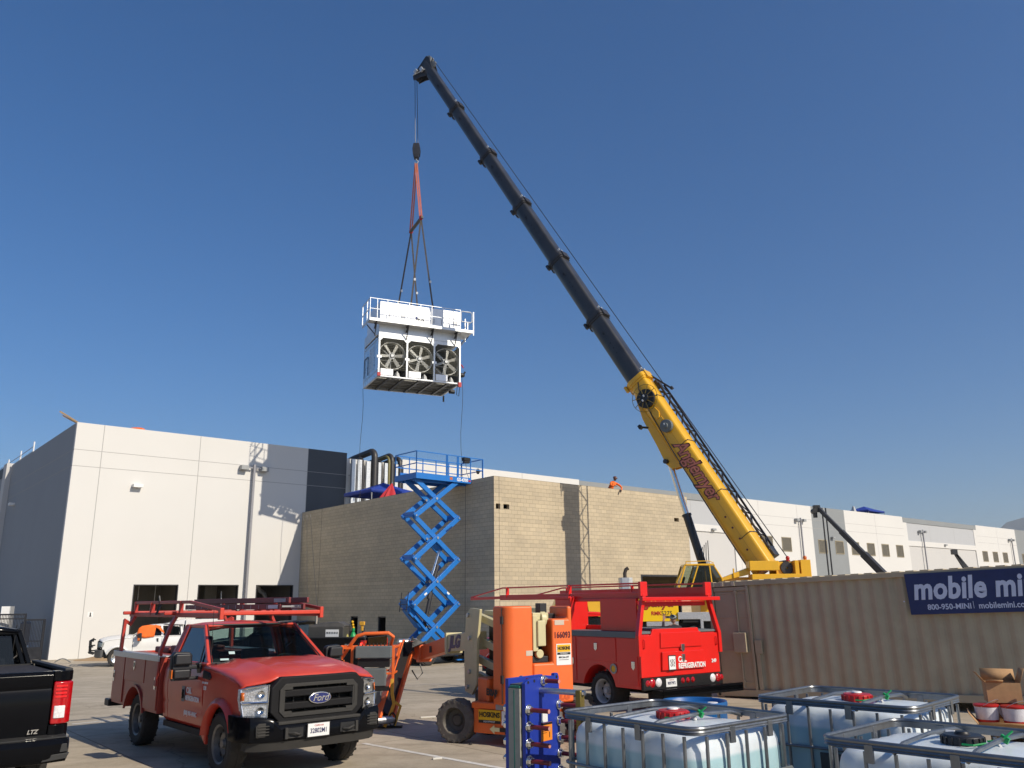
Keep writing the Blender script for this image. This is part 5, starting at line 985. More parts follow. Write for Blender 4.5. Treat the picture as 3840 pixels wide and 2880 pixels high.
# ---------------- second red service truck, seen from behind
tB = thing('service_truck', 'bright red service truck seen from behind beside the tan container', 'service truck', (3.47, 18.306, -.06), 2.192)
def bm(x): return x  # rear face at x=0, forward +x
RB = sub('utility_body', tB); W2, H2 = 1.17, 1.58
for s in (-1, 1):
    P = [(0.02, H2), (.02, .52), (.74, .52)] + arc(1.27, .42, .52, 168, 12, 14)[0:] + [(1.82, .52), (2.75, .52), (2.75, H2)]
    m = MB(); m.prism(P, 'xz', s * .62, s * W2); sb = m.build('side_box', red2, RB, bevel=.01)
    for a, c, z0 in ((.06, .66, .58), (.70, 1.95, 1.02), (2.0, 2.7, .58)):
        m = MB(); m.prism([(a, z0), (c, z0), (c, H2 - .08), (a, H2 - .08)], 'xz', s * W2, s * (W2 + .015)); d = m.build('compartment_door', red2, sb, bevel=.008); lx = a + .12 if c - a < 1 else (a + c) / 2
        m = MB(); m.prism([(lx - .05, H2 - .2 if c - a > 1 else 1.05), (lx + .05, H2 - .2 if c - a > 1 else 1.05), (lx + .05, H2 - .32 if c - a > 1 else .93), (lx, H2 - .36 if c - a > 1 else .88), (lx - .05, H2 - .32 if c - a > 1 else .93)], 'xz', s * (W2 + .015), s * (W2 + .03)); m.build('latch', chrome, d, bevel=.005)
    m = MB(); m.bx(0, 2.77, min(s * .60, s * (W2 + .03)), max(s * .60, s * (W2 + .03)), H2 + .003, H2 + .05); m.bx(0, 2.77, min(s * (W2 + .02), s * (W2 + .035)), max(s * (W2 + .02), s * (W2 + .035)), H2 - .07, H2 + .05); m.build('lid_trim', jgrey, sb, bevel=.008)
    m = MB(); m.lathe([(.07, 0), (.10, 0), (.10, .02), (.07, .02)], (.78, s * (W2 + .01), .88), (0, s, 0), 20); m.build('fuel_ring', ltgrey, sb); m = MB(); m.lathe([(0, .005), (.065, .01), (.065, 0)], (.78, s * (W2 + .012), .88), (0, s, 0), 16); m.build('fuel_cap', stick, sb)
m = MB(); m.prism([(-W2, .74), (W2, .74), (W2, H2 - .02), (.86, H2 - .02), (.80, H2 + .10), (-.55, H2 + .10), (-.60, H2 - .02), (-W2, H2 - .02)], 'yz', -.03, .02); tg = m.build('tailgate', red2, RB, bevel=.012)
for y0, y1, z0, z1, ex in ((-.62, .62, 1.30, 1.60, .03), (-.66, .62, .86, 1.22, .05)):
    m = MB(); m.prism([(y0, z0), (y1, z0), (y1 - .02, z1), (y0 + .02, z1)], 'yz', -.03 - ex, -.03); m.build('rear_door', red2, tg, bevel=.01)
for z, w_ in ((1.29, .05), (1.09, .045)): m = MB(); m.prism([(-w_, z + .07), (w_, z + .07), (w_, z - .04), (0, z - .09), (-w_, z - .04)], 'yz', -.095, -.06); m.build('latch', chrome, tg, bevel=.005)
for s in (-1, 1): m = MB(); m.tube([(-.03, s * 1.08, 1.48), (-.07, s * 1.08, 1.46), (-.07, s * 1.08, 1.32), (-.03, s * 1.08, 1.30)], .012, 6); m.build('grab_handle', red2, tg)
xr = (0, -1, 0)
text('C&L', .16, wht, tg, (-.08, .16, 1.055), xr, (0, 0, 1), off=.005, align='LEFT', lift=.004, sx=.85); text('REFRIGERATION', .145, wht, tg, (-.08, .16, .925), xr, (0, 0, 1), off=.005, align='LEFT', lift=.006, sx=.76); text('249', .10, wht, tg, (-.035, -.98, .98), xr, (0, 0, 1), off=.003, lift=.004)
lg = panel('logo_plate', blk, tg, (-.084, .34, 1.0), xr, (0, 0, 1), .22, .30, .004); lq = panel('logo_field', wht, lg, (-.089, .34, 1.0), xr, (0, 0, 1), .185, .26, .003)
m = MB()
for k in range(3): y = .34 + (k - 1) * .045; m.tube([(-.093, y - .01, 1.07), (-.093, y + .012, 1.04), (-.093, y - .012, 1.0), (-.093, y + .012, .96), (-.093, y - .01, .93)], .008, 5)
m.build('logo_mark', blk, lq)
m = MB(); m.bx(-.05, .02, -W2 - .04, W2 - .02, .50, .735); lp = m.build('lamp_panel', mat('tread_plate_black', (.014, .014, .015), .4, metal=.3, nscale=3, namt=.1, bump=1.0, bscale=30), RB, bevel=.01)
for y, c_, r_ in ((1.03, rlens, .05), (.90, rlens, .075), (.72, wlens, .075), (.02, rlens, .045), (-.13, rlens, .045), (-.28, rlens, .045), (-.90, wlens, .075), (-1.06, rlens, .075), (-1.17, rlens, .05)):
    m = MB(); m.lathe([(0, .03), (r_ * .7, .025), (r_, .01), (r_ + .012, .0)], (-.05, y, .635), (-1, 0, 0), 18); m.build('tail_lamp', c_, lp)
plate(RB, (-.06, .37, .615), xr, '90979F2', frame=False)
m = MB(); m.bx(-.34, .0, -W2 - .35, W2 - .28, .40, .50); m.bx(-.34, -.30, -W2 - .35, W2 - .28, .36, .53); m.build('rear_step', blackp, RB, bevel=.01)
m = MB(); m.bx(0, 2.7, -.62, .62, .62, .7); m.bx(2.6, 2.7, -.62, .62, .7, 1.7); m.bx(.5, 5.9, -.45, .45, .36, .6); m.bx(-.25, .4, -.6, .6, .25, .42); m.build('chassis', under, tB)
# raised boxes and rack of the second truck
m = MB(); m.bx(2.2, 2.72, .62, W2, H2 + .05, 2.30); m.bx(.12, 1.25, 1.04, 1.09, H2 + .05, 2.30); m.bx(.12, 2.2, 1.0, 1.04, 2.24, 2.30); m.bx(1.0, 2.2, .66, .68, H2 + .05, H2 + .15); m.bx(2.16, 2.2, W2 - .12, W2, H2 + .05, 2.34); m.bx(2.2, 2.9, .3, W2 + .02, 2.30, 2.36); m.build('upper_box', red2, RB, bevel=.012)
rk = sub('ladder_rack', tB); RZ = 2.36
for s in (-1, 1):
    m = MB(); P = [Vector(q) for q in ((-.02, s * 1.2, 1.15), (-.02, s * 1.2, 1.55), (.02, s * 1.05, 2.1), (.02, s * .98, RZ))]
    for a, c in zip(P, P[1:]): m.beam(a, c + (c - a).normalized() * .02, .10, .09, up=(0, s, 0))
    m.build('post', red2, rk, bevel=.01)
    m = MB(); P = [Vector(q) for q in ((2.68, s * 1.1, H2), (2.68, s * .98, RZ - .02))]; m.beam(P[0], P[1], .08, .06, up=(0, s, 0)); m.build('post', red2, rk, bevel=.01)
    m = MB(); m.beam((.0, s * .98, RZ + (.05 if s < 0 else 0)), (5.2, s * .98, RZ + (.05 if s < 0 else 0)), .05, .13 if s > 0 else .24); m.beam((5.2, s * .98, RZ), (6.6, s * .98, RZ - .02), .05, .07); m.build('lower_rail', red2, rk, bevel=.01)
    m = MB(); m.beam((.05, s * .98, RZ + .24), (5.1, s * .98, RZ + .24), .04, .035); m.beam((5.1, s * .98, RZ + .24), (6.6, s * .98, RZ + .02), .04, .035)
    for x in (.05, 2.4, 4.9): m.beam((x, s * .98, RZ), (x, s * .98, RZ + .25), .09, .03, up=(1, 0, 0))
    m.prism([(-.02, RZ - .02), (.05, RZ - .02), (.05, RZ + .27), (-.02, RZ + .27)], 'xz', s * .98 - .1, s * .98 + .1); m.build('upper_rail', red2, rk, bevel=.008)
m = MB(); m.beam((-.1, 1.15, RZ - .08), (-.1, -1.2, RZ - .08), .09, .08); m.beam((.1, .95, RZ - .18), (.1, -.95, RZ - .18), .05, .1); m.beam((3.0, .95, RZ), (3.0, -.95, RZ), .05, .05); m.beam((6.55, .95, RZ), (6.55, -.95, RZ), .05, .05); m.build('cross_bar', red2, rk, bevel=.01)
for y in (.86, -.86):
    road_wheel(tB, 1.27, y, .40, .46, 1 if y > 0 else -1, wheelwh)
# cab of second truck (front axle 4.27 m ahead of the rear one)
cb = sub('cab', tB, (1.27 + 4.25, 0, .06)); cab(cb, red2, xb=-2.55, gl=darkglass, seats=False); front_end(cb, red2)
for s in (-1, 1): lathe_wheel(tB, 5.52, s * .88, .40, .25, s, wheelwh)
tow_mirror(cb, 1)
m = MB(); m.cyl((5.4, -.5, RZ + .27), (5.4, -.5, RZ + .30), .08, n=10); m.build('beacon', amber, tB)
# ================================================================ OTHER PICKUPS
def pickup_bed(t, paint, x0, x1, ax, H_=1.42, yo=.985, taper=0):
    """steel bed from x0 (cab) to x1 (tail)"""
    for s in (-1, 1):
        P = [(x0, .50), (ax + .52, .50)] + arc(ax, .42, .48, 10, 170, 14) + [(ax - .52, .50), (x1 + .06, .55), (x1, .75), (x1, H_), (x0, H_ + .02)]
        m = MB(); m.prism(P, 'xz', s * (yo - .05), s * yo); m.build('bed_side', paint, t, bevel=.02)
        m = MB(); m.bx(x1, x0, min(s * (yo - .09), s * yo), max(s * (yo - .09), s * yo), H_ + .003, H_ + .045); m.build('bed_rail', plastic, t, bevel=.012)
    m = MB(); m.bx(x1 + .05, x0, -yo + .06, yo - .06, .62, .68); m.bx(x0 - .05, x0, -yo + .06, yo - .06, .68, H_); m.build('bed_floor', under, t)
# black pickup in the left foreground, seen from behind (built with the tail at x=0, heading +x)
bk = thing('pickup_truck', 'black pickup at the left edge, seen from behind with its red tail lamp', 'pickup truck', (-6.10, 9.95, 0), 2.25)
fr_ = sub('cab', bk, (1.18 + 3.64, 0, .0)); cab(fr_, blackp, xb=-2.62 + .0, ext=True, gl=darkglass, seats=True); front_end(fr_, blackp, flare=False)
pickup_bed(fr_, blackp, -2.66, -4.80, -3.64, 1.44, .975)
for x in (1.18, 4.82):
    for s in (-1, 1): road_wheel(bk, x, s * .84, .41, .27, s, wheelst)
m = MB(); y_ = .76; m.loft([[Vector((x, y, z)) for x, z in ((.0, .70), (-.02, .80), (-.045, .95), (-.05, 1.20), (-.03, 1.27), (-.05, 1.31), (-.055, 1.42), (-.02, 1.46), (.06, 1.46), (.06, .70))] for y in (-y_, -.4, 0, .4, y_)]); tgk = m.build('tailgate', blackp, bk, bevel=.008)
for s in (-1, 1):
    m = MB(); m.loft([[Vector((x, s * y, z)) for x, y in ((-.03, .765), (-.045, .86), (-.02, .94), (.04, .985), (.12, .985), (.12, .765))] for z in (.55, .86)]); m.loft([[Vector((x, s * y, z)) for x, y in ((-.03, .765), (-.045, .86), (-.02, .94), (.04, .985), (.12, .985), (.12, .765))] for z in (1.345, 1.46)]); m.build('corner_post', blackp, bk, bevel=.01)
    tl = sub('tail_lamp', bk); m = MB(); m.loft([[Vector((x - .012, s * y, z)) for x, y in ((-.03, .775), (-.05, .86), (-.025, .945), (.03, .992), (.16, .995), (.16, .785))] for z in (.863, 1.0, 1.2, 1.342)]); m.build('housing', rlens, tl, bevel=.02)
    m = MB(); m.loft([[Vector((x - .03, s * y, z)) for x, y in ((-.03, .80), (-.045, .86), (-.03, .92), (.0, .92), (.0, .80))] for z in (.93, 1.07)]); m.build('reverse_lens', wlens, tl, bevel=.01)
    m = MB()
    for z in (1.16, 1.20, 1.24, 1.28): m.loft([[Vector((x - .026, s * y, z + q)) for x, y in ((-.03, .80), (-.045, .86), (-.03, .92), (.0, .92), (.0, .80))] for q in (0, .02)])
    m.build('lens_rib', mat('bright_red_lens', (.75, .01, .012), .3, coat=.4), tl)
text('LTZ', .062, chrome, tgk, (-.052, -.60, .80), (0, -1, 0), (0, 0, 1), off=.002, shear=.25, lift=.004)
m = MB(); m.loft([[Vector((x, y, z)) for x, z in ((xr_, .46), (xr_ - .04, .52), (xr_ - .045, .66), (xr_ + .0, .72), (xr_ + .22, .74), (xr_ + .22, .46))] for y, xr_ in ((-1.02, .05), (-.97, -.12), (-.75, -.17), (0, -.19), (.75, -.17), (.97, -.12), (1.02, .05))]); bmk = m.build('rear_bumper', blackp, bk, bevel=.01)
m = MB(); m.loft([[Vector((x, y, z)) for x, z in ((-.14, .722), (.05, .745), (.05, .76), (-.14, .735))] for y in (-.95, 0, .95)]); m.build('step_pad', plastic, bmk)
for s in (-1, 1):
    m = MB(); m.prism([(s * .70, .48), (s * .96, .50), (s * .99, .56), (s * .74, .55)], 'yz', -.20, -.10); m.prism([(s * .72, .56), (s * .97, .57), (s * .96, .66), (s * .74, .66)], 'yz', -.18, -.155); m.build('corner_step', plastic, bmk, bevel=.006)
m = MB(); m.loft([[Vector((x, y, z)) for x, z in ((.07, 1.40), (.07, 1.425), (.5, 1.425), (2.1, 1.425), (2.1, 1.40))] for y in (-.88, 0, .88)]); m.build('bed_cover', darkcl, bk)
m = MB(); m.tube([(2.6, -.7, 1.35), (2.62, -.72, 1.95)], .006, 5); m.build('antenna', blk, bk)
# white pickup by the dock openings, nose to the left
wt = thing('pickup_truck', 'white pickup with an orange vest hung over its door by the dock openings', 'pickup truck', (-19.75, 43.2, zg(0, 45)), 3.55)
front_end(wt, whitep); cab(wt, whitep, xb=-2.95, ext=True, gl=darkglass)
for s in (-1, 1):
    m = MB(); m.prism([(-2.1, 1.42), (-2.75, 1.42), (-2.75, 1.80), (-2.1, 1.80)], 'xz', s * .84, s * .90); m.build('rear_side_window', darkglass, wt, bevel=.02)
m = MB(); m.bx(-5.1, -3.0, -1.0, 1.0, .75, 2.15); m.hexa([(-3.0, -.9, 1.9), (-2.0, -.8, 1.95), (-2.0, .8, 1.95), (-3.0, .9, 1.9), (-3.0, -.9, 2.2), (-2.3, -.75, 2.0), (-2.3, .75, 2.0), (-3.0, .9, 2.2)]); m.build('utility_body', whitep, wt, bevel=.03)
for s in (-1, 1): m = MB(); m.prism([(-3.15, 1.0), (-4.9, 1.0), (-4.9, 2.0), (-3.15, 2.0)], 'xz', s * 1.0, s * 1.015); m.build('side_door', whitep, wt, bevel=.01)
for x in (0, -4.0):
    for s in (-1, 1): road_wheel(wt, x, s * .86, .42, .26, s, chrome)
for s in (-1, 1): tow_mirror(wt, s)
hl = mat('white_truck_lamp', (.5, .52, .5), .2, metal=.6, nscale=30, namt=.3)
for s in (-1, 1): m = MB(); m.loft([[Vector((x + o, s * y, z)) for x, y, z in ((.90, .62, .90), (.74, .985, .92), (.70, .99, 1.13), (.90, .62, 1.15))] for o in (-.1, .0)]); m.build('headlight', hl, wt, bevel=.01)
m = MB(); m.bx(.8, .93, -.60, .60, .82, 1.2); m.build('grille', plasticc, wt, bevel=.02); m = MB(); m.loft([[Vector((x, y, z)) for x, z in ((xf - .1, .42), (xf, .45), (xf, .78), (xf - .15, .80))] for y, xf in ((-1.0, .75), (-.8, .98), (0, 1.05), (.8, .98), (1.0, .75))]); m.build('bumper', mat('dark_bumper', (.10, .10, .10), .4, metal=.5, dust=.3), wt, bevel=.02)
m = MB()
for y in (-.75, -.35, .35, .75): m.tube([(1.05, y, .6), (1.25, y, .65), (1.27, y, 1.2), (1.15, y, 1.3)], .035, 6)
for z in (.7, .95, 1.22): m.tube([(1.1, -.95, z), (1.27, -.75, z), (1.27, .75, z), (1.1, .95, z)], .035, 6)
m.build('bull_bar', blk, wt)
vest = thing('safety_vest', 'bright orange vest draped over the white pickup door window', 'vest', wt.location + Vector((0, 0, 0)), 3.55)
m = MB()
def drape(poly, y0, seed):
    n = len(poly); cx_ = sum(p[0] for p in poly) / n; cz_ = sum(p[1] for p in poly) / n; vs = [(cx_, y0 + .05, cz_)]
    for k in (1, 2, 3):
        for (px_, pz_) in poly: vs.append((cx_ + (px_ - cx_) * k / 3, y0 + .03 + .035 * noise.noise((px_ * 5 + k, pz_ * 5, seed)), cz_ + (pz_ - cz_) * k / 3))
    fs = [(0, 1 + i, 1 + (i + 1) % n) for i in range(n)] + [(1 + k * n + i, 1 + (k + 1) * n + i, 1 + (k + 1) * n + (i + 1) % n, 1 + k * n + (i + 1) % n) for k in range(2) for i in range(n)]
    return vs, fs
v_, f_ = drape([(-.82, 1.34), (-.80, 1.55), (-.86, 1.78), (-1.0, 1.88), (-1.35, 1.93), (-1.65, 1.90), (-1.62, 1.6), (-1.6, 1.36), (-1.2, 1.30)], .95, 2); m.add(v_, f_); v_, f_ = drape([(-1.6, 1.93), (-1.8, 1.88), (-2.02, 1.6), (-2.06, 1.5), (-1.92, 1.58), (-1.7, 1.76), (-1.5, 1.82)], .95, 5); m.add(v_, f_)
m.build('fabric', orangehv, vest, solid=.02, angle=70, fix=False)
# dark pickup behind the foreground truck with welding gear in its bed, brake lamp lit
dk = thing('pickup_truck', 'dark pickup carrying a welder with its brake lamp lit, behind the red truck', 'pickup truck', (-9.2, 29.0, zg(0, 29)), PI - .22)
front_end(dk, blackp, flare=False); cab(dk, blackp, xb=-2.5, ext=True, gl=darkglass); pickup_bed(dk, blackp, -2.54, -4.85, -3.6, 1.42, .985)
for x in (0, -3.6):
    for s in (-1, 1): lathe_wheel(dk, x, s * .85, .40, .26, s, wheelst)
for s in (-1, 1):
    m = MB(); m.prism([(s * .84, .95), (s * .99, .95), (s * .99, 1.36), (s * .84, 1.36)], 'yz', -4.87, -4.72); m.build('tail_lamp', rlens, dk, bevel=.015)
    m = MB(); m.bx(-4.80, -4.72, min(s * .985, s * 1.0), max(s * .985, s * 1.0), 1.10, 1.28); m.sphere((-4.78, s * .99, 1.18), .05, 8); m.build('brake_bulb', brake, dk)
m = MB(); m.bx(-4.90, -4.82, -.83, .83, .75, 1.44); m.build('tailgate', blackp, dk, bevel=.02); m = MB(); m.bx(-5.05, -4.85, -.95, .95, .5, .7); m.build('rear_bumper', chrome, dk, bevel=.02)
text('FX4', .13, ltgrey, dk, (-4.3, .99, 1.2), (-1, 0, 0), (0, 0, 1), off=.002)
wd = thing('welder', 'boxy engine welder with a pale control panel standing in the dark pickup bed', 'welder', dk.matrix_basis @ Vector((-3.25, .35, .70)), PI - .22)
m = MB(); m.bx(-.75, .45, -.35, .35, 0, 1.05); m.loft([[Vector((x, y, z)) for y, z in ((-.35, 1.05), (.35, 1.05), (.25, zt), (-.25, zt))] for x, zt in ((-.75, 1.1), (-.5, 1.22), (.0, 1.2), (.45, 1.1))]); m.build('case', mat('welder_case', (.035, .035, .033), .5, dust=.2), wd, bevel=.02)
m = MB(); m.bx(-.60, -.15, .352, .36, .62, .98); pn = m.build('control_panel', wht, wd); m = MB()
for k in range(5):
    for j in range(2): m.lathe([(0, 0), (.03, 0), (.03, .01)], (-.55 + k * .085, .36, .70 + j * .18), (0, 1, 0), 8)
m.build('knobs', blk, pn); m = MB(); m.tube([(.35, 0, 1.15), (.35, 0, 1.4), (.25, 0, 1.5), (.15, 0, 1.48)], .03, 6); m.build('exhaust', mat('pale_pipe', (.4, .36, .3), .5), wd)
gb = thing('gas_bottles', 'small yellow-topped gas bottles standing in the dark pickup bed', 'gas bottle', dk.matrix_basis @ Vector((-4.15, .25, .70)), PI - .22)
for x, y, mt in ((0, 0, green), (.22, .1, mat('bottle_ochre', (.35, .3, .08), .5)), (-.3, -.1, darkst)): m = MB(); m.lathe([(0, 0), (.11, 0), (.11, .75), (.05, .88), (.03, .9), (.05, .92), (.05, 1.0), (0, 1.02)], (x, y, 0), (0, 0, 1), 14); m.build('bottle', mt, gb)
m = MB(); m.box((-.3, 0, 1.15), (.16, .1, .12)); m.box((-.3, 0, 1.02), (.07, .07, .2)); m.build('regulator', yelstrap, gb, bevel=.01)
m = MB()
for k in range(3): m.sphere((.0 + .02 * k, 0, 1.02 + .09 * k), .045, 8)
m.build('valve_knob', stick, gb)
# ================================================================ SCISSOR LIFT
SL = Vector((-4.75, 40.6, -.62)); sa = R(42)
slf = thing('scissor_lift', 'tall blue scissor lift raised beside the block building', 'scissor lift', SL, sa)
# local: x along the platform, y to the left/away; near side y=0

Zn = [.62, 2.73, 4.87, 6.93, 8.72]; XL, XR, AW = -.02, 2.62, 1.05
def sarm(p, q, y, t_=.11):
    a = Vector((p[0], y, p[1])); c = Vector((q[0], y, q[1])); d = (c - a).normalized(); a = a - d * .08; c = c + d * .08; m = MB(); m.beam(a, c, t_, .24, up=(-d.z, 0, d.x)); return m
for k in range(4):
    z0, z1 = Zn[k], Zn[k + 1]; st = sub('scissor_stage', slf)
    for y, oo in ((0, 1), (AW, -1)):
        if k == 3: A = ((XL, z0), (2.45, z1)); B = ((XR, z0), (.06, z1))
        else: A = ((XL, z0), (XR, z1)); B = ((XR, z0), (XL, z1))
        sarm(*A, y).build('arm', blueL, st, bevel=.012); sarm(*B, y + .13 * oo).build('arm', blueL, st, bevel=.012)
        xc, zc = (A[0][0] + A[1][0]) / 2, (z0 + z1) / 2; m = MB(); m.cyl((xc, y - .09, zc), (xc, y + .25 * oo, zc), .06, n=12); m.build('pivot_pin', steel, st)
    for x, z in ((XL, z0), (XR, z0)):
        m = MB(); m.cyl((x, -.08, z), (x, AW + .08, z), .07, n=12); m.build('cross_tube', blueL, st)
        for y in (0, AW): m = MB(); m.cyl((x, y - .10, z), (x, y + .10, z), .04, n=10); m.build('pin', steel, st)
    m = MB(); m.beam((XL, .1, z0 + .12), (XL, AW - .1, z0 + .12), .04, .16); m.beam((XR, .1, z0 + .12), (XR, AW - .1, z0 + .12), .04, .16); m.build('tie_plate', blueL, st)
for a, c in (((.75, 1.55), (1.75, 4.45)), ((1.0, 3.2), (1.95, 5.3))):
    pass
m = MB(); m.cyl((.9, .5, 1.5), (1.35, .5, 3.3), .10, n=14); m.cyl((1.2, .52, 3.0), (1.75, .52, 4.6), .10, n=14); hc = m.build('lift_cylinder', darkst, slf); m = MB(); m.cyl((1.35, .5, 3.3), (1.55, .5, 4.1), .06, n=12); m.cyl((1.35, .52, 3.95), (1.85, .52, 5.35), .065, n=12); m.build('rod', chrome, hc)
m = MB(); m.beam((1.85, .52, 5.35), (1.3, .52, 5.75), .5, .10); m.beam((.2, .52, 2.2), (.95, .52, 1.5), .6, .12); m.beam((.0, .52, 2.45), (-.25, .52, 3.0), .55, .1); m.beam((-.1, .52, 2.6), (.7, .52, 1.75), .45, .3); m.beam((.5, .52, 4.6), (1.5, .52, 3.9), .05, .05); m.beam((.55, .52, 4.75), (1.1, .52, 5.6), .05, .05); m.build('cylinder_mount', blueL, slf, bevel=.02)
m = MB()
for z in (2.5, 2.75, 3.0): m.beam((-.32, .2, z), (-.32, .75, z), .03, .03)
m.beam((-.32, .2, 2.4), (-.2, .2, 3.3), .03, .03); m.beam((-.32, .75, 2.4), (-.2, .75, 3.3), .03, .03); m.tube([(-.1, .3, 2.3), (.4, .3, 1.9), (.9, .35, 1.9), (1.3, .4, 1.4)], .03, 6); m.build('hose_tray', blk, slf)
for x, z in ((.62, 3.22), (1.98, 3.25)): m = MB(); m.box((x, -.058, z), (.17, .004, .09), ry=-.6 if x < 1 else .6); m.build('decal', wht, slf)
# chassis
m = MB(); m.bx(-.25, 3.75, -.05, 1.35, .30, .72); m.bx(.3, 2.6, -.38, -.05, .35, .85); m.build('chassis', darkst, slf, bevel=.03)
m = MB(); m.bx(2.35, 2.42, -.3, -.05, .3, 1.25); m.bx(3.05, 3.12, -.3, -.05, .3, 1.25); m.bx(2.42, 3.05, -.3, -.25, 1.12, 1.25); m.bx(2.42, 3.05, -.3, -.25, .60, .70); m.bx(2.42, 3.05, -.25, -.1, .10, .16); m.bx(-.3, -.22, .0, 1.2, .4, .9); m.build('ladder_frame', blueL, slf, bevel=.01)
for x in (.45, 3.2):
    for y, s in ((-.45, -1), (1.55, 1)):
        m = MB(); m.box((x, y - s * .25, .42), (.25, .5, .2)); m.build('axle', darkst, slf)
        wl = lathe_wheel(slf, x, y, .43, .34, s, wheelwh); m = MB()
        for k in range(44):
            a = 2 * PI * k / 44; mm = MB(Matrix.Rotation(a, 4, 'Y')); mm.box((0, 0, .435), (.03, .3, .03), rz=.5 if k % 2 else -.5); m.add(mm.v, mm.f)
        m.build('tread', rubberg, wl)
# platform
PZ = 8.86; pf = sub('platform', slf); PY0, PY1 = -.12, 1.70
m = MB(); m.bx(-.1, 3.35, PY0, PY1, PZ - .08, PZ); m.bx(3.35, 4.15, PY0 + .06, PY1 - .06, PZ - .13, PZ - .03)
m.bx(-.1, 3.35, PY0 - .03, PY0, PZ - .14, PZ + .16); m.bx(-.1, 3.35, PY1, PY1 + .03, PZ - .14, PZ + .16); m.bx(-.13, -.1, PY0 - .03, PY1 + .03, PZ - .14, PZ + .16); m.bx(3.36, 4.15, PY0 + .02, PY0 + .05, PZ - .14, PZ + .08); m.bx(4.15, 4.18, PY0 + .02, PY1, PZ - .14, PZ + .08); m.build('deck', blueL, pf, bevel=.01)
m = MB()
for y in (.25, 1.2): m.bx(-.0, 3.3, y, y + .08, PZ - .22, PZ - .085)
m.build('deck_beam', blueL, pf)
RT_ = PZ + 1.22
def rail_run(p, q, n_, nm):
    m = MB(); p = Vector(p); q = Vector(q)
    for z in (RT_, PZ + .62): m.beam(p + Vector((0, 0, z)), q + Vector((0, 0, z)), .04, .045)
    for k in range(n_ + 1): c = p + (q - p) * k / n_; m.beam(c + Vector((0, 0, PZ)), c + Vector((0, 0, RT_)), .042, .042)
    m.build(nm, blueL, pf)
rail_run((-.1, PY0, 0), (1.75, PY0, 0), 1, 'guard_rail'); rail_run((1.82, PY0, 0), (2.45, PY0, 0), 1, 'gate'); rail_run((2.52, PY0, 0), (4.15, PY0 + .03, 0), 2, 'guard_rail'); rail_run((-.1, PY1, 0), (4.15, PY1, 0), 5, 'guard_rail'); rail_run((-.1, PY0, 0), (-.1, PY1, 0), 1, 'guard_rail'); rail_run((4.15, PY0, 0), (4.15, PY1, 0), 1, 'guard_rail')
m = MB(); m.bx(.1, 1.0, 1.55, 1.62, PZ, PZ + .35); m.bx(1.4, 2.2, 1.5, 1.55, PZ, PZ + .25); m.build('kick_plate', blueL, pf)
m = MB(); m.box((3.0, PY0 - .02, RT_ - .12), (.42, .22, .18), rz=.1); m.box((2.95, PY0 - .1, RT_ - .28), (.35, .18, .10)); m.build('control_box', blk, pf, bevel=.02); m = MB(); m.tube([(3.0, PY0, RT_ - .3), (3.15, PY0 + .1, RT_ - .8), (3.35, PY0 + .12, PZ + .1)], .015, 6); m.build('control_cable', ltgrey, pf)
m = MB(); m.sphere((3.9, PY0 + .1, PZ + .58), .12, 10, 0, (1, .6, 1.3)); m.build('hanging_lamp', plasticc, pf)
text('GS-4390', .24, wht, pf, (2.75, PY0 - .03, PZ + .01), (1, 0, 0), (0, 0, 1), off=.008, shear=.2, sx=.85); m = MB(); m.bx(3.16, 3.3, PY0 - .036, PY0 - .032, PZ - .05, PZ + .04); m.build('decal', capred, pf); m = MB(); m.bx(1.95, 2.12, PY0 - .036, PY0 - .032, PZ - .04, PZ + .10); m.build('decal', mat('decal_orange', (.45, .12, .03), .5), pf)
text('08030030', .12, navy, slf, (2.0, -.06, 6.35), (.83, 0, .56), (-.56, 0, .83), off=.002)
# ================================================================ ARTICULATED BOOM LIFT
JO = Vector((.05, 14.65, 0)); JL = thing('boom_lift', 'orange and cream articulated boom lift in the middle of the yard', 'boom lift', JO)
JW = Matrix.Translation(-JO)                       # world -> local of the root
ja = R(118); JT = Matrix.Rotation(ja, 4, 'Z')      # turntable frame: x towards the boom
ca = R(-32); JC = Matrix.Rotation(ca, 4, 'Z') @ Matrix.Translation((.05, -.15, 0))
m = MB(JC); m.bx(-.50, .62, -.52, .52, .17, .62); m.bx(-.53, .66, -.54, .54, .54, .64); m.box((-.70, -.35, .2), (.16, .2, .2)); ch = m.build('chassis', orange, JL, bevel=.02)
for x in (-.83, .83):
    for s in (-1, 1):
        wl = bpy.data.objects.new('wheel', None); COL.objects.link(wl); wl.parent = JL; wl.matrix_local = JC @ Matrix.Translation((x, s * .50, .335)) @ Matrix.Rotation(.12 if x < 0 else -.35, 4, 'Z')
        m = MB(); h = .13; r = .335; m.lathe([(r * .56, -h * .8), (r * .62, -h), (r * .93, -h), (r, -h * .72), (r, h * .72), (r * .93, h), (r * .62, h), (r * .56, h * .8)], (0, 0, 0), (0, 1, 0), 40)
        for k in range(36):
            a = 2 * PI * k / 36; mm = MB(Matrix.Rotation(a, 4, 'Y')); mm.box((0, h * .55 * (1 if k % 2 else -1), r - .014), (.034, h * .9, .03), rz=.12); mm.box((0, h * .98 * (1 if k % 2 else -1), r - .04), (.034, .02, .04)); m.add(mm.v, mm.f)
        m.build('tyre', rubberg, wl, bevel=.003)
        m = MB(); m.lathe([(0, s * h * .1), (r * .22, s * h * .12), (r * .3, s * h * -.1), (r * .5, s * h * .0), (r * .56, s * h * .8), (r * .60, s * h * .98)], (0, 0, 0), (0, 1, 0), 28); m.build('rim', mat('rim_dark', (.035, .033, .03), .6, dust=.4) if 'rim_dark' not in MATS else MATS['rim_dark'], wl)
JC3 = JC.to_3x3(); cxd = JC3 @ Vector((1, 0, 0))
def cp(x, z, y=-.52): return JC @ Vector((x, y, z))
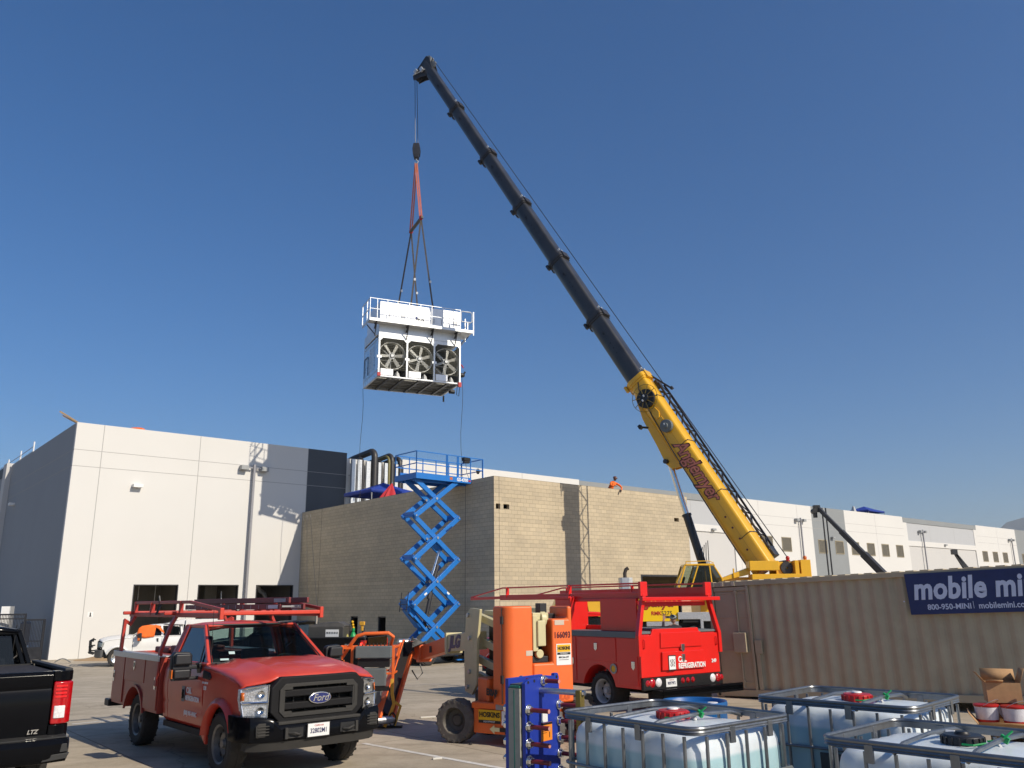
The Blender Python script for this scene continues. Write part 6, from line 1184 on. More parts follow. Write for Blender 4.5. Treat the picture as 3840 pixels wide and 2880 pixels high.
p1 = panel('brand_sign', stick, ch, cp(-.17, .45, -.54), cxd, (0, 0, 1), .42, .16, .004, lift=.003); text('HOSKINS', .105, blk, p1, cp(-.17, .455, -.547), cxd, (0, 0, 1), off=.003, sx=.9)
p2 = panel('black_strip', blk, ch, cp(-.17, .355, -.54), cxd, (0, 0, 1), .42, .05, .004, lift=.003); text('EQUIPMENT', .035, wht, p2, cp(-.17, .355, -.547), cxd, (0, 0, 1), space=1.2)
p3 = panel('phone_sign', wht, ch, cp(.27, .42, -.54), cxd, (0, 0, 1), .42, .21, .004, lift=.003); text('800-266-LIFT', .062, mat('ink_navy', (.01, .012, .06), .5), p3, cp(.27, .45, -.547), cxd, (0, 0, 1), off=.001, sx=.9)
m = MB(JC); m.bx(.1, .44, -.551, -.549, .385, .392); m.build('rule', MATS['ink_navy'], p3)
panel('small_decal', ltgrey, ch, cp(.02, .58, -.545), cxd, (0, 0, 1), .14, .08, .003)
for sgn, mt in ((-1, cream), (1, blk)): m = MB(JC); m.prism([(0.02, .215), (.02 + sgn * .10, .215), (.02 + sgn * .10, .185 - .005), (.02 + sgn * .19, .245), (.02 + sgn * .10, .31), (.02 + sgn * .10, .275), (.02, .275)] if sgn > 0 else [(0.02, .275), (-.08, .275), (-.08, .31), (-.17, .245), (-.08, .18), (-.08, .215), (.02, .215)], 'xz', -.545, -.5435); m.build('arrow_decal', mt, ch)
# turntable hood: footprint with rounded rear corners, cut by a slot
def hood_sec(x0, x1, y0, y1, rl, rr, z0, z1, name, par, n_=8):
    P = [(x1, y1)] + [(x0 + rl - rl * math.sin(PI / 2 * k / n_), y1 - rl + rl * math.cos(PI / 2 * k / n_)) for k in range(n_ + 1)] if rl else [(x1, y1), (x0, y1)]
    P += [(x0 + rr - rr * math.cos(PI / 2 * k / n_), y0 + rr - rr * math.sin(PI / 2 * k / n_)) for k in range(n_ + 1)] if rr else [(x0, y0)]
    P += [(x1, y0)]; m = MB(JT); m.prism(P, 'xy', z0, z1); return m.build(name, orange, par, bevel=.035, seg=3, angle=50)
XR0 = -.75
hood_sec(XR0, -.28, .13, .62, .17, 0, .62, 2.13, 'hood', JL)
m = MB(JT); m.prism([(-.62, .62), (.128, .62), (.128, 1.24), (-.23, 1.24), (-.23, 1.92), (-.53, 1.92), (-.53, 2.12), (-.62, 2.12)], 'yz', XR0, -.14); hd_ = m.build('hood', orange, JL, bevel=.04, seg=3, angle=50)
hood_sec(-.14, .25, .30, .64, .0, 0, .62, 1.0, 'hood', JL)
m = MB(JT); m.bx(XR0 + .13, XR0 + .14, .60, .628, .65, 2.1); m.build('door_gap', blk, hd_)
m = MB(JT)
for z in (.95, 1.85): m.bx(XR0 + .10, XR0 + .17, .61, .635, z, z + .12)
m.build('hinge', blk, hd_)
JT3 = JT.to_3x3(); rxd = JT3 @ Vector((0, -1, 0)); sxd = JT3 @ Vector((-1, 0, 0))
def tp(y, z): return JT @ Vector((XR0 - .001, y, z))
text('166093', .135, maroon, hd_, tp(-.42, 1.66), rxd, (0, 0, 1), off=.004, sx=.72, space=1.1)
q1 = panel('white_sign', wht, hd_, tp(-.44, 1.36), rxd, (0, 0, 1), .28, .33, .004, lift=.002); q2 = panel('brand_sign', stick, q1, tp(-.44, 1.455), rxd, (0, 0, 1), .25, .115, .003, lift=.006); text('HOSKINS', .072, blk, q2, tp(-.44, 1.455), rxd, (0, 0, 1), off=.002, sx=.8, lift=.012)
q3 = panel('black_strip', blk, q1, tp(-.44, 1.373), rxd, (0, 0, 1), .25, .035, .003, lift=.006); text('EQUIPMENT', .026, wht, q3, tp(-.44, 1.373), rxd, (0, 0, 1), lift=.012); text('800-266-LIFT', .042, blk, q1, tp(-.44, 1.315), rxd, (0, 0, 1), sx=.85, lift=.009); m = MB(JT); m.bx(XR0 - .012, XR0 - .009, -.53, -.35, 1.275, 1.28); m.build('rule', blk, q1)
panel('safety_decal', mat('decal_cream', (.55, .45, .35), .5), hd_, tp(-.37, 1.86), rxd, (0, 0, 1), .18, .08, .003, lift=.002); panel('safety_decal', MATS['decal_cream'], hd_, tp(.20, 1.40), rxd, (0, 0, 1), .12, .08, .003, lift=.002)
text('JLG', .15, mat('embossed_orange', (.55, .08, .01), .5), hd_, tp(-.42, .72), rxd, (0, 0, 1), off=.01, shear=.25, lift=.002)
sp1 = JT @ Vector((-.30, .645, .79)); text('E300AJP', .14, blk, hd_, sp1, sxd * -1 if False else JT3 @ Vector((-1, 0, 0)), (0, 0, 1), off=.006, sx=.8)
# inner boom parts seen in the slot, cream tower plates, black details
m = MB(JT); m.bx(-.74, -.10, .02, .12, 1.42, 1.98); m.bx(-.78, -.72, -.10, .05, 1.50, 1.90); m.bx(-.7, .3, -.2, .10, 1.9, 2.02); m.lathe([(0, -.05), (.13, -.05), (.13, .05), (0, .05)], (-.62, -.1, 1.92), (0, 1, 0), 20); m.lathe([(0, -.04), (.07, -.04), (.07, .04), (0, .04)], (-.68, -.02, 1.38), (1, 0, 0), 14); m.build('tail_linkage', cream, JL, bevel=.015)
m = MB(JT); m.bx(-.68, -.52, -.18, -.05, 1.96, 2.17); m.bx(-.40, -.30, -.5, .12, 1.0, 2.0); m.bx(-.66, -.5, -.2, .1, 1.245, 1.34); m.tube([(-.6, -.1, 1.96), (-.62, -.12, 1.7), (-.6, .02, 1.4), (-.55, .05, 1.25)], .03, 6); m.build('cable_carrier', plasticc, JL, bevel=.01)
m = MB(JT); m.bx(-.05, .75, -.45, .45, .55, .75); m.lathe([(0, -.2), (.42, -.2), (.42, .0), (0, .0)], (0, 0, .60), (0, 0, 1), 28); m.bx(.0, .6, -.3, .3, .75, 1.1); m.build('turntable', plasticc, JL, bevel=.02)
for y in (.55, -.55):
    m = MB(JT); m.prism([(.28, 2.08), (.66, 2.10), (.84, 2.0), (.92, 1.5), (.88, .72), (.60, .68), (.42, .85), (.40, 1.5)], 'xz', y - .02, y + .03); pt = m.build('tower_plate', cream, JL, bevel=.008)
    for x, z in ((.72, 1.98), (.66, 1.60), (.66, 1.05), (.74, .80)): m = MB(JT); m.cyl((x, y - .07, z), (x, y + .07 if y > 0 else y - .07, z), .035, n=12); m.build('pin', steel, pt)
for z0, z1 in ((1.96, 1.80), (1.58, 1.42), (1.25, 1.12), (.98, .84)):
    m = MB(JT); m.beam((-.1, .36, z1), (.8, .36, z0), .10, .12); m.beam((-.1, -.36, z1), (.8, -.36, z0), .10, .12); m.build('tower_link', cream, JL, bevel=.01)
m = MB(JT); m.beam((-.2, .0, 1.98), (.8, .0, 2.02), .5, .08); m.bx(.1, .5, -.2, .3, 1.1, 1.9, 1); m.build('tower_beam', [cream, blk], JL, bevel=.01)
# main boom, fly section, knuckle
def W(px, py, Y): return JW @ at(px, py, Y)
b0, b1 = (W(1800, 2378, 14.9) + W(1800, 2424, 14.9)) / 2, (W(1697, 2377, 16.2) + W(1697, 2446, 16.2)) / 2; mb = sub('main_boom', JL)
m = MB(); m.beam(b0, b1, .26, .30); m.build('outer_section', cream, mb, bevel=.015); m = MB(); m.beam(b1 - (b1 - b0).normalized() * .10, b1, .32, .37); m.build('collar', cream, mb, bevel=.01)
n_ = (b1 - b0).normalized(); sd_ = n_.cross(Vector((0, 0, 1))).normalized(); bmid = b0 + (b1 - b0) * .66 - sd_ * .131
text('JLG', .28, navy, mb, bmid, -n_, (0, 0, 1), off=.016, shear=.25, sx=1.35)
c0, c1 = b1, (W(1590, 2428, 17.4) + W(1590, 2470, 17.4)) / 2; m = MB(); m.beam(c0, c1, .20, .26); fl = m.build('fly_section', orange, mb, bevel=.012)
cm = c0 + (c1 - c0) * .60 - sd_ * .102; m = MB(); m.M = None; m.beam(cm - n_ * .09, cm + n_ * .09, .004, .12); m.build('inspection_hole', blk, fl)
k0 = c1; k1 = W(1535, 2425, 17.9); m = MB(); m.beam(k0 - n_ * .1, k0 + n_ * .12, .26, .34); m.beam(k0, k1, .24, .30); m.build('knuckle', orange, JL, bevel=.02)
m = MB(); m.box((k0 + k1) / 2 + Vector((0, -.12, .05)), (.42, .10, .22)); m.box(k1 + Vector((.14, -.1, -.1)), (.22, .2, .45))
for k in range(6): m.tube([k0 + Vector((.05, -.1, .18 + .01 * k)), k0 + Vector((-.2, -.15 - .02 * k, .28 - .03 * k)), k1 + Vector((.08, -.15, .2 - .05 * k)), k1 + Vector((.05 + .03 * k, -.18, -.25))], .016, 6)
m.tube([k1 + Vector((.2, -.1, -.25)), k1 + Vector((.30, -.15, -.5)), k1 + Vector((.2, -.2, -.62)), k1 + Vector((.08, -.15, -.45))], .014, 6); m.build('hose_bundle', blk, JL)
# jib: two side channels down to the platform foot
j0, j1 = W(1528, 2408, 17.75), W(1440, 2700, 16.05); jb2 = sub('jib', JL); jd = (j1 - j0).normalized(); js = Vector((.86, .5, 0)).normalized()
for o1 in (-.135, .135): m = MB(); m.beam(j0 + js * o1, j1 + js * o1, .05, .20, up=(js.y, -js.x, 0)); m.beam(j0 + js * (o1 * 1.3) , j0 + js * (o1 * 1.3) + jd * .5, .03, .12, up=(js.y, -js.x, 0)); m.build('side_channel', orange, jb2, bevel=.01)
m = MB(); m.beam(j0 + jd * .1, j1 - jd * .1, .22, .12, up=(js.y, -js.x, 0)); m.cyl(j0 + jd * .4, j0 + jd * 1.6, .05, n=10); m.build('jib_core', blk, jb2)
m = MB(); m.cyl(j0 - js * .2, j0 + js * .2, .07, n=12); m.cyl(j1 - js * .18, j1 + js * .18, .07, n=12); m.build('pin', steel, jb2)
# platform basket with control box
pb = sub('basket', JL); BX0, BX1, BY0_, BY1_ = -3.42, -2.30, 16.45, 17.2; fz = .42
def wq(x, y, z): return JW @ Vector((x, y, z))
m = MB(JW); m.bx(BX0, BX1, BY0_, BY1_, fz, fz + .06); m.beam((BX1 - .2, BY0_, .3), (-2.5, 16.1, .12), .14, .16); m.build('floor', darkst, pb, bevel=.01)
m = MB(JW)
for z in (fz + .5, 1.38): m.beam((BX0, BY0_, z), (BX1, BY0_, z), .035, .035); m.beam((BX0, BY1_, z), (BX1, BY1_, z), .035, .035); m.beam((BX0, BY0_, z), (BX0, BY1_, z), .035, .035); m.beam((BX1, BY0_, z), (BX1, BY1_, z), .035, .035)
for x in (BX0, -3.08, BX1): m.beam((x, BY0_, fz), (x, BY0_, 1.42), .045, .045); m.beam((x, BY1_, fz), (x, BY1_, 1.40), .04, .04)
m.tube([(-3.3, 16.6, 1.2), (-3.12, 16.5, 1.45), (-3.0, 16.45, 1.60), (-2.85, 16.45, 1.64), (-2.4, 16.45, 1.65), (-2.32, 16.5, 1.58), (-2.45, 16.9, 1.3)], .035, 8); m.build('rail', orange, pb, bevel=.004)
m = MB(JW); m.bx(-3.0, -2.32, 16.30, 16.44, 1.20, 1.42); m.bx(-2.93, -2.42, 16.34, 16.46, .70, 1.02); m.bx(-2.75, -2.5, 16.36, 16.46, .30, .62); m.build('control_box', jgrey, pb, bevel=.02); m = MB(JW); m.bx(-2.95, -2.36, 16.36, 16.44, 1.04, 1.19); m.bx(-2.98, -2.36, 16.36, 16.40, .62, .70)
for k in range(9): m.cyl((-2.95 + k * .07, 16.37, 1.42), (-2.95 + k * .07, 16.37, 1.47), .012, n=6)
m.build('switches', blk, pb)
m = MB(JW); P = [(-2.27, 16.15, .85), (-2.26, 16.12, .6), (-2.22, 16.1, .42), (-2.3, 16.1, .2), (-2.38, 16.1, .03)]; m.tube(P, .035, 6, sx=.3); m.tube([(-2.2, 16.1, .45), (-2.10, 16.1, .38), (-2.16, 16.12, .2), (-2.2, 16.1, .05)], .03, 6, sx=.4); hr = m.build('harness', yelstrap, pb); m = MB(JW); m.tube([(-2.24 + .06 * math.sin(a), 16.08, .16 + .11 * math.cos(a)) for a in [2 * PI * k / 16 for k in range(16)]], .012, 6, closed=True); m.box((-2.3, 16.2, .02), (.45, .12, .04)); m.build('harness_ring', blk, hr)
# ================================================================ CONTAINER
cn = bpy.data.objects.new('shipping_container', None); COL.objects.link(cn); cn.location = (4.713, 20.579, .0); cn.rotation_euler = (0, R(-1.7), R(-38))
tag(cn, 'tan corrugated shipping container with a side door and a dark blue sign', 'shipping container')
CL_, CWd, CH_ = 12.19, 2.44, 2.59
m = MB(); dd_ = .038
def corr(xa, xb, y, sg):
    pts = []; x = xa; per = .278
    while x < xb - .01:
        for dx, dy in ((0, 0), (.05, 0), (.05 + .09, dd_), (.05 + .09 + .048, dd_)):
            if x + dx < xb: pts.append((x + dx, y + sg * dy))
        x += per
    pts.append((xb, y)); return pts
for (xa, xb, y, sg) in ((1.02, CL_ - .12, .05, 1), (.12, CL_ - .12, CWd - .05, -1)):
    pt = corr(xa, xb, y, sg); vs = [(x, yy, z) for z in (.16, CH_ - .11) for x, yy in pt]; n = len(pt); m.add(vs, [(i, i + 1, n + i + 1, n + i) for i in range(n - 1)])
m.build('side_wall', tan_, cn, angle=20, fix=False)
m = MB()
for x in (0, CL_ - .12):
    for y in (0, CWd - .12): m.bx(x, x + .12, y, y + .12, .12, CH_ - .12)
for y in (0, CWd - .07):
    m.bx(.12, CL_ - .12, y, y + .07, 0.02, .165); m.bx(.12, CL_ - .12, y, y + .07, CH_ - .115, CH_ - .01)
for x in (0.0, CL_ - .07): m.bx(x, x + .07, .12, CWd - .12, .02, .165); m.bx(x, x + .07, .12, CWd - .12, CH_ - .115, CH_ - .01)
m.build('frame', tan_, cn, bevel=.008)
for x in (0, CL_ - .178):
    for y in (0, CWd - .162):
        for z in (0, CH_ - .118): c_ = MB(); c_.bx(x - .004, x + .178, y - .006, y + .162, z, z + .12); q = c_.build('corner_casting', tan_, cn, bevel=.01); c_ = MB(); c_.lathe([(0, 0), (.032, 0), (.032, .004)], (x + .07, y - .008, z + .06), (0, -1, 0), 12); c_.build('casting_hole', blk, q)
m = MB(); x = .3
vs = []; k = 0
while x < CL_ - .2: m.bx(x, x + .17, .02, CWd - .02, CH_ - .012, CH_ + .012); x += .28
m.bx(.05, CL_ - .05, .03, CWd - .03, CH_ - .03, CH_ - .012); m.bx(.1, CL_ - .1, .1, CWd - .1, .14, .18); m.bx(CL_ - .05, CL_ - .03, .1, CWd - .1, .16, CH_ - .1); m.bx(.03, .05, .1, CWd - .1, .16, CH_ - .1); m.build('roof', tan_, cn, bevel=.006)
dr = sub('side_door', cn); m = MB(); m.bx(.14, .95, .055, .08, .17, CH_ - .14)
for z in (.30, 1.0, 1.75, 2.3): m.bx(.16, .93, .045, .055, z, z + .04)
m.build('leaf', tan_, dr, bevel=.004)
m = MB(); m.bx(.95, 1.01, .0, .08, .165, CH_ - .115); m.bx(.14, .95, .02, .055, CH_ - .22, CH_ - .13); m.build('jamb', tan_, dr, bevel=.006)
m = MB(); m.cyl((.68, .02, .2), (.68, .02, CH_ - .2), .018, n=8)
for z in (.3, 1.3, 2.3): m.bx(.64, .72, .01, .045, z, z + .07)
m.build('locking_bar', tan_, dr); m = MB(); m.bx(.55, .86, -.06, .05, .98, 1.42); m.build('lock_box', tan_, dr, bevel=.012)
m = MB(); m.box((.66, -.008, CH_ - .06), (.07, .012, .09)); m.box((.38, -.008, CH_ - .06), (.06, .012, .09)); m.build('door_cam', mat('pale_tan', (.55, .47, .34), .6), dr)
m = MB(); m.bx(1.04, 1.20, -.01, .05, .95, 1.25); m.bx(1.05, 1.14, .0, .05, .17, .95); m.build('hinge_plate', tan_, cn, bevel=.006)
# sign
S0, S1, Z0_, Z1_ = 4.50, 8.6, 1.71, 2.53; m = MB(); m.prism([(S0, Z0_), (S1, Z0_), (S1, Z1_), (S0 - .02, Z1_)], 'xz', -.03, -.005); sg_ = m.build('sign', navy, cn)
text('mobile mini', .60, signw, sg_, (4.60, -.03, 2.20), (1, 0, 0), (0, 0, 1), off=.020, shear=.16, sx=.79, lift=.003, align='LEFT', space=1.04)
text('800-950-MINI', .150, signw, sg_, (5.24, -.03, 1.845), (1, 0, 0), (0, 0, 1), off=.003, lift=.003, sx=.95); text('mobilemini.com', .165, signw, sg_, (5.77, -.03, 1.845), (1, 0, 0), (0, 0, 1), off=.003, lift=.003, sx=.86, align='LEFT'); m = MB(); m.bx(5.68, 5.688, -.035, -.031, 1.80, 1.94); m.build('divider', signw, sg_)
for x in (4.4, 5.6, 6.8): m = MB(); m.lathe([(0, .004), (.015, .0)], (x, -.03, 1.98), (0, -1, 0), 8); m.build('rivet', signw, sg_)
m = MB(); m.box((.15, .6, -.06), (.25, .5, .1)); m.box((5.8, .3, -.03), (.3, .4, .04)); m.build('skid_block', wood, cn)
# ================================================================ IBC TOTES
def tankmat(level):
    m = bpy.data.materials.new('tank_plastic'); m.use_nodes = True; t = m.node_tree; p = t.nodes['Principled BSDF']; L = t.links.new
    tc = t.nodes.new('ShaderNodeTexCoord'); sp = t.nodes.new('ShaderNodeSeparateXYZ'); L(tc.outputs['Object'], sp.inputs[0])
    n = t.nodes.new('ShaderNodeTexNoise'); n.inputs['Scale'].default_value = 5; n.inputs['Detail'].default_value = 5; L(tc.outputs['Object'], n.inputs['Vector'])
    mr = t.nodes.new('ShaderNodeMapRange'); mr.inputs[1].default_value = level - .012; mr.inputs[2].default_value = level + .012; L(sp.outputs[2], mr.inputs[0])
    cm_ = t.nodes.new('ShaderNodeMix'); cm_.data_type = 'RGBA'; L(mr.outputs[0], cm_.inputs[0]); cm_.inputs[6].default_value = (.36, .54, .58, 1); cm_.inputs[7].default_value = (.64, .70, .735, 1)
    v = t.nodes.new('ShaderNodeMapRange'); v.inputs[1].default_value = .3; v.inputs[2].default_value = .7; v.inputs[3].default_value = .93; v.inputs[4].default_value = 1.05; L(n.outputs[0], v.inputs[0])
    sc_ = t.nodes.new('ShaderNodeVectorMath'); sc_.operation = 'SCALE'; L(cm_.outputs[2], sc_.inputs[0]); L(v.outputs[0], sc_.inputs['Scale']); L(sc_.outputs[0], p.inputs['Base Color'])
    p.inputs['Roughness'].default_value = .32; p.inputs['Subsurface Weight'].default_value = .25; p.inputs['Subsurface Radius'].default_value = (.08, .10, .12); p.inputs['Subsurface Scale'].default_value = .3
    bp = t.nodes.new('ShaderNodeBump'); bp.inputs['Strength'].default_value = .3; bp.inputs['Distance'].default_value = .02; L(n.outputs[0], bp.inputs['Height']); L(bp.outputs[0], p.inputs['Normal']); return m
cagem = mat('cage_steel', (.20, .21, .22), .36, metal=.75, nscale=20, namt=.12, rvar=.08)
def rrect(x0, x1, y0, y1, r, z, n_=6, wob=0):
    P = []
    for cx_, cy_, a0 in ((x1 - r, y1 - r, 0), (x0 + r, y1 - r, 90), (x0 + r, y0 + r, 180), (x1 - r, y0 + r, 270)):
        for k in range(n_ + 1): a = R(a0 + 90 * k / n_); P.append(Vector((cx_ + r * math.cos(a), cy_ + r * math.sin(a), z)))
    return P
def dense(P, mx=.06):
    out = []
    for i, p in enumerate(P):
        q = P[(i + 1) % len(P)]; n_ = max(1, int((q - p).length / mx))
        for k in range(n_): out.append(p + (q - p) * k / n_)
    return out
def ibc(label, loc, rz, H_=1.43, capm=capred, level=1.24, L_=1.2, W_=1.0, plates=()):
    t = thing('liquid_tote', label, 'liquid tote', loc, rz, 'caged liquid totes in the right foreground')
    z0 = .16; zt = H_ - .05
    def shell(g, ztop, nm, mt, dome=True):
        m = MB(); rg = []; prof = [(z0, .06, .10), (z0 + .05, .015, .12), (z0 + .12, .0, .13)] + [(z0 + .12 + (ztop - z0 - .30) * k / 10, .0, .14) for k in range(1, 11)]
        if dome: prof += [(ztop - .10, .003, .14), (ztop - .055, .012, .15), (ztop - .025, .030, .17), (ztop - .008, .06, .20), (ztop, .12, .24), (ztop + .012, .30, .18), (ztop + .02, .40, .08)]
        else: prof += [(ztop, .002, .14)]
        for z, ins, r in prof:
            ii = ins + g; base = rrect(.022 + ii, L_ - .022 - ii, .022 + ii, W_ - .022 - ii, max(r - g * .5, .02), z, 7) if ins < .35 else rrect(.035 + ii, L_ - .035 - ii, .035 + min(ii, .42), W_ - .035 - min(ii, .42), .04, z, 7)
            ring = []
            for i in range(len(base)):
                p = base[i]; q = base[(i + 1) % len(base)]
                n_ = 12 if (q - p).length > .3 else 1
                for k in range(12 if i % 8 == 7 else 1):
                    nn = 12 if i % 8 == 7 else 1; f = k / nn; c = p + (q - p) * f; s_ = .008 * math.sin(6 * PI * f) if nn > 1 and z > .3 and ins < .12 else 0
                    cx_, cy_ = c.x - L_ / 2, c.y - W_ / 2; ln = math.hypot(cx_, cy_); nz = .006 * noise.noise((c.x * 4, c.y * 4, z * 4 + loc[0])); ring.append(Vector((c.x - cx_ / ln * (s_ + nz), c.y - cy_ / ln * (s_ + nz), z + (.012 * noise.noise((c.x * 3, c.y * 3, loc[1])) if ins > .04 else 0))))
            rg.append(ring)
        m.loft(rg); return m.build(nm, mt, t, angle=80)
    tk = shell(.0, zt, 'tank', tankmat(level))
    cg = sub('cage', t); rr = .10
    def ring(z, g, r, nm):
        m = MB(); m.tube(dense(rrect(-g, L_ + g, -g, W_ + g, rr, z, 6), .2), r, 8, closed=True); return m.build(nm, cagem, cg)
    def band(za, zb_, g, nm):
        m = MB(); A = dense(rrect(-g, L_ + g, -g, W_ + g, rr, za, 6), .2); hh = zb_ - za; q = [(0, 0), (.006, hh * .15), (.0, hh * .42), (.006, hh * .6), (0, hh), (-.008, hh), (-.008, 0)]; n = len(A); rg = []
        for dx, dz in q:
            rg.append([Vector((p.x + (p.x - L_ / 2) / abs(p.x - L_ / 2 + 1e-6) * 0 + dx * (p.x - L_ / 2) / (L_ / 2), p.y + dx * (p.y - W_ / 2) / (W_ / 2), za + dz)) for p in A])
        m.loft(rg + [rg[0]], caps=False); return m.build(nm, cagem, cg, angle=50)
    ring(H_, .012, .0125, 'top_rail'); band(H_ - .042, H_ - .010, .014, 'top_band')
    for z in (H_ - .33, H_ - .68, H_ - 1.0): ring(z, .012, .011, 'ring_bar')
    def upright(x, y): m = MB(); m.tube([(x, y, .14), (x, y, H_ - .10), (x, y, H_ - .05)], .0115, 8); m.build('upright', cagem, cg)
    for k in range(7):
        x = .08 + (L_ - .16) * k / 6
        for y in (-.008, W_ + .008): upright(x, y)
    for k in range(5):
        y = .10 + (W_ - .20) * k / 4
        for x in (-.008, L_ + .008): upright(x, y)
    m = MB()
    for (x, y) in ((.28, -.012), (.74, -.012), (.28, W_ + .012), (.9, W_ + .012)): m.box((x, y, H_ - .06), (.05, .02, .10))
    for (x, y) in ((L_ + .012, .35), (-.012, .3), (-.012, .7), (L_ + .012, .75)): m.box((x, y, H_ - .06), (.02, .05, .10))
    m.build('clip', cagem, cg, bevel=.004)
    for x in (.42, .80): m = MB(); m.tube([(x, -.01, H_ - .04), (x, .12, zt + .045), (x, .5, zt + .06), (x, W_ - .12, zt + .045), (x, W_ + .01, H_ - .04)], .013, 8); m.build('top_bar', cagem, cg)
    cp_ = sub('fill_cap', t, (.60, .50, zt + .015)); m = MB(); m.lathe([(0, .062), (.04, .062), (.045, .056), (.10, .056), (.110, .048), (.113, .0)], (0, 0, 0), (0, 0, 1), 36)
    for k in range(18): a = 2 * PI * k / 18; m.box((.112 * math.cos(a), .112 * math.sin(a), .024), (.012, .012, .046), rz=a)
    m.build('lid', capm, cp_, bevel=.003); m = MB(); m.lathe([(0, .075), (.035, .072), (.04, .062)], (0, 0, 0), (0, 0, 1), 20); m.build('vent_plug', wht if capm is capred else blk, cp_)
    m = MB(); m.tube([(.10, -.02, .02), (.15, -.08, .03), (.10, -.13, .02), (.04, -.13, .02)], .006, 6); m.tube([(.13, .0, .03), (.20, .02, .04), (.25, .06, .09)], .006, 6); m.box((.21, .04, .045), (.045, .022, .035), ry=.5); m.build('seal_tag', green, cp_)
    m = MB(); m.tube([(.13, .03, .0), (.17, .03, .03), (.2, .0, .0)], .010, 6); m.tube([(-.18, .2, -.01), (-.16, .2, .035), (-.12, .2, .035), (-.10, .2, -.01)], .012, 6); m.build('eyelet', wht, cp_)
    m = MB()
    for y in (.06, W_ / 2, W_ - .06): m.bx(0, L_, y - .05, y + .05, 0, .05); 
    for x in (.06, L_ / 2, L_ - .06): m.bx(x - .06, x + .06, .01, W_ - .01, .05, .13)
    m.build('pallet_base', steel, t, bevel=.006)
    return t, cg
t1, cg1 = ibc('caged white tote with a red lid, nearest the blue plate exchanger', (.338, 6.383, 0), R(-51), 1.43)
m = MB(); m.prism([(.16, .55), (.98, .55), (.98, 1.08), (.94, 1.12), (.20, 1.12), (.16, 1.08)], 'yz', 1.225, 1.235); pl1 = m.build('label_plate', jgrey, cg1, bevel=.004)
panel('white_label', wht, pl1, (1.236, .78, 1.03), (0, 1, 0), (0, 0, 1), .13, .15, .002); panel('blue_label', navy, pl1, (1.236, .90, .97), (0, 1, 0), (0, 0, 1), .09, .10, .002); panel('paper_label', wht, pl1, (1.236, .38, 1.04), (0, 1, 0), (0, 0, 1), .34, .10, .002)
text('Transport', .026, blk, pl1, (1.238, .78, 1.085), (0, 1, 0), (0, 0, 1)); text('1800 KG MAX', .024, blk, pl1, (1.238, .78, 1.05), (0, 1, 0), (0, 0, 1), sx=.8); m = MB(); m.prism([(.77, 1.03), (.79, 1.03), (.79, 1.0), (.805, 1.0), (.78, .975), (.755, 1.0), (.77, 1.0)], 'yz', 1.238, 1.2395); m.build('arrow_mark', blk, pl1)
m = MB(); m.bx(.42, 1.05, -.035, -.022, .55, 1.075); m.build('label_plate', mat('dark_label_plate', (.05, .055, .06), .4, metal=.3), cg1, bevel=.004)
t2, cg2 = ibc('caged white tote with a red lid standing closest to the tan container', (1.926, 7.052, .01), R(-44.1), 1.434)
m = MB(); m.bx(.50, 1.05, -.035, -.022, .45, 1.08); q = m.build('label_plate', MATS['dark_label_plate'], cg2, bevel=.004); m = MB()
for k in range(5): m.bx(.54, 1.0, -.038, -.035, .95 - k * .05, .955 - k * .05)
m.build('plate_rib', ltgrey, q)
t3, cg3 = ibc('caged white tote with a black lid at the bottom right corner', (1.80, 5.25, -.02), R(-47), 1.43, capm=plasticc, level=1.12)
# drum and pallet
dr_ = thing('plastic_drum', 'blue plastic drum with white bungs behind the nearest tote', 'drum', (1.62, 8.02, .41)); m = MB(); m.lathe([(0, 0), (.27, 0), (.285, .02), (.285, .25), (.275, .27), (.285, .29), (.29, .58), (.28, .60), (.29, .62), (.285, .84), (.29, .86), (.296, .88), (.29, .905), (.275, .90), (.265, .87), (0, .872)], (0, 0, 0), (0, 0, 1), 40); m.build('body', drumb, dr_, angle=50)
for x, y in ((-.15, .1), (.15, -.08)): m = MB(); m.lathe([(0, .025), (.045, .025), (.05, .0)], (x, y, .87), (0, 0, 1), 16); m.build('bung', wht, dr_)
m = MB(); m.lathe([(0, .03), (.014, .03), (.014, -.04), (0, -.04)], (.1, -.305, .78), (0, 1, 0), 10); m.box((.1, -.3, .78), (.05, .02, .02)); m.build('tap', blk, dr_)
def pallet(label, x, y, z, rz, lx=1.2, ly=1.0):
    t = thing('pallet', label, 'pallet', (x, y, z), rz); m = MB()
    for k in range(7): yy = -ly / 2 + .05 + k * (ly - .1) / 6; m.bx(-lx / 2, lx / 2, yy - .045, yy + .045, .115, .135)
    m.build('deck_board', wood, t)
    for yy in (-ly / 2 + .05, 0, ly / 2 - .05): m = MB(); m.bx(-lx / 2, lx / 2, yy - .045, yy + .045, 0, .02); [m.bx(xx - .05, xx + .05, yy - .045, yy + .045, .021, .114) for xx in (-lx / 2 + .05, 0, lx / 2 - .05)]; m.build('stringer', wood, t)
    return t
for k in range(3): pallet(('lowest', 'middle', 'topmost')[k] + ' timber pallet under the blue drum', 1.62, 8.02, k * .137, .3)
PX, PY = 7.2, 11.9
for k in range(3): pallet(('bottom', 'middle', 'top')[k] + ' timber pallet of the stack carrying boxes and buckets', PX, PY, .0 + k * .16, -.45, 1.5, 1.2)
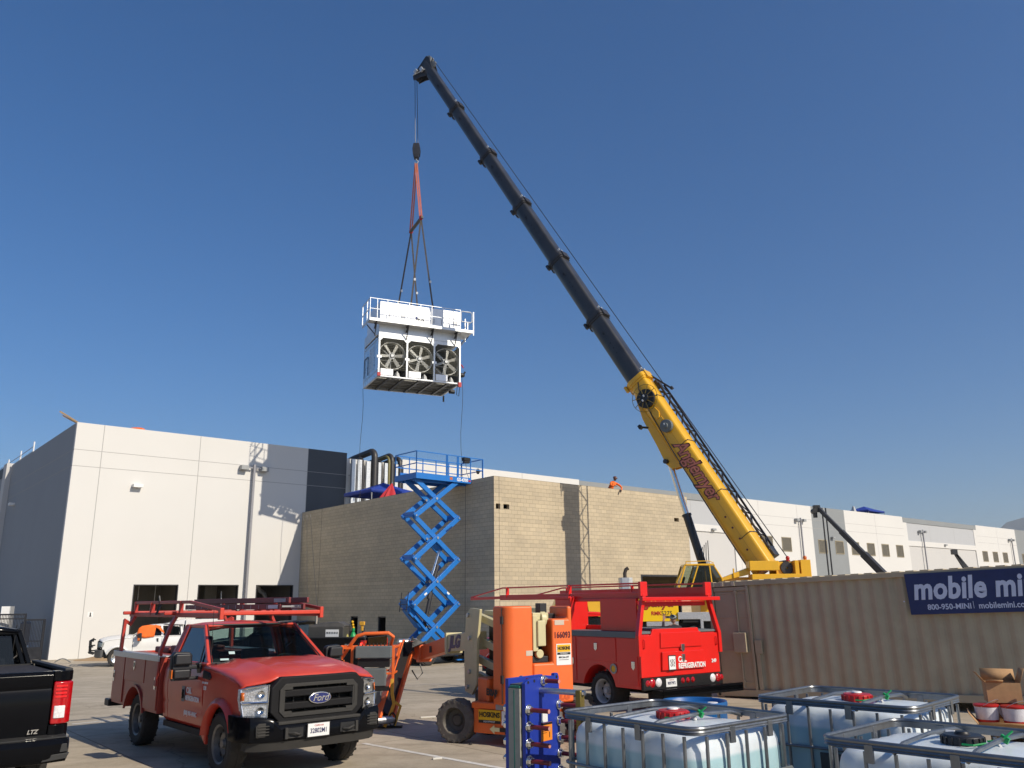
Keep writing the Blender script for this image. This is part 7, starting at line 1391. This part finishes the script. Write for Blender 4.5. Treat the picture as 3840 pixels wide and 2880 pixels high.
def pail(x, y, label):
    t = thing('bucket', label, 'bucket', (x, y, .56), random.random(), 'white buckets with red rims on the pallet'); m = MB(); m.lathe([(0, 0), (.135, 0), (.15, .21), (0, .21)], (0, 0, 0), (0, 0, 1), 28); m.build('body', mat('bucket_white' + label[:5], (.62, .62, .66), .4, nscale=12, namt=.15), t)
    m = MB(); m.lathe([(.152, .19), (.158, .20), (.158, .215), (.15, .22), (0, .215)], (0, 0, 0), (0, 0, 1), 28); m.lathe([(.137, 0.0), (.142, .03), (.139, .03)], (0, 0, 0), (0, 0, 1), 28); m.build('rim', capred, t); m = MB(); m.tube([(.155 * math.cos(a), .155 * math.sin(a) * 1, .19 - .10 * math.sin(a)) for a in [PI + PI * k / 12 for k in range(13)]], .004, 5); m.build('handle', steel, t)
    return t
pail(6.66, 11.85, 'left white bucket sitting on torn cardboard'); pail(7.04, 11.72, 'right white bucket with a printed mark, partly out of frame'); pail(6.40, 12.05, 'rear white bucket mostly behind the left one'); pail(6.78, 12.25, 'hidden back white bucket under the open carton')
def carton(x, y, z, rz, s_, label, open_=True):
    t = thing('carton', label, 'carton', (x, y, z), rz); w_, d_, h_ = s_; m = MB(); c_ = .006
    m.bx(-w_ / 2, w_ / 2, -d_ / 2, -d_ / 2 + c_, 0, h_); m.bx(-w_ / 2, w_ / 2, d_ / 2 - c_, d_ / 2, 0, h_); m.bx(-w_ / 2, -w_ / 2 + c_, -d_ / 2 + c_, d_ / 2 - c_, 0, h_); m.bx(w_ / 2 - c_, w_ / 2, -d_ / 2 + c_, d_ / 2 - c_, 0, h_); m.bx(-w_ / 2 + c_, w_ / 2 - c_, -d_ / 2 + c_, d_ / 2 - c_, 0, c_)
    if not open_: m.bx(-w_ / 2, w_ / 2, -d_ / 2, d_ / 2, h_, h_ + c_)
    m.build('walls', cardb, t)
    if open_:
        for a, b_, up, ln in (((-w_ / 2, -d_ / 2), (-w_ / 2, d_ / 2), Vector((-.6, 0, .8)), .17), ((w_ / 2, -d_ / 2), (w_ / 2, d_ / 2), Vector((.35, 0, .93)), .2), ((-w_ / 2, d_ / 2), (w_ / 2, d_ / 2), Vector((0, .3, .95)), .17), ((-w_ / 2, -d_ / 2), (0, -d_ / 2), Vector((0, -.5, .3)), .12)):
            a = Vector((*a, h_)); b_ = Vector((*b_, h_)); m = MB(); m.add([a, b_, b_ + up * ln * .95, a + up * ln], [(0, 1, 2, 3)]); m.build('flap', cardb, t, solid=.006, fix=False)
    return t
carton(6.73, 12.2, .79, -.35, (.42, .34, .26), 'open cardboard carton with raised flaps on top of the buckets'); carton(7.27, 12.05, .79, -.3, (.45, .36, .27), 'closed cardboard carton at the right frame edge', False)
m = MB(); m.cyl((6.93, 11.85, .70), (6.93, 11.85, .98), .035, n=12); tag(m.build('tube_roll', wht), 'white tube standing between the open carton and the closed carton', 'tube')
tr_ = carton(6.72, 11.75, .50, -.45, (1.1, .7, .07), 'torn flat cardboard tray under the buckets', True)
# ================================================================ PLATE HEAT EXCHANGER
he = thing('plate_exchanger', 'blue plate heat exchanger with red threaded rods and a zinc guide post', 'heat exchanger', (.075, 6.85, 0), 0)
al = R(38); HM = Matrix(((math.sin(al), -math.cos(al), 0, 0), (math.cos(al), math.sin(al), 0, 0), (0, 0, 1, 0), (0, 0, 0, 1)))  # x along the face, -y out of the face
HM = Matrix(((math.sin(al), -math.cos(al), 0, 0), (math.cos(al), math.sin(al), 0, 0), (0, 0, 1, 0), (0, 0, 0, 1)))
HX = lambda x, n_, z: HM @ Vector((x, -n_, z))
FW, FH = .46, 1.63
m = MB(HM); P = [(0.0, .12), (FW, .12), (FW, FH - .03), (FW - .015, FH), (FW - .06, FH), (FW - .065, FH - .02), (.30, FH - .01), (.06, FH - .02), (.0, FH - .05)]; m.prism(P, 'xz', -.0, .035); fp = m.build('frame_plate', blueP, he, bevel=.004)
m = MB(HM); m.prism([(.0, .12), (FW, .12), (FW, FH - .02), (.0, FH - .02)], 'xz', .165, .20); m.build('pressure_plate', blueP, he, bevel=.004)
m = MB(HM); m.bx(.02, FW - .02, .036, .164, .16, FH - .06); m.build('plate_pack', mat('pack_edge', (.12, .12, .11), .6, metal=.3, nscale=60, namt=.2), he)
m = MB(HM); m.bx(-.016, .02, .045, .155, .16, FH - .09); m.build('belt', mat('belt_grey', (.30, .29, .24), .8, nscale=20, namt=.1), he); m = MB(HM); m.bx(-.019, -.016, .095, .103, .16, FH - .10); m.bx(-.009, .03, .05, .15, FH - .085, FH - .07); m.build('belt_line', mat('belt_green', (.02, .16, .12), .6), he)
m = MB(HM); m.bx(-.004, FW, -.02, .22, .0, .12); m.build('foot', blueP, he, bevel=.006)
def rod(x, z, ln=.20):
    r_ = sub('tie_rod', he); m = MB(); m.cyl(HX(x, .02, z), HX(x, ln, z), .017, n=14); m.cyl(HX(x, -.245, z), HX(x, -.0, z), .014, n=10); m.build('rod', rodred, r_)
    m = MB(); ax = HX(0, 1, 0); m.lathe([(0, 0), (.040, 0), (.040, .008), (0, .008)], HX(x, .001, z), ax, 20); m.lathe([(.018, .008), (.030, .008), (.030, .034), (.018, .034)], HX(x, .001, z), ax, 6); m.lathe([(0, 0), (.03, 0), (.03, .03), (0, .03)], HX(x, -.23, z), ax, 6); m.build('nut', chrome, r_, bevel=.002)
    m = MB(); m.lathe([(0, .0005), (.016, .0)], HX(x, ln, z), ax, 14); m.build('rod_end', mat('rod_end', (.55, .25, .2), .6) if 'rod_end' not in MATS else MATS['rod_end'], r_)
for k in range(9):
    z = 1.385 - k * .122; rod(.035, z); rod(FW - .015, z - .0)
rod(.235, 1.585, .16)
m = MB(); m.cyl(HX(.20, .0, 1.515), HX(.20, .36, 1.515), .022, n=16); m.build('carrying_bar', steel, he)
m = MB(HM); m.bx(.17, .23, -.40, -.35, .0, 1.535); m.build('guide_post', gold, he, bevel=.008); m = MB(); m.lathe([(0, .02), (.02, .02), (.02, 0)], HX(.20, .40, 1.515), HX(0, 1, 0), 6); m.build('bolt', chrome, he)
m = MB(HM)
for x, z in ((.04, FH - .045), (.12, FH - .04), (FW - .035, FH - .03)): m.lathe([(0, -.002), (.012, -.002), (.012, .002)], (x, 0, z), (0, 1, 0), 12)
m.build('lift_hole', blk, fp)
fx_ = HM.to_3x3() @ Vector((1, 0, 0))
wl_ = panel('maker_label', wht, fp, HX(.245, .001, 1.31), fx_, (0, 0, 1), .085, .075, .002); text('NOTE', .018, ltgrey, wl_, HX(.245, .004, 1.31), fx_, (0, 0, 1)) if False else None
ol = panel('warning_label', mat('label_orange', (.80, .25, .02), .5), fp, HX(.27, .001, 1.20), fx_, (0, 0, 1), .15, .135, .002); m = MB(); [m.beam(HX(.21, .004, 1.235 - k * .014), HX(.30 - .01 * k, .004, 1.235 - k * .014), .001, .003) for k in range(4)]; m.beam(HX(.305, .004, 1.155), HX(.305, .004, 1.195), .002, .008); m.build('print', blk, ol); panel('label_head', blk, ol, HX(.27, .003, 1.259), fx_, (0, 0, 1), .15, .016, .002)
# ================================================================ PEOPLE
def person(label, loc, rz, joints, edges, clothes, skinm, name='person'):
    """one continuous skinned body; joints: (x,y,z,r)"""
    t = thing(name, label, 'person', loc, rz); me = bpy.data.meshes.new('body'); me.from_pydata([j[:3] for j in joints], edges, []); o = bpy.data.objects.new('body', me); COL.objects.link(o)
    sk = o.modifiers.new('skin', 'SKIN'); sk.use_smooth_shade = True; sv_ = me.skin_vertices[0].data
    for i, j in enumerate(joints): sv_[i].radius = (j[3], j[3] * (j[4] if len(j) > 4 else 1)); sv_[i].use_root = (i == 0)
    o.modifiers.new('sub', 'SUBSURF').levels = 2; o.modifiers['sub'].render_levels = 2
    dg = bpy.context.evaluated_depsgraph_get(); m2 = bpy.data.meshes.new_from_object(o.evaluated_get(dg)); bpy.data.objects.remove(o); m2.name = 'body'
    for mt in clothes: m2.materials.append(mt[0])
    for p in m2.polygons:
        c = p.center; p.use_smooth = True
        for i, mt in enumerate(clothes):
            if mt[1](c): p.material_index = i; break
    b_ = bpy.data.objects.new('body', m2); COL.objects.link(b_); b_.parent = t; return t
def head(t, c, r, facing, skm, helm, helmet_mats, beard=None):
    c = Vector(c); f = Vector(facing).normalized(); s_ = f.cross(Vector((0, 0, 1))).normalized(); u = s_.cross(f)
    m = MB(); m.sphere(c, r, 18, 0, (.82, .92, 1.15)); m.sphere(c + f * r * .88 - u * r * .12, r * .17, 8)
    for q in (-1, 1): m.sphere(c + s_ * q * r * .80 - u * r * .1, r * .2, 8)
    h_ = m.build('head', skm, t, angle=80)
    m = MB(); [m.sphere(c + f * r * .78 + s_ * q * r * .33 + u * r * .08, r * .12, 8) for q in (-1, 1)]; m.box(c + f * r * .84 - u * r * .48, (r * .5, r * .1, r * .08)); m.build('face_detail', blk, h_)
    if beard: m = MB(); m.sphere(c + f * r * .25 - u * r * .55, r * .80, 12, 0, (.85, .8, .75)); m.build('beard', beard, h_)
    m = MB(); rg = []
    for k in range(9):
        a = PI / 2 * k / 8; rr_ = r * 1.16 * math.cos(a) + .001; rg.append([c + u * (r * .28 + r * 1.08 * math.sin(a)) + (f * math.cos(b2) * 1.12 + s_ * math.sin(b2)) * rr_ for b2 in [2 * PI * i / 20 for i in range(20)]])
    m.loft(rg); m.loft([[c + u * (r * .25 + dz) + (f * (math.cos(b2) * 1.2 + .12) + s_ * math.sin(b2) * 1.08) * r * 1.16 for b2 in [2 * PI * i / 20 for i in range(20)]] for dz in (0, .02)]); m.build('helmet', helm, t, angle=50)
def hand(t, wrist, d, side_, skm, s=1.0, curl=.5):
    wrist = Vector(wrist); d = Vector(d).normalized(); sd2 = Vector(side_).normalized(); n2 = d.cross(sd2).normalized(); m = MB(); m.beam(wrist, wrist + d * .085 * s, .075 * s, .028 * s, up=n2)
    for k, l in enumerate((.070, .080, .075, .058)):
        b0_ = wrist + d * .085 * s + sd2 * ((k - 1.5) * .019 * s); m.tube([b0_, b0_ + d * l * .5 * s + n2 * .008 * curl, b0_ + d * l * .85 * s + n2 * .03 * curl, b0_ + d * l * .95 * s + n2 * .05 * curl], [.0095 * s, .009 * s, .008 * s, .006 * s], 6)
    b0_ = wrist + d * .02 * s - sd2 * .036 * s; m.tube([b0_, b0_ + d * .03 * s - sd2 * .025 * s, b0_ + d * .06 * s - sd2 * .03 * s], [.011 * s, .010 * s, .008 * s], 6); m.build('hand', skm, t, angle=60)
# worker on the block roof, leaning on the parapet with one arm hanging over it
wo = L2W(23.6, -20.70, BH - .78)
J = [(0, .05, .70, .15), (0, .0, .88, .15), (0, -.14, 1.05, .17), (.0, -.22, 1.17, .12), (0, -.27, 1.26, .06), (.19, -.24, 1.15, .075), (.34, -.40, 1.02, .06), (.33, -.57, .86, .048), (.22, -.60, .72, .036), (-.20, -.22, 1.14, .075), (-.30, -.30, .99, .06), (-.14, -.42, .955, .045), (.10, .08, .62, .11), (.14, -.12, .38, .075), (.13, .06, .08, .05), (.13, -.08, .04, .045), (-.10, .08, .62, .11), (-.14, -.10, .38, .075), (-.13, .08, .08, .05), (-.13, -.06, .04, .045)]
E_ = [(0, 1), (1, 2), (2, 3), (3, 4), (3, 5), (5, 6), (6, 7), (7, 8), (3, 9), (9, 10), (10, 11), (0, 12), (12, 13), (13, 14), (14, 15), (0, 16), (16, 17), (17, 18), (18, 19)]
pr = person('worker in orange leaning over the block building parapet, dark hard hat', wo, BY, J, E_, [(skin, lambda c: c.z > 1.30), (orangehv, lambda c: c.z > .66), (darkcl, lambda c: True)], skin)
head(pr, (.03, -.34, 1.39), .105, (.25, -1, -.35), mat('tanned_skin', (.20, .10, .065), .6), mat('brown_helmet', (.13, .045, .025), .25, coat=.5), None, darkcl)
hand(pr, (.22, -.60, .72), (-.5, -.05, -1), (.6, -.6, 0), mat('dark_glove', (.03, .02, .02), .8), 1.15); hand(pr, (-.14, -.42, .955), (.6, -.5, -.1), (-.5, -.6, 0), MATS['dark_glove'], 1.1)
# photographer behind the second service truck, seen from behind with both hands raised to a phone
P_ = at(2526, 2322, 29); wo = Vector((P_.x, P_.y, P_.z - 1.70))
J = [(0, 0, .95, .15), (0, 0, 1.12, .15), (0, 0, 1.32, .18), (0, 0, 1.44, .13), (0, .02, 1.55, .06), (.20, 0, 1.42, .08), (.30, .12, 1.28, .058), (.14, .36, 1.52, .045), (.10, .40, 1.60, .034), (-.20, 0, 1.42, .08), (-.34, .14, 1.40, .058), (-.24, .36, 1.62, .045), (-.20, .40, 1.70, .034), (.10, 0, .85, .11), (.11, -.02, .48, .075), (.11, .0, .10, .05), (.11, .13, .04, .045), (-.10, 0, .85, .11), (-.12, -.02, .48, .075), (-.12, .04, .10, .05), (-.12, .16, .04, .045)]
E_ = [(0, 1), (1, 2), (2, 3), (3, 4), (3, 5), (5, 6), (6, 7), (7, 8), (3, 9), (9, 10), (10, 11), (11, 12), (0, 13), (13, 14), (14, 15), (15, 16), (0, 17), (17, 18), (18, 19), (19, 20)]
pr = person('person in dark shirt and camouflage helmet raising a phone behind the second red truck', wo, .15, J, E_, [(skin, lambda c: c.z > 1.50 and (abs(c.x) > .06 or c.z > 1.53)), (darkcl, lambda c: c.z > .93), (mat('dark_trousers', (.02, .022, .03), .8), lambda c: True)], skin)
camo = bpy.data.materials.new('camo_helmet'); camo.use_nodes = True; t_ = camo.node_tree; vo = t_.nodes.new('ShaderNodeTexVoronoi'); vo.inputs['Scale'].default_value = 14; tcn = t_.nodes.new('ShaderNodeTexCoord'); t_.links.new(tcn.outputs['Object'], vo.inputs['Vector']); rp_ = t_.nodes.new('ShaderNodeValToRGB'); rp_.color_ramp.interpolation = 'CONSTANT'; rp_.color_ramp.elements[0].color = (.01, .01, .012, 1); rp_.color_ramp.elements[1].position = .5; rp_.color_ramp.elements[1].color = (.25, .3, .3, 1); e_ = rp_.color_ramp.elements.new(.75); e_.color = (.06, .07, .05, 1); sx__ = t_.nodes.new('ShaderNodeSeparateColor'); t_.links.new(vo.outputs['Color'], sx__.inputs[0]); t_.links.new(sx__.outputs[0], rp_.inputs[0]); t_.links.new(rp_.outputs[0], t_.nodes['Principled BSDF'].inputs['Base Color']); t_.nodes['Principled BSDF'].inputs['Roughness'].default_value = .3
head(pr, (0, .04, 1.70), .11, (-.2, 1, .1), skin, camo, None)
hand(pr, (.10, .40, 1.60), (-.3, .2, 1), (.8, 0, 0), skin, 1.1); hand(pr, (-.20, .40, 1.70), (.1, .2, 1), (-.8, 0, 0), skin, 1.1)
m = MB(); m.box((-.05, .47, 1.76), (.16, .01, .08)); ph = m.build('phone', blk, None, bevel=.006); ph.location = wo; ph.rotation_euler = (0, 0, .15); tag(ph, 'black phone held up by the person in the camouflage helmet', 'phone')
# small litter on the yard
lit = mat('litter_white', (.6, .58, .52), .8)
for i, (px, py, l, a, lab) in enumerate(((1640, 2848, .14, .4, 'white chalk stub lying on the concrete near the faded line'), (1605, 2692, .30, .3, 'pale scrap of timber on the concrete beyond the boom lift basket'), (1920, 2740, .05, .1, ''), (1765, 2793, .05, 1.0, 'small dark pebble on the concrete left of the boom lift wheel'))):
    if not lab: continue
    g_ = gp(px, py); m = MB(); m.box((0, 0, .015), (l, .035, .028), rz=a); q = m.build('debris', lit if i < 2 else darkst, None, bevel=.006); q.location = (g_.x, g_.y, .0); tag(q, lab, 'debris')
for a, c, lab in (((1745, 2462), (1800, 2454), 'pale timber batten on the ground by the blue lift wheel'),):
    p = at(*a, 39); q_ = at(*c, 40); m = MB(); m.beam((p.x, p.y, -.52), (q_.x + .8, q_.y, -.52), .2, .1); tag(m.build('timber', woodl), lab, 'timber')

# ================================================================ AIR
hz = MB(); hz.bx(-2600, 5600, -60, 5400, -3.2, 440); ho = hz.build('haze', MATS['blk'] if 'blk' in MATS else blk); hm_ = bpy.data.materials.new('haze'); hm_.use_nodes = True; ht = hm_.node_tree; ht.nodes.clear()
o_ = ht.nodes.new('ShaderNodeOutputMaterial'); pv = ht.nodes.new('ShaderNodeVolumePrincipled'); pv.inputs['Color'].default_value = (.86, .93, 1, 1); pv.inputs['Density'].default_value = .00013; pv.inputs['Anisotropy'].default_value = .2; ht.links.new(pv.outputs[0], o_.inputs['Volume'])
ho.data.materials.clear(); ho.data.materials.append(hm_); tag(ho, kind='stuff')
